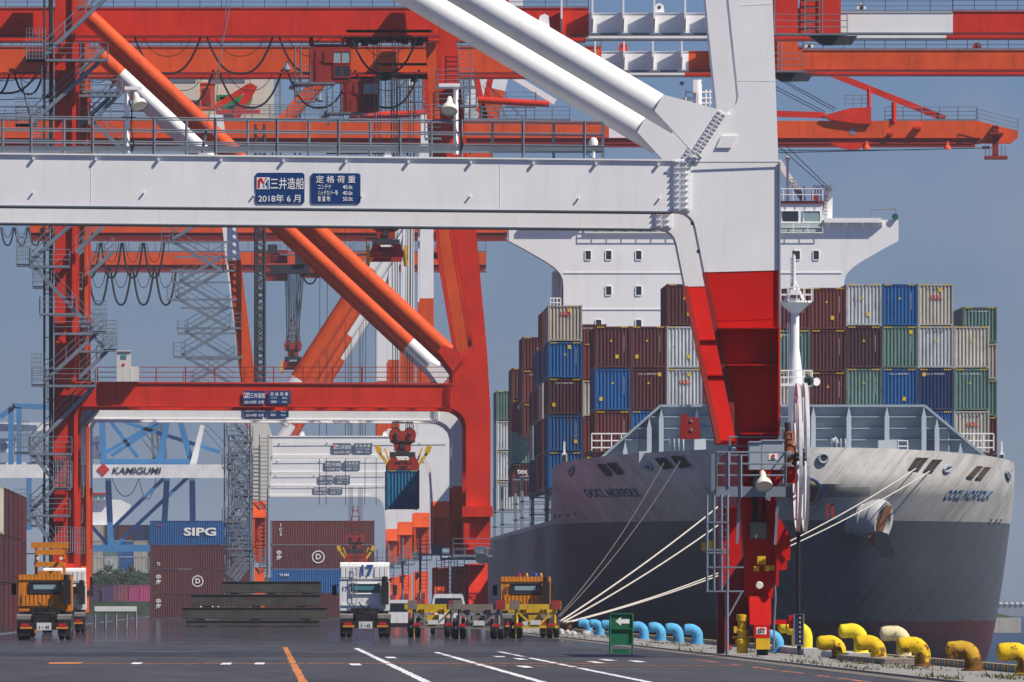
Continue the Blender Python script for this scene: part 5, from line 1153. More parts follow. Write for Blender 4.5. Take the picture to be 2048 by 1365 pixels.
for D, lab, yr, bm in ((932., 'banded white and orange crane with its boom lowered over the ship', '2021年 2月', True), (1049., 'banded crane with raised boom, second from front of the row', '2015年 7月', False), (1167., 'banded crane with raised boom, third from front of the row', '2016年 1月', False), (1278., 'farthest banded crane with raised boom, behind three others', '2014年 9月', False)):
    cranes.append(narrow_crane(D, lab, yr, bm))
cE, cF, cG, cH = cranes
festoon(cH, 1281, 176, 4, 42, 534, 76); festoon(cG, 1170, 160, 4, 40, 486, 70); festoon(cG, 1170, 2, 5, 26, 455, 36)
# boom nose, stays and end cabin of the lowered boom
E = 940.6; k = MB(); k.prism(pp([(1960,243),(2036,262),(2036,276),(2022,287),(1960,287)], E), E, E+1); k.build('boom_nose', ORANGE, cE)
k = MB(); k.prism(pp([(1645,232),(1700,217),(1742,215),(1742,248),(1715,248),(1660,240)], E), E-.3, E+1.2); k.prism(pp([(1660,287),(1745,287),(1718,298),(1700,299),(1682,296)], E), E-.2, E+1.1); k.split('stay_anchor', REDB, cE)
k = MB(); k.bar(P(1650, 143, E+.3), P(1890, 238, E+.3), .35, .5); k.tube(P(955, 200, E+.3), P(1098, 209, E+.3), .28, 12); k.bar(P(1552, 228, E+.3), P(1650, 231, E+.3), .4, .5); k.bar(P(1738, 178, E), P(1738, 218, E), .2, .25); k.bar(P(1788, 205, E), P(1788, 245, E), .25, .35); k.split('fore_stay', REDB, cE)
k = MB(); k.box(X(1985, E), X(1996, E), E-.6, E+.3, Z(312, E), Z(252, E)); k.box(X(1970, E), X(2014, E), E-1, E+1, Z(319, E), Z(313, E)); k.box(X(1978, E), X(2006, E), E-1, E+1, Z(270, E), Z(266, E)); k.box(X(1965, E), X(1978, E), E-.3, E+.3, Z(298, E), Z(293, E)); nc = k.build('nose_cabin', REDD, cE); k = MB()
for px in (1971, 1979, 2003, 2010): k.tube(P(px, 292, E-.9), P(px, 313, E-.9), .04, 5)
k.build('railing', GALVD, nc)
walkway(cE, X(1770, E), X(1953, E), E+.02, Z(241, E), None, 1.4); k = MB(); railing(k, [P(1955, 243, E-.9), P(2036, 264, E-.9)], 1.0); k.build('railing', GALV, cE); k = MB(); railing(k, [P(1690, 215, E), P(1740, 215, E)], 1.0, 3); k.build('railing', GALV, cE)
for px in (1733, 1895): floodlight('boom_floodlight', P(px, 299, E-.3), (0, 0, -1), .32, cE, ORANGE)
k = MB()
for a, b_ in (((1545, 148), (1672, 218)), ((1545, 152), (1668, 222)), ((1545, 170), (1650, 224)), ((1545, 176), (1640, 225)), ((1556, 302), (1840, 300)), ((1556, 306), (1985, 296)), ((1556, 276), (1664, 382)), ((1556, 292), (1660, 384))): k.tube(P(a[0], a[1], E+1), P(b_[0], b_[1], E+1), .035, 4)
k.build('stay_wire', CABLE, cE)
k = MB()
for px, py, w_, h_ in ((1835, 256, 15, 5), (1781, 268, 10, 4)): k.box(X(px-w_/2, E), X(px+w_/2, E), E-.5, E-.002, Z(py+h_/2, E), Z(py-h_/2, E))
k.split('bracket', REDB, cE); k = MB(); k.lathe(P(1705, 264, E-.02), (0, 1, 0), [(0, .28), (.015, .28)], 10); k.build('access_hole', GALV, cE)
sp1 = spreader('spreader', 'small far spreader hanging between crane legs above the red portal beam', 586, 683, 1290., None, Z(540, 1285))
sp2 = spreader('spreader', 'far spreader lowered in front of the maroon container stack', 711, 1068, 1255., None, Z(560, 1255), 'up')
k = MB()
for i in range(5):
    w_ = (26-i*4)/2; z = 1066-i*11
    for a, b_ in ((-w_, -w_+2), (w_, w_-2)): k.tube(P(711+a, z, 1255.), P(711+b_, z-11, 1255.), .05, 4)
    k.tube(P(711-w_, z, 1255.), P(711+w_, z, 1255.), .05, 4)
k.build('cable_basket', SPREAD, sp2)
k = MB()
for i in range(5):
    w_ = (22-i*3.5)/2; z = 681-i*10
    for a, b_ in ((-w_, -w_+1.7), (w_, w_-1.7)): k.tube(P(586+a, z, 1290.), P(586+b_, z-10, 1290.), .05, 4)
    k.tube(P(586-w_, z, 1290.), P(586+w_, z, 1290.), .05, 4)
k.build('cable_basket', SPREAD, sp1)
# cream machinery house with green mark on the lowered-boom crane
E = 944.; k = MB(); k.box(X(318, E), X(548, E), E, E+6, Z(241, E), Z(142, E)); mh = k.build('machinery_house', paint('cream_house_cladding', (.62, .60, .50), .6, .05, .1), cE)
k = MB()
for a, b_ in ((322, 392), (418, 490)): k.box(X(a, E), X(b_, E), E-.04, E-.003, Z(166, E), Z(151, E))
k.split('louvre', GALVD, mh); GRNM = paint('green_house_mark', (.01, .27, .09), .5)
k = MB(); c = P(470, 190, E); pts = [(c.x+1.5*math.cos(a), c.z+1.5*math.sin(a)) for a in [math.pi+math.pi*i/10 for i in range(11)]]; k.prism(pts, E-.05, E-.004); c = P(436, 77, E); k.box(X(440, E), X(462, E), E-.05, E-.004, Z(200, E), Z(194, E)); k.build('green_mark', GRNM, mh)
k = MB(); k.box(X(400, E), X(430, E), E-2.6, E-.6, Z(222, E), Z(168, E)); hz_ = k.build('hoist_cabin', ORANGE, cE); k = MB(); k.box(X(406, E), X(421, E), E-2.65, E-2.603, Z(213, E), Z(180, E)); k.build('door', REDD, hz_)
k = MB(); k.bar(P(430, 216, E-1), P(500, 172, E-1), .35, .5); k.bar(P(432, 224, E-1), P(520, 224, E-1), .3, .35); k.bar(P(508, 170, E-1), P(470, 236, E-1), .6, .7); k.split('hoist_frame', REDB, cE)
k = MB(); railing(k, [P(395, 168, E-2.8), P(500, 168, E-2.8)], 1.1); railing(k, [P(440, 236, E-3), P(640, 236, E-3)], 1.1); railing(k, [P(600, 214, E-3), P(860, 214, E-3)], 1.2); k.build('railing', GALVD, cE)
# hoist machinery under the cabs: dense ropes and trolley frames
for c_, D, px0, px1, py, zb in ((cB, 790., 700, 850, 74, 455), (cC, 845., 762, 862, 146, 855)):
    k = MB(); rgt = random.Random(int(D))
    for i in range(16): x = X(px0+(px1-px0)*i/15, D); h = rgt.uniform(.25, .75); k.box(x-.28, x+.22, D-.7, D+.7, Z(py, D)-h, Z(py, D)-.05)
    k.box(X(px0, D), X(px1, D), D-.8, D+.8, Z(py, D)-.2, Z(py, D)); k.build('trolley_gear', DARK, c_)
for px in (640, 655, 690, 733, 752, 812, 822): k = MB(); k.tube(P(px, 455, 1000.), P(px+random.uniform(-4, 4), 1010, 1000.), .03, 4); k.build('hoist_rope', CABLE, cE)
for D_, c_ in ((1049., cF), (1167., cG)):
    k = MB()
    for i in range(9): k.tube(P(570+i*4.5+(1167-D_)*.02, 545, D_), P(575+i*2.5, 690, D_), .03, 4)
    k.box(X(540, D_), X(620, D_), D_-1, D_+1, Z(548, D_), Z(530, D_)); k.box(X(535, D_), X(555, D_), D_-1.2, D_+1, Z(508, D_), Z(490, D_)); k.box(X(590, D_), X(612, D_), D_-1.2, D_+1, Z(530, D_), Z(506, D_)); k.build('trolley', DARK, c_)
# more of the crowded upper works seen between the two wide cranes
E = 946.
k = MB(); k.tube(P(560, 252, E), P(668, 132, E), .62, 16); k.build('back_strut', ORANGE, cE, smooth=True)
k = MB(); k.tube(P(735, 232, E), P(860, 226, E), .3, 12); k.build('tie_tube', REDB, cE, smooth=True)
k = MB(); k.box(X(652, E), X(768, E), E-5, E-3, Z(312, E), Z(284, E)); railing(k, [P(652, 284, E-5), P(768, 284, E-5)], 1.1); k.build('trolley_platform', DARK, cE)
k = MB(); k.box(X(700, E), X(735, E), E-5, E-3, Z(268, E), Z(232, E)); hx = k.build('operator_cab', REDD, cE); k = MB(); k.box(X(712, E), X(732, E), E-5.04, E-5.003, Z(264, E), Z(246, E)); k.build('window', GLASSL, hx)
for px, w_ in ((545, 16), (858, 10), (772, 22), (800, 14), (700, 12), (590, 10), (928, 12)):
    k = MB(); n = 14
    for sx_ in (0, w_): k.bar(P(px+sx_, 140, E+2), P(px+sx_, 310, E+2), .12, .12)
    for i in range(n): k.bar(P(px, 145+i*11.5, E+2), P(px+w_, 145+i*11.5+(6 if i % 2 else 0), E+2), .07, .07)
    k.build('lattice_tower', GALVD, cE)
for px, py, w_ in ((792, 175, 60), (800, 205, 55), (590, 205, 40), (640, 240, 60), (830, 240, 50), (960, 245, 90), (1010, 215, 60)):
    landing(cE, X(px, E), X(px+w_, E), E-3.5, E-2.2, Z(py, E), True, GALVD)
for a, b_ in (((940, 95), (982, 300)), ((985, 140), (948, 300)), ((1020, 150), (1110, 205)), ((955, 215), (990, 250))): k = MB(); k.bar(P(a[0], a[1], E+4), P(b_[0], b_[1], E+4), .5, .8, up=(0, 1, 0)); k.build('apex_member', REDB if a[0] < 1000 else WHITE, cE)
k = MB()
for a, b_ in (((965, 170), (1005, 245)), ((970, 165), (1060, 250)), ((975, 160), (1015, 240)), ((1090, 245), (1180, 310)), ((1130, 280), (1190, 320))): k.tube(P(a[0], a[1], E+3), P(b_[0], b_[1], E+3), .03, 4)
k.build('stay_wire', CABLE, cE)
for D_, c_, y0 in ((1171., cG, 457), (1282., cH, 492)):
    for px in (560, 640, 700, 900): landing(c_, X(px, D_), X(px+38, D_), D_-1.5, D_-.3, Z(y0+52, D_), True, GALVD)
    k = MB(); k.box(X(530, D_), X(575, D_), D_-1, D_+1, Z(y0+70, D_), Z(y0+44, D_)); k.box(X(600, D_), X(640, D_), D_-1, D_+1, Z(y0+64, D_), Z(y0+46, D_)); k.split('hoist_housing', REDD, c_)
    festoon(c_, D_, 600, 2, 40, y0+36, 40)
# lowered platforms at the landside foot of the first wide crane
for px0, px1, py in ((108, 145, 930), (112, 142, 1060), (146, 170, 1062)):
    k = MB(); x0, x1, z0 = X(px0, 785), X(px1, 785), Z(py, 785)
    for i in range(6): k.tube((x0+(x1-x0)*i/5, 782.8, z0-1.6), (x0+(x1-x0)*i/5, 782.8, z0+.2), .025, 4)
    for i in range(6): k.tube((x0, 782.8, z0-1.6+i*.36), (x1, 782.8, z0-1.6+i*.36), .025, 4)
    k.build('mesh_gate', GALV, cB)
E = 1052.
for a, b_, m in (((738, 140), (738, 300), WHITE), ((822, 140), (822, 230), WHITE), ((905, 150), (905, 300), WHITE), ((850, 150), (850, 300), REDB)): k = MB(); k.bar(P(a[0], a[1], E), P(b_[0], b_[1], E), .5, .6, up=(0, 1, 0)); k.build('upper_post', m, cF)
for px, py, w_ in ((560, 268, 70), (705, 292, 60), (880, 280, 60), (190, 236, 60), (60, 230, 50), (250, 190, 40)): landing(cF, X(px, E), X(px+w_, E), E-2.5, E-1.2, Z(py, E), True, GALVD)
k = MB()
for i in range(14): k.tube(P(755+i*7.5, 140, E-1), P(757+i*7.2, 312, E-1), .035, 4)
for i in range(7): k.tube(P(880-i*9, 312, E-1), P(985-i*4, 205, E-1), .03, 4)
k.build('hoist_rope', CABLE, cF)
k = MB()
for a, b_ in (((0, 200), (110, 196)), ((0, 214), (110, 216)), ((0, 228), (110, 224)), ((175, 205), (330, 212)), ((175, 222), (330, 224)), ((20, 70), (60, 240)), ((36, 137), (62, 240))): k.tube(P(a[0], a[1], E), P(b_[0], b_[1], E), .05, 4)
k.build('stay_wire', CABLE, cF)
stair(cC, P(178, 250, 840.), P(245, 185, 840.), 838.4); stair(cC, P(245, 300, 840.), P(180, 240, 840.), 838.9); landing(cC, X(165, 840), X(240, 840), 838., 839.4, Z(184, 840), True, GALVD)
for px in (22, 62, 186, 226, 300): 
    k = MB(); x, z = X(px, 1000.), Z(290, 1000.); k.box(x-.35, x+.35, 999.6, 1000.4, z-.25, z); k.bar((x-.3, 1000, z-.2), (x-.5, 1000, z-1.1), .06, .06); k.bar((x+.3, 1000, z-.2), (x+.5, 1000, z-1.1), .06, .06); k.build('cable_trolley', DARK, cE)
# ================================================================ quay edge: kerb, bollards, ropes, sign, rails
KY = paint('kerb_yellow', (.62, .38, .02), .7, .15, .3, .1, sc=2); KD = paint('kerb_black', (.03, .03, .03), .8, .2, .2, .05, sc=2)
km = []
for m in (CONC, KY, KD):
    b = MB(); b.box(-.12, .12, -.0, 2.3 if m is CONC else .45, 0, .17); me = b.mesh('kerb_block'); me.materials.append(m); km.append((me, 2.35 if m is CONC else .5))
y = 236.0; i = 0
while y < 640:
    me, ln = km[(0, 1, 2, 1)[i % 4] if y > 300 or i % 4 else 0]; o = bpy.data.objects.new('kerb_block', me); COL.objects.link(o); o.parent = quay; o.location = (17.5-QX, y, .06); y += ln; i += 1
b = MB(); b.box(14.93, 15.0, 150, 1700, .0, .05); b.box(15.07, 15.12, 150, 1700, .0, .04); b.build('crane_rail', GALVD, kind='structure', org=(15, 240, 0))
b = MB(); b.box(-14.0, -13.93, 150, 1700, .0, .05); b.build('crane_rail', GALVD, kind='structure', org=(-14, 240, 0))
b = MB(); b.prism_x([(0, 0), (0, 0.01)], 0, 1) if False else None
def bollard(px, D, Xr, col, label, h=.80, r=.20, over=.52, group=None, base=0.06):
    x = Xr; b = MB(); pts = [(x, D, base)]; rs = [r*1.02]; bend = r*1.35
    zc = base+h-r-bend; pts.append((x, D, zc)); rs.append(r)
    for k in range(1, 7): a = k*math.pi/12; pts.append((x-bend+bend*math.cos(a), D, zc+bend*math.sin(a))); rs.append(r)
    L0 = x-bend
    for dx, q in ((.35, 1.0), (.55, 1.0), (.74, .98), (.86, .86), (.94, .62), (1.0, .2)): pts.append((L0-(over)*dx, D, zc+bend-.03*dx)); rs.append(r*q)
    jr = random.Random(int(px)); rs = [q*jr.uniform(.965, 1.03) for q in rs]; b.path(pts, rs, 16); b.lathe((x, D, base-.01), (0, 0, 1), [(0, r*1.38), (.05, r*1.38), (.06, r*1.02)], 16); o = b.build('bollard', col, smooth=True, org=(x, D, base)); return tag(o, label, 'bollard', group)
def rusty_old(name, col, rust, sc=2.2, gcol=(.09, .035, .02)): return paint(name, col, .5, .10, .45, rust, sc=sc, gcol=gcol)
def rusty(name, col, rust, sc=2.2, gcol=None):
    # bollard paint: chipped and rusting upward from the foot, scuffed by ropes
    m, N, Lk, B = nodes(name); pos = N.new('ShaderNodeNewGeometry').outputs['Position']; sp = N.new('ShaderNodeSeparateXYZ'); Lk.new(pos, sp.inputs[0])
    a = noise(N, Lk, pos, 2.0, 5, .6); r = ramp(N, .3, tuple(c*.78 for c in col)+(1,), .7, tuple(min(1, c*1.08) for c in col)+(1,)); Lk.new(a, r.inputs[0]); c = r.outputs[0]
    n1 = noise(N, Lk, pos, 3.2, 6, .68); mz = N.new('ShaderNodeMapRange'); mz.inputs['From Min'].default_value = .05; mz.inputs['From Max'].default_value = .75; mz.inputs['To Min'].default_value = rust*1.15; mz.inputs['To Max'].default_value = rust*.25; Lk.new(sp.outputs['Z'], mz.inputs['Value'])
    ad = N.new('ShaderNodeMath'); ad.operation = 'ADD'; Lk.new(n1, ad.inputs[0]); Lk.new(mz.outputs['Result'], ad.inputs[1])
    r1 = ramp(N, .66, g(0), .72, g(.92)); Lk.new(ad.outputs[0], r1.inputs[0]); n2 = noise(N, Lk, pos, 9, 5, .7); rc2 = ramp(N, .35, (.045, .022, .014, 1), .65, (.20, .075, .028, 1)); Lk.new(n2, rc2.inputs[0])
    c = mixc(N, Lk, r1.outputs[0], c, rc2.outputs[0]); st = noise(N, Lk, pos, 1.0, 5, .7, (14, 14, 2)); r3 = ramp(N, .55, g(0), .8, g(.5)); Lk.new(st, r3.inputs[0]); c = mixc(N, Lk, r3.outputs[0], c, (.12, .09, .07))
    Lk.new(c, B.inputs['Base Color']); B.inputs['Roughness'].default_value = .85; B.inputs['Specular IOR Level'].default_value = .15
    bp = N.new('ShaderNodeBump'); bp.inputs['Strength'].default_value = .5; bp.inputs['Distance'].default_value = .02; Lk.new(n1, bp.inputs['Height']); Lk.new(bp.outputs[0], B.inputs['Normal']); return m
BLB = rusty('sky_blue_bollard_paint', (.10, .40, .66), .10); BY1 = rusty('yellow_bollard_paint', (.82, .64, .03), .10); BY2 = rusty('rusting_yellow_bollard_paint', (.74, .49, .02), .22); BY3 = rusty('rusted_bollard_paint', (.55, .33, .03), .30); BP = rusty('faded_pale_bollard_paint', (.70, .62, .36), .22); BK = rusty('dark_rust_bollard', (.05, .04, .035), .3)
bl = [(1395, 'nearest to the red crane foot'), (1357, 'second from the red crane foot'), (1322, 'third from the red crane foot'), (1288, 'just right of the green sign'), (1225, 'half hidden behind the green sign'), (1200, 'just left of the green sign'), (1177, 'farthest, beside the dark rope bollard')]
for px, lab in bl: bollard(px, 17.0*F/(px-VX), 17.0, BLB, 'sky blue curved pipe bollard, ' + lab, .80, .215, .26, 'blue bollards along the quay edge')
bollard(1140, 17.0*F/(1136-VX), 17.0, BK, 'dark rusty bollard holding the white mooring ropes', .75, .22, .3)
bollard(1532, 16.7*F/(1556-VX), 16.7, BLB, 'sky blue curved bollard half hidden behind the red crane foot', .75, .2, .3)
for px, Xr, col, lab, h in ((1596, 17.3, BY1, 'bright yellow curved bollard behind the cable guide, left of a pair', .92), (1612, 17.15, BY1, 'bright yellow curved bollard behind the cable guide, right of a pair', .88), (1678, 16.6, BY2, 'small orange-yellow rusting bollard before the pale plinth', .68), (1722, 17.2, BY1, 'clean yellow bollard standing tallest behind the pale plinth', .88),
                          (1757, 16.75, BY2, 'yellow bollard with rusty post in front of the clean yellow one', .74), (1808, 17.3, BP, 'faded cream bollard with rusty post behind the brown slab', .86), (1845, 16.7, BP if False else BY2, 'yellow and white peeling bollard at the end of the brown slab', .76), (1946, 16.8, BY3, 'heavily rusted brown and yellow bollard standing alone by the water', .72), (2052, 16.9, BY2, 'yellow bollard cut off by the right edge of the picture', .74)):
    bollard(px, Xr*F/(px-VX), Xr, col, lab, h, .205, .38, 'yellow bollards near the bow', base=.06 if h < .8 else .2)
for x0, x1, D0, D1, h, m, lab in ((16.75, 17.35, 352, 385, .26, CONCW, 'pale concrete plinth under the pair of yellow bollards'), (16.75, 17.36, 325, 341, .24, CONCW, 'pale concrete plinth beside the clean yellow bollard'), (16.3, 17.34, 298, 323, .2, paint('brown_stained_concrete', (.25, .21, .17), .9, .2, .4, sc=1.2), 'brown stained concrete slab below the cream bollard')):
    b = MB(); b.prism_z([(x0, D0), (x1, D0), (x1, D1), (x0, D1)], .062, h); tag(b.build('concrete_plinth', m), lab, 'plinth')
# mooring ropes
def rope(a, b_, sag, r, label, group, mat=ROPE):
    k = MB(); a, b_ = Vector(a), Vector(b_); k.path([a.lerp(b_, t/24)-Vector((0, 0, sag*4*(t/24)*(1-t/24))) for t in range(25)], r, 6); return tag(k.build('mooring_rope', mat, smooth=True), label, 'rope', group)
rb = Vector((16.45, 620, .62)); gr = 'mooring ropes from the bow'
rope(hull_pt(1826, 938, .2), rb+Vector((.1, 0, 0)), 1.1, .038, 'cream mooring rope to the leftmost right-bow fairlead, lowest of the ropes', gr)
rope(hull_pt(1854, 943, .2), rb+Vector((.35, -2, .04)), 1.0, .038, 'cream mooring rope to the second right-bow fairlead', gr)
rope(hull_pt(1530, 938, .3), rb+Vector((-.2, 0, .08)), .35, .048, 'thick cream mooring rope rising behind the red crane foot, upper of two', gr)
rope(hull_pt(1560, 958, .3), rb+Vector((-.05, 0, .02)), .45, .045, 'thick cream mooring rope rising behind the red crane foot, lower of two', gr)
DR_ = paint('dark_wet_rope', (.10, .09, .085), .9)
rope(hull_pt(1333, 926, .2), (16.4, 632, .9), .6, .035, 'thin dark rope from the left-bow fairlead, left of two', gr, DR_); rope(hull_pt(1365, 923, .2), (16.5, 632, .9), .6, .035, 'thin dark rope from the left-bow fairlead, right of two', gr, DR_)
k = MB(); D = 752.; k.box(X(1652, D), X(1657, D), D, D+.1, Z(1038, D), Z(1012, D)); k.box(X(1662, D), X(1668, D), D, D+.1, Z(1034, D), Z(1008, D)); k.box(X(1652, D), X(1668, D), D, D+.1, Z(1012, D), Z(1008, D)); tag(k.build('rat_guard', REDD), 'red rat guard plate clipped on the right-hand ropes', 'rat guard')
# green arrow board
GRN = paint('green_sign_paint', (.010, .13, .06), .5, .1, .15, sc=2); D = 374.; t = thing('arrow_sign', 'green standing sign board with white arrow pointing left', 'sign', (X(1242, D), D, 0))
k = MB(); k.box(X(1221, D), X(1264, D), D, D+.04, Z(1258, D), Z(1229, D)); k.box(X(1222, D), X(1263, D), D+.01, D+.05, Z(1288, D), Z(1258.5, D)); k.build('panel', GRN, t)
k = MB(); fr = [(1220, 1306, 1220, 1227), (1265, 1306, 1265, 1227), (1219, 1228, 1266, 1228), (1220, 1258, 1265, 1258), (1220, 1289, 1265, 1289), (1225, 1300, 1258, 1300)]
for a in fr: k.bar(P(a[0], a[1], D-.03), P(a[2], a[3], D-.03), .045, .045)
k.box(X(1226, D), X(1258, D), D-.05, D+.3, 0.0, .16)
for px in (1217, 1265): k.bar((X(px, D), D-.4, .03), (X(px, D), D+.5, .03), .05, .05)
k.build('frame', GRN, t)
k = MB(); k.prism(pp([(1231,1243),(1242,1234),(1242,1239),(1259,1239),(1259,1247.5),(1242,1247.5),(1242,1252)], D), D-.012, D-.002); k.build('arrow', LETW, t)
# weeds along the crane rail and quay kerb
GR = paint('dry_green_weeds', (.105, .105, .045), .9, .5, .3, sc=3); rgw = random.Random(3); k = MB()
for i in range(3800):
    y = 238+rgw.random()**1.6*420; x = rgw.choice((rgw.gauss(15.75, .16), rgw.gauss(16.15, .30), rgw.gauss(14.55, .12)))
    if math.sin(y*.21)+math.sin(y*.083+2)+rgw.uniform(-1.2, 1.2) < .1 or (339 < y < 372 and x < 15.6): continue
    h = rgw.uniform(.03, .13)*(1.5 if rgw.random() < .1 else 1); a = rgw.uniform(0, 6.28); w_ = rgw.uniform(.012, .04); lx, ly = rgw.uniform(-.1, .1), rgw.uniform(-.1, .1)
    k.add([(x-w_*math.cos(a), y-w_*math.sin(a), .04), (x+w_*math.cos(a), y+w_*math.sin(a), .04), (x+lx, y+ly, .05+h)], [(0, 1, 2)])
k.build('grass', GR, kind='stuff', org=(15.8, 240, 0))
b = MB(); b.box(QX-4.0+.02, QX-3.42, -200, 2600, .005, .012); b.build('gravel_joint', paint('gravel_joint', (.16, .14, .12), .95, .3, .3, sc=3), kind='structure', org=(QX-3.7, 0, 0))
# rubble and litter heap by the rope bollard
rgs = random.Random(9)
for i in range(14):
    k = MB(); x, y, z = rgs.uniform(15.2, 16.8), rgs.uniform(560, 615), .07; s_ = rgs.uniform(.1, .25); k.lathe((x, y, z), (rgs.uniform(-.3, .3), rgs.uniform(-.3, .3), 1), [(0, s_), (s_*.7, s_*.9), (s_*1.2, s_*.4)], 6)
    tag(k.build('stone', paint('pale_stone', (.45, .42, .38), .9, .2, .3, sc=2)), 'pale loose stone lying on the quay near the far blue bollards', 'stone', 'loose stones near the blue bollards')
# ================================================================ vehicles and trailers
TWHITE = paint('white_truck_paint', (.72, .72, .71), .35, .06, .32, sc=1.5); TORANGE = paint('orange_truck_paint', (.60, .20, .012), .45, .12, .5, .06, sc=1.5); TYELLOW = paint('yellow_chassis_paint', (.56, .36, .015), .55, .18, .5, .22, sc=1.5)
MUD = paint('grey_mudguard_plastic', (.20, .19, .18), .7, .15, .3, sc=2); TBRN = paint('weathered_grey_brown_steel', (.19, .165, .14), .7, .2, .4, .15, sc=1.5); CHAS = paint('black_chassis_paint', (.016, .016, .018), .6, .2, .3, sc=2)
REDL = glass('red_tail_lamp', (.45, .01, .01), .2); AMB = glass('amber_reflector', (.62, .24, .01), .25); BLUL = glass('blue_beacon', (.02, .12, .6), .2); PLATE = paint('pale_number_plate', (.55, .58, .54), .5)
def wheel(parent, x, y, r=.5, w_=.28, hub=True):
    k = MB(); k.lathe((x-w_/2, y, r), (1, 0, 0), [(0, r*.62), (.02, r*.9), (.06, r), (w_-.06, r), (w_-.02, r*.9), (w_, r*.62)], 20); o = k.build('tyre', RUBBER, parent, smooth=True)
    if hub: k = MB(); k.lathe((x-w_/2-.005, y, r), (1, 0, 0), [(0, r*.2), (.01, r*.55), (w_, r*.55), (w_+.01, r*.2)], 12); k.build('rim', GALVD, o)
    return o
def ribs(k, x0, x1, y, z0, z1, n, d):
    pts = []; p = (x1-x0)/n
    for i in range(n): pts += [(x0+i*p, y), (x0+i*p+p*.12, y-d), (x0+i*p+p*.78, y-d), (x0+i*p+p*.9, y)]
    pts.append((x1, y)); m = len(pts); k.add([(a, b, z0) for a, b in pts]+[(a, b, z1) for a, b in pts], [(i, i+1, i+1+m, i+m) for i in range(m-1)])
def tractor(label, px, D, body, group=None, fairing=True, number=None, beacons=False, glassm=None, zs=1.0, mark=None):
    x = X(px, D); t = thing('tractor_truck', label, 'truck', (x, D, 0), group); yc = D+3.4
    k = MB(); k.box(x-.46, x-.34, D, D+6.2, .78, 1.04); k.box(x+.34, x+.46, D, D+6.2, .78, 1.04)
    for yy in (.1, 1.5, 3.0, 5.8): k.box(x-.34, x+.34, D+yy, D+yy+.14, .80, 1.02)
    k.box(x-.7, x+.7, D+2.5, D+3.3, .9, 1.42); k.box(x-1.15, x+1.15, D+3.3, D+5.9, .55, 1.3); k.build('chassis', CHAS, t)
    k = MB(); k.lathe((x, D+1.3, 1.06), (0, 0, 1), [(0, .5), (.14, .55), (.18, .5)], 14); k.box(x-.55, x+.55, D+.4, D+1.2, 1.06, 1.14); k.build('fifth_wheel', CHAS, t)
    k = MB(); k.path([(x-.3, D+2.6, 1.7), (x-.1, D+2.2, 1.45), (x+.05, D+2.4, 1.3), (x+.2, D+2.2, 1.5), (x+.35, D+2.6, 1.75)], .035, 6); k.build('air_hose', CABLE, t)
    c = MB(); pr = [(x-1.18, 1.28), (x+1.18, 1.28), (x+1.22, 1.36), (x+1.22, 2.66), (x+1.19, 2.76), (x+1.12, 2.83), (x+1.02, 2.86), (x-1.02, 2.86), (x-1.12, 2.83), (x-1.19, 2.76), (x-1.22, 2.66), (x-1.22, 1.36)]; c.prism(pr, yc, yc+2.3); cb = c.build('cab', body, t)
    k = MB()
    if not fairing: ribs(k, x-1.1, x+.6, yc-.005, 1.62, 2.05, 9, .05)
    k.box(x-1.12, x+.65, yc-.06, yc-.002, 1.55, 1.61); k.build('rear_panel', body, cb)
    k = MB(); k.box(x-.72, x+.72, yc-.03, yc-.004, 2.12, 2.62); wn_ = k.build('rear_window', glassm or GLASS, cb)
    k = MB(); q = [(x-.72, yc-.04, 2.12), (x+.72, yc-.04, 2.12), (x+.72, yc-.04, 2.62), (x-.72, yc-.04, 2.62)]; k.path(q+[q[0]], .045, 6); k.build('window_seal', CHAS if not fairing else body, wn_)
    if glassm is GLASS or glassm is None or fairing:
        k = MB(); k.box(x-.55, x+.5, yc-.034, yc-.0301, 2.3, 2.52); k.build('windscreen_beyond', GLASST if fairing else GLASSL, wn_)
    if fairing:
        k = MB(); k.prism_x([(yc+.0, 2.87), (yc-.04, 3.45), (yc+.02, 3.58), (yc+.16, 3.66), (yc+.5, 3.66), (yc+1.6, 3.1), (yc+1.9, 2.87)], x-1.2, x+1.2); f = k.build('roof_fairing', body, t)
        k = MB(); ribs(k, x-1.18, x-.5, yc-.02, 2.92, 3.42, 3, .04); ribs(k, x+.45, x+1.18, yc-.02, 2.92, 3.42, 3, .04); k.box(x-1.21, x+1.21, yc-.05, yc-.005, 2.84, 2.88); k.build('fairing_ribs', body, f, kind='stuff')
    else:
        k = MB(); k.box(x-1.24, x+1.24, yc-.04, yc+2.3, 2.87, 2.97); ribs(k, x-1.24, x+1.24, yc-.04, 2.72, 2.97, 14, .015); k.build('roof', body, t)
    if beacons:
        for dx, m in ((-.3, REDL), (.05, AMB), (.5, BLUL), (.75, AMB)): k = MB(); k.lathe((x+dx, yc+.3, 2.98), (0, 0, 1), [(0, .07), (.12, .07), (.17, .03)], 10); k.build('beacon', m, t)
    k = MB(); k.box(x+.80, x+1.16, yc-.45, yc-.08, 1.6, 2.7); k.lathe((x+.97, yc-.28, 2.7), (0, 0, 1), [(0, .14), (.25, .14), (.28, .05)], 10); k.build('air_intake', CHAS, t)
    for sg in (-1, 1): k = MB(); k.box(x+sg*1.48-.11, x+sg*1.48+.11, yc+1.9, yc+2.0, 2.05, 2.55); k.bar((x+sg*1.22, yc+1.95, 2.55), (x+sg*1.48, yc+1.95, 2.55), .03, .03); k.build('mirror', CHAS, t)
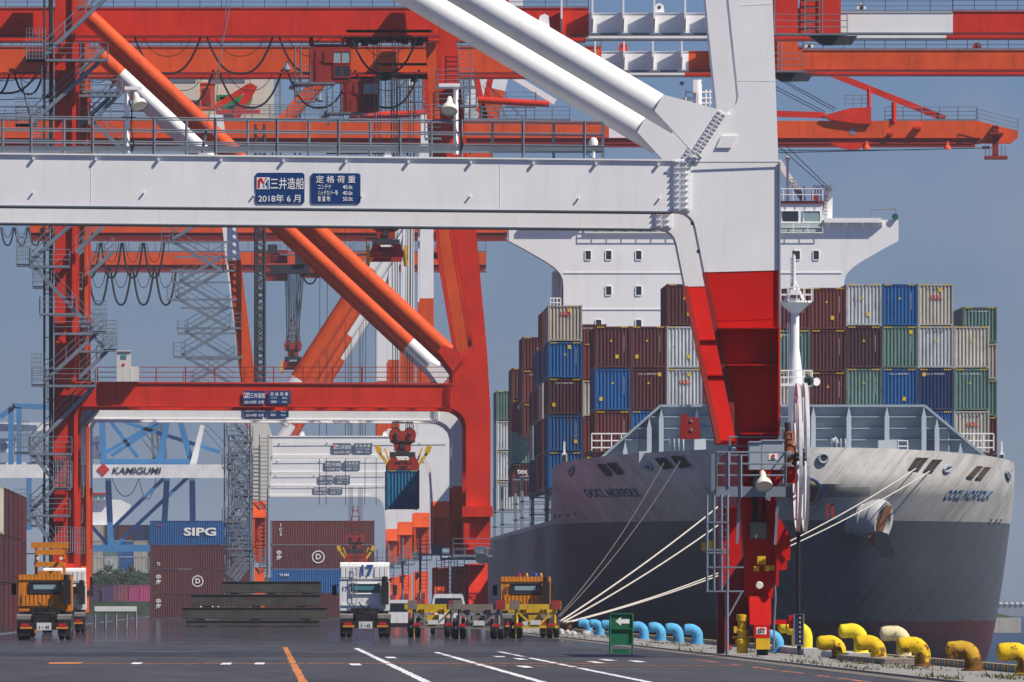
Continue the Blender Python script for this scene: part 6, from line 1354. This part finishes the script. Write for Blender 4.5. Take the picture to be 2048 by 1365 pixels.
    for sg in (-1, 1):
        k = MB(); k.prism_x([(D+.02, .95), (D+.12, 1.12), (D+1.2, 1.16), (D+2.3, 1.12), (D+2.42, .95), (D+2.3, 1.07), (D+1.2, 1.11), (D+.15, 1.07)], x+sg*.92-.32, x+sg*.92+.32); k.box(x+sg*.92-.32, x+sg*.92+.32, D, D+.02, .93, 1.1); k.build('mudguard', MUD, t)
        k = MB(); k.box(x+sg*.92-.30, x+sg*.92+.30, D+.0, D+.025, .18, .92); k.build('mud_flap', CHAS, t)
        k = MB(); k.box(x+sg*.82-.27, x+sg*.82+.27, D-.09, D-.01, .50, .60); k.build('reflector', AMB, t)
        k = MB(); k.box(x+sg*.84-.2, x+sg*.84+.16, D-.1, D-.012, .602, .74); k.build('tail_lamp', REDL, t)
        for yy in (D+.6, D+1.8):
            for q in (.78, 1.08): wheel(t, x+sg*q, yy, .48, .26)
        wheel(t, x+sg*1.05, D+5.0, .48, .3)
    k = MB(); k.box(x-1.15, x+1.15, D-.01, D+.06, .46, .78); k.build('rear_crossmember', CHAS, t)
    k = MB(); k.box(x-.33, x+.33, D-.05, D-.012, .44, .78); npl = k.build('number_plate', PLATE, t); text('1・42', (x, D-.06, .57), .2, LETK, npl, .01, width=.45)
    if number:
        fy = yc-.08; text(number, (x+.06, fy, 3.22), .78, LETB, t, .02, width=.58); text(number, (x-.98, yc-.02, 2.36), .3, LETB, t, .01)
        k = MB()
        for dx in (-.62, -.42): k.tube((x+dx, yc-.13, 1.5), (x+dx, yc-.13, 3.4), .02, 5)
        for i in range(7): k.tube((x-.62, yc-.13, 1.65+i*.28), (x-.42, yc-.13, 1.65+i*.28), .018, 5)
        k.build('cab_ladder', GALV, t)
    if mark: text(mark, (x-.95, yc-.07, 2.3), .42, LETK, t, .01)
    return t
tractor('white tractor truck numbered 17, seen from behind in the middle lane', 731, 551., TWHITE, None, True, '17')
tractor('orange tractor truck without trailer at the left, seen from behind', 88, 515., TORANGE, None, False)
tractor('white tractor truck mostly hidden behind the left orange truck', 127, 640., TWHITE, None, True)
tractor('orange tractor truck with roof beacons pulling a yellow chassis at the quay edge', 1055, 556., TORANGE, None, False, None, True, None, 1.0, 'B')
def trailer(label, px, D, col, L_=12.0, plate=True, legs=True, col2=None):
    col2 = col2 or col
    x = X(px, D); t = thing('container_chassis', label, 'trailer', (x, D, 0), 'empty container chassis')
    k = MB(); k.box(x-1.22, x+1.22, D, D+.25, 1.36, 1.62); k.box(x-1.22, x+1.22, D+L_-.3, D+L_, 1.36, 1.62); k.build('bolster', col, t)
    for sg in (-1, 1):
        k = MB(); k.box(x+sg*.48-.07, x+sg*.48+.07, D+.25, D+L_-.3, 1.12, 1.46); k.build('main_rail', col, t)
        k = MB(); k.box(x+sg*1.08-.14, x+sg*1.08+.14, D-.02, D+.27, 1.621, 1.76); k.build('twistlock_block', col, t)
        k = MB(); k.box(x+sg*.98-.22, x+sg*.98+.22, D-.06, D-.03, 1.38, 1.80); k.build('marker_board', TBRN if sg < 0 else paint('red_marker_board', (.30, .03, .03), .6, .2, .3), t)
        k = MB(); k.bar((x+sg*.95, D+.1, 1.36), (x+sg*.15, D+.1, .62), .08, .1); k.bar((x+sg*.9, D+.12, 1.36), (x+sg*.9, D+.12, .5), .12, .12); k.split('brace', col2, t)
        for yy in (D+1.2, D+2.5):
            for q in (.72, 1.04): wheel(t, x+sg*q, yy, .48, .27)
        k = MB(); k.box(x+sg*.78-.18, x+sg*.78+.18, D-.03, D, .58, .72); k.build('tail_lamp', REDL, t)
        if legs: k = MB(); k.bar((x+sg*.8, D+L_-3, 1.1), (x+sg*.8, D+L_-3, .05), .14, .14); k.build('landing_leg', col, t)
    k = MB(); k.box(x-1.1, x+1.1, D+.02, D+.12, .48, .6); k.build('underrun_bar', col2, t)
    k = MB()
    for yy in (3.2, 5.2, 7.4, 9.6): k.box(x-1.1, x+1.1, D+yy, D+yy+.12, 1.2, 1.4)
    k.box(x-.3, x+.3, D+.9, D+2.8, .55, 1.1); k.split('crossmember', col, t)
    if plate: k = MB(); k.box(x-.25, x+.25, D-.02, D+.019, .64, .86); k.build('number_plate', PLATE, t)
    return t
trailer('yellow container chassis behind the beaconed orange truck', 1071, 540., TYELLOW)
trailer('grey-brown empty container chassis between the two yellow ones', 958, 524., TBRN)
trailer('yellow and grey container chassis left of the brown one', 866, 548., TYELLOW, 12.0, True, True, TBRN)
def van(label, px, D, col, h=2.1, w2=.9, L_=4.4):
    x = X(px, D); t = thing('van', label, 'van', (x, D, 0)); k = MB()
    k.prism([(x-w2, .35), (x+w2, .35), (x+w2, 1.1), (x+w2*.93, h*.78), (x+w2*.82, h-.03), (x+w2*.6, h), (x-w2*.6, h), (x-w2*.82, h-.03), (x-w2*.93, h*.78), (x-w2, 1.1)], D, D+L_); b = k.build('body', col, t)
    k = MB(); k.prism([(x-w2*.82, 1.2), (x+w2*.82, 1.2), (x+w2*.74, h*.9), (x-w2*.74, h*.9)], D-.02, D-.004); k.build('rear_window', GLASS, b)
    k = MB()
    for i in range(4): k.box(x-w2*.8+i*w2*.5, x-w2*.8+i*w2*.5+.05, D+.2, D+L_-.6, h+.001, h+.05)
    k.build('roof_rack', GALVD, t)
    k = MB(); k.box(x-w2-.02, x+w2+.02, D-.06, D+.1, .3, .55); k.build('bumper', CHAS, t)
    for sg in (-1, 1):
        k = MB(); k.box(x+sg*w2*.88-.07, x+sg*w2*.88+.07, D-.03, D-.004, .8, 1.15); k.build('tail_lamp', REDL, t)
        for yy in (D+.8, D+L_-.9): wheel(t, x+sg*(w2-.12), yy, .32, .2)
    return t
van('white van with roof rack parked behind the empty chassis', 897, 602., TWHITE, 2.15, .92)
van('small white van beside the truck numbered 17, mostly hidden', 797, 640., TWHITE, 1.85, .74, 3.4)
# orange lift truck mast behind the left orange truck
D = 562.; t = thing('lift_truck', 'orange lift truck with tall mast behind the left orange tractor', 'forklift', (X(100, D), D, 0))
for y0, y1, a, b_ in ((1085, 1097, 62, 137), (1099, 1110, 70, 130), (1124, 1134, 68, 129), (1142, 1150, 76, 122)):
    k = MB(); k.box(X(a, D), X(b_, D), D, D+.35, Z(y1, D), Z(y0, D)); k.build('mast_crossbar', TORANGE, t)
for px in (72, 128): k = MB(); k.box(X(px-3, D), X(px+3, D), D+.36, D+.7, .2, Z(1086, D)); k.build('mast_rail', TORANGE, t)
k = MB(); k.box(X(60, D), X(140, D), D+.8, D+4.2, .6, 1.9); k.box(X(74, D), X(124, D), D+1.2, D+2.8, 1.9, 3.1); k.build('body', TORANGE, t)
k = MB()
for px in (76, 122): k.lathe(P(px, 1117, D-.3), (0, 1, 0), [(0, .09), (.2, .07)], 8)
k.split('work_lamp', LAMPW, t)
k = MB(); k.bar(P(50, 1108, D+.2), P(150, 1107, D+.2), .05, .05); k.build('side_bar', CHAS, t)
for sg in (-1, 1):
    for yy in (1.3, 3.7): wheel(t, X(100, D)+sg*.95, D+yy, .55, .35)
# white guard rail barrier on the left
D = 760.; t = thing('barrier', 'low white single-rail road barrier between the left truck and the container stack', 'barrier', (X(232, D), D, 0)); BW = paint('white_barrier_paint', (.62, .64, .62), .6, .1, .2)
for py in (1213,): k = MB(); k.box(X(189, D), X(273, D), D, D+.06, Z(py+10, D), Z(py, D)); k.build('rail', BW, t)
for px in (190, 211, 232, 253, 272): k = MB(); k.bar((X(px, D), D+.1, 0), (X(px, D), D+.1, Z(1213, D)), .1, .1); k.build('post', MUD, t)
# stacked hatch covers
HC = paint('weathered_dark_steel_cover', (.060, .057, .052), .8, .35, .4, .10, sc=.8)
for i, (a, b_, py0, py1, D) in enumerate(((372, 640, 1241, 1256, 800.), (365, 655, 1215, 1239, 801.), (383, 642, 1189, 1213, 802.), (445, 642, 1163, 1187, 803.))):
    t = thing('hatch_cover', 'dark weathered steel hatch cover lying on the quay, %s of the stack' % ('lowest', 'second from bottom', 'third from bottom', 'topmost')[i], 'hatch cover', (X((a+b_)/2, D), D, max(0, Z(py1, D))), 'stacked hatch covers'); z0, z1 = max(.02, Z(py1, D)), Z(py0, D)
    k = MB(); k.box(X(a, D), X(b_, D), D+.12, D+11, z0+.02, z1); k.build('plate', HC, t); k = MB(); n = int((b_-a)/22)
    k.box(X(a, D), X(b_, D), D+.05, D+.11, z1-.05, z1-.01); k.box(X(a, D), X(b_, D), D+.05, D+.11, z0+.05, z0+.09); k.build('edge_stiffeners', HC, t, kind='stuff')
    k = MB()
    for f in (.12, .5, .85): x = X(a+(b_-a)*f, D); k.box(x-.3, x+.3, D+.5, D+10, z0-.08 if i else .0, z0+.015)
    k.split('dunnage', TBRN, t)
# ================================================================ container yard and far terminal
ry = random.Random(21)
def stack(px0, D, z0, cols, H, lab, rot=-90, logos=None):
    for i, c in enumerate(cols):
        t = container(X(px0, D), D, z0+i*(H+.012), c, '%s container in the %s, %s from the ground' % (CNAME.get(c, 'plum'), lab, ORD[i]), 12.19, H, rot, 'yard containers stacked side-on', None, False, ry)
        if logos and logos[i]: logos[i](t, H)
    return
# side-on stacks: front face is the long side; local +X face turned to the camera
def sipg(t, H):
    text('SIPG', (1.25, 5.9, H*.52), 1.25, LETW, t, .035, rot=(90, 0, 90), width=3.8); text('▬', (1.25, 1.2, H*.82), .5, LETR, t, 0, rot=(90, 0, 90))
def ring(t, H, y=8.6, s=1.0):
    k = MB(); n = 24
    for i in range(n):
        a = 2*math.pi*i/n; b_ = 2*math.pi*(i+1)/n
        for r0, r1 in ((.62*s, .75*s),):
            k.add([(1.245, y+r0*math.cos(a), H*.5+r0*math.sin(a)), (1.245, y+r1*math.cos(a), H*.5+r1*math.sin(a)), (1.245, y+r1*math.cos(b_), H*.5+r1*math.sin(b_)), (1.245, y+r0*math.cos(b_), H*.5+r0*math.sin(b_))], [(0, 1, 2, 3)])
    me = k.mesh('ring_logo'); me.materials.append(LETW); o = link('ring_logo', me, t); text('D', (1.25, y, H*.5), .9*s, LETW, t, .03, rot=(90, 0, 90)); text('中\n海', (1.25, 1.0, H*.55), .62, LETW, t, .03, rot=(90, 0, 90))
D = 1335.
stack(300, D, 0.0, [MAROON, MAROON, MAROON, BLUE], 2.83, 'stack under the white-lettered blue one', 270, [lambda t, H: ring(t, H, 7.0, 1.5), lambda t, H: ring(t, H, 5.6, .9), lambda t, H: text('TI', (1.25, 1, H*.2), .5, LETW, t, .02, rot=(90, 0, 90)), sipg])
stack(541, D, 0.0, [MAROON, BLUE, MAROON, BROWN], 2.83, 'stack behind the lowered far spreader', 270, [None, lambda t, H: text('TS 084', (1.25, 1.6, H*.75), .4, LETW, t, .02, rot=(90, 0, 90)), lambda t, H: ring(t, H, 5.6, 1.0), lambda t, H: text('1\nC\n5', (1.25, 1.2, H*.62), .55, LETW, t, .02, rot=(90, 0, 90))])
# yard block at the left edge, ends towards the camera
RD1, RD2 = (.075, .010, .016, 1), (.055, .014, .020, 1)
pal = [RD1, RD2, RD1, RD1, RD2, RD2, CREAMC, RD1, NAVY, RD2, RD1, RD2]
for b_ in range(11):
    D = 612.+b_*13.2
    for i in range(3):
        c = pal[(b_*5+i*7+3) % len(pal)] if b_ > 2 else RD1
        container(-16.9, D, i*2.91, c, '%s container in the left-edge yard row, %s bay from the camera, %s tier up' % (CNAME.get(c, 'dark red'), ORD[b_], ORD[i]), 12.19, 2.896, 0, 'yard row at the left edge', None, False, ry)
# far stacks beyond the yard
far = [(MAROON, 1), (DMAR, 1), (PINKC, 1), (NAVY, 1), (BLUE, 1), (CREAMC, 1), (GREEN, 1)]
PURP = (.10, .05, .14, 1); CNAME[PURP] = 'purple'; DUSK = (.28, .09, .10, 1); CNAME[DUSK] = 'dusty pink'
D = 1760.; n = 0
for px, c in ((168, PURP), (205, PURP), (228, DUSK), (250, PINKC), (281, PINKC)):
    container(X(px+15, D), D, 1.9, c, '%s container in the low far row behind the barrier, %s from left' % (CNAME[c], ORD[n]), 6.06, 2.591, 0, 'far low row', None, False, ry); n += 1
b = MB(); b.box(X(150, D), X(310, D), D-1, D+30, 0, 1.88); tag(b.build('hedge', paint('dark_green_hedge', (.035, .07, .03), .9, .4, .2, sc=.6)), 'long clipped dark green hedge below the pink containers', 'hedge')
D = 1950.
cols = [BLUE, NAVY, CREAMC, MAROON, GREYW, CREAMC, DMAR, GREEN, NAVY, BLUE, DMAR, CREAMC]
for j in range(5):
    for i in range(11):
        c = cols[(i*5+j*3) % len(cols)]
        if j < 2 and i % 3: c = (NAVY, DMAR)[i % 2]
        container(X(165, D)+i*2.5, D, 1.4+j*2.75, c, '%s container in the far hazy block, %s row up, %s from left' % (CNAME[c], ORD[j], ORD[i]), 12.19, 2.7, 0, 'far hazy block', None, False, ry)
b = MB(); b.box(X(150, D), X(330, D), D+.5, D+40, 0, 1.38); tag(b.build('retaining_wall', paint('dim_blue_grey_wall', (.09, .11, .15), .8)), 'low dim wall under the far hazy container block', 'wall')
# distant low rows closing the quay view
nn = 0
for i in range(26):
    D = 1560.; x = -9+i*2.55 if i < 11 else None
    if x is None: break
    for j in range(2):
        c = ry.choice([MAROON, DMAR, NAVY, BROWN, BLUE, GREEN]); container(x, D, j*2.62, c, '%s container closing the end of the quay, %s row, %s from left' % (CNAME[c], ('lower', 'upper')[j], ORD[i]), 12.19, 2.591, 0, 'far end rows', None, False, ry)
# trees in front of the far block
LEAF = []
for nm, cc in (('tree_leaves_dark', (.022, .042, .018)), ('tree_leaves_mid', (.036, .066, .026))): LEAF.append(paint(nm, cc, .85, .4, .1, sc=1.0))
BARK = paint('tree_bark', (.08, .06, .045), .9, .2, .2, sc=2); rt_ = random.Random(4)
for i, (px, hh, rr_) in enumerate(((212, 6.6, 2.2), (232, 7.6, 2.6), (252, 7.0, 2.4), (270, 7.2, 2.3))):
    D = 1860.+i*3; x = X(px, D); z0 = .0; t = thing('tree', ('leftmost', 'tallest', 'third from left', 'rightmost')[i] + ' dark green tree in front of the far hazy containers', 'tree', (x, D, 0), 'trees beyond the yard')
    k = MB(); k.path([(x, D, 0), (x+.1, D, hh*.4), (x-.1, D, hh*.75)], [.25, .18, .06], 7)
    for a in range(5): k.path([(x, D, hh*.35+a*.3), (x+math.cos(a*1.3)*rr_*.6, D+math.sin(a*1.3)*rr_*.6, hh*.6+a*.25)], [.09, .03], 5)
    k.build('trunk', BARK, t)
    for li in range(2):
        k = MB()
        for c_ in range(16):
            cx_, cy_, cz_ = x+rt_.gauss(0, rr_*.45), D+rt_.gauss(0, rr_*.45), hh*.68+rt_.gauss(0, hh*.14)
            for q in range(90):
                p = Vector((cx_+rt_.gauss(0, .38), cy_+rt_.gauss(0, .38), cz_+rt_.gauss(0, .32))); u = Vector((rt_.gauss(0, 1), rt_.gauss(0, 1), rt_.gauss(0, 1))).normalized()*.24; v = u.orthogonal().normalized()*.17; k.add([p-u, p+v, p+u, p-v], [(0, 1, 2, 3)])
        k.build('crown', LEAF[li], t)
# ---------------- far blue cranes with white girders
BWHT = paint('far_crane_white', (.78, .78, .77), .5)
D = 1820.; t = thing('gantry_crane', 'blue far crane with long white lettered girder, left of centre', 'crane', (X(290, D), D, 0))
def bb(segs, wd, nm, m, dy=0):
    for a, b_ in segs: k = MB(); k.bar(P(a[0], a[1], D+dy), P(b_[0], b_[1], D+dy), wd, wd, up=(0, 1, 0)); k.build(nm, m, t)
bb([((216, 952), (222, 1095)), ((334, 955), (326, 1095)), ((361, 845), (384, 930)), ((384, 925), (386, 1095)), ((204, 845), (208, 925)), ((334, 845), (320, 920))], .95, 'leg', BLUEC)
bb([((200, 912), (315, 845)), ((222, 912), (335, 838)), ((222, 845), (275, 915)), ((250, 845), (440, 905)), ((222, 1060), (330, 955)), ((222, 1100), (386, 945)), ((172, 1040), (216, 1090))], .6, 'brace', BLUEC, 1)
bb([((200, 924), (380, 924))], .9, 'cross_beam', BLUEC, -.5); bb([((165, 1097), (395, 1097))], 1.1, 'sill_beam', BLUEC, -.8)
k = MB(); k.box(X(-40, D), X(455, D), D-3.6, D-1.6, Z(957, D), Z(930, D)); gk = k.build('girder', BWHT, t)
text('KAMIGUMI', (X(273, D), D-3.7, Z(943, D)), 1.45, LETK, gk, .02, shear=.18, width=S(98, D)); text('◆', (X(207, D), D-3.7, Z(942, D)), 2.2, LETR, gk)
k = MB(); k.box(X(177, D), X(204, D), D+1, D+6, Z(917, D), Z(873, D)); mh = k.build('machine_house', BWHT, t); text('PT', (X(188, D), D+.95, Z(893, D)), 1.5, paint('sky_blue_lettering', (.08, .35, .60)), mh, .03)
k = MB(); k.prism(pp([(378,935),(392,935),(409,852),(401,850)], D), D-1, D+1); k.build('apex_leg', BWHT, t)
k = MB()
for a in range(9): k.bar(P(300+a*3, 850+a*7, D+3), P(318+a*2, 850+a*7, D+3), .15, .2)
for px in (302, 312, 320, 326): k.bar(P(px, 840, D+3.2), P(px+6, 925, D+3.2), .5, .5)
for a_, b_ in (((400, 850), (455, 912)), ((413, 850), (458, 895)), ((260, 845), (320, 925)), ((275, 845), (325, 915))): k.bar(P(a_[0], a_[1], D+3.5), P(b_[0], b_[1], D+3.5), .14, .14)
k.build('stair_tower', GALVD, t, kind='stuff')
k = MB()
for x0, x1, sg in ((224, 278, 36), (278, 312, 42)): k.path([P(x0+(x1-x0)*j/10, 957+sg*(1-abs(2*j/10-1)**2.2), D+2) for j in range(11)], .07, 4)
k.build('festoon_cable', CABLE, t)
k = MB(); k.bar(P(432, 938, D), P(447, 948, D), .4, .4); k.build('tool_hoist', ORANGE, t)
D = 1960.; t = thing('gantry_crane', 'blue far crane with white machine house at the left edge', 'crane', (X(30, D), D, 0))
bb([((0, 835), (30, 812)), ((25, 812), (105, 815)), ((22, 815), (22, 935)), ((38, 815), (38, 935)), ((58, 925), (58, 1060))], .9, 'frame', BLUEC)
for x0, x1, y0, y1 in ((-30, 100, 845, 862), (-30, 32, 877, 905), (-30, 82, 925, 955)): k = MB(); k.box(X(x0, D), X(x1, D), D+2, D+6, Z(y1, D), Z(y0, D)); wk = k.build('machine_house', BWHT, t)
text('YPT', (X(14, D), D+1.9, Z(894, D)), 1.6, MATS['sky_blue_lettering'], t, .03)
# far white ship bridge beyond the blue crane
D = 2050.; t = thing('ship', 'distant white ship superstructure with red band behind the blue crane', 'ship', (X(215, D), D, -3))
k = MB(); k.prism(pp([(172,1000),(240,1000),(262,1010),(255,1025),(215,1060),(172,1060)], D), D, D+10); k.box(X(168, D), X(262, D), D-2, D+60, -3, Z(1060, D)-.01); k.build('superstructure', SHIPW, t)
k = MB(); k.box(X(172, D), X(222, D), D-1, D+8, Z(1000, D)+.01, Z(990, D)); k.build('wheelhouse', SHIPW, t); k = MB(); k.box(X(170, D), X(224, D), D-1.2, D+8.2, Z(990, D)+.02, Z(986, D)); k.build('red_band', REDA, t)
for i in range(4): k = MB(); k.box(X(175+i*12, D), X(184+i*12, D), D-1.05, D-1.003, Z(998, D), Z(992, D)); k.build('window', GLASST, t)
# ================================================================ haze
hm = bpy.data.materials.new('haze'); hm.use_nodes = True; hn_ = hm.node_tree.nodes; hn_.clear()
ho = hn_.new('ShaderNodeOutputMaterial'); hv = hn_.new('ShaderNodeVolumePrincipled')
hv.inputs['Density'].default_value = 0.00006; hv.inputs['Color'].default_value = (0.80, 0.88, 1.0, 1); hv.inputs['Anisotropy'].default_value = 0.0
hm.cycles.homogeneous_volume = True
hm.node_tree.links.new(hv.outputs[0], ho.inputs['Volume'])
mb = MB(); mb.box(-950, 3050, -450, 9050, -10.5, 75.0)
mb.build('haze', hm, kind='stuff', org=(0, 0, -10))
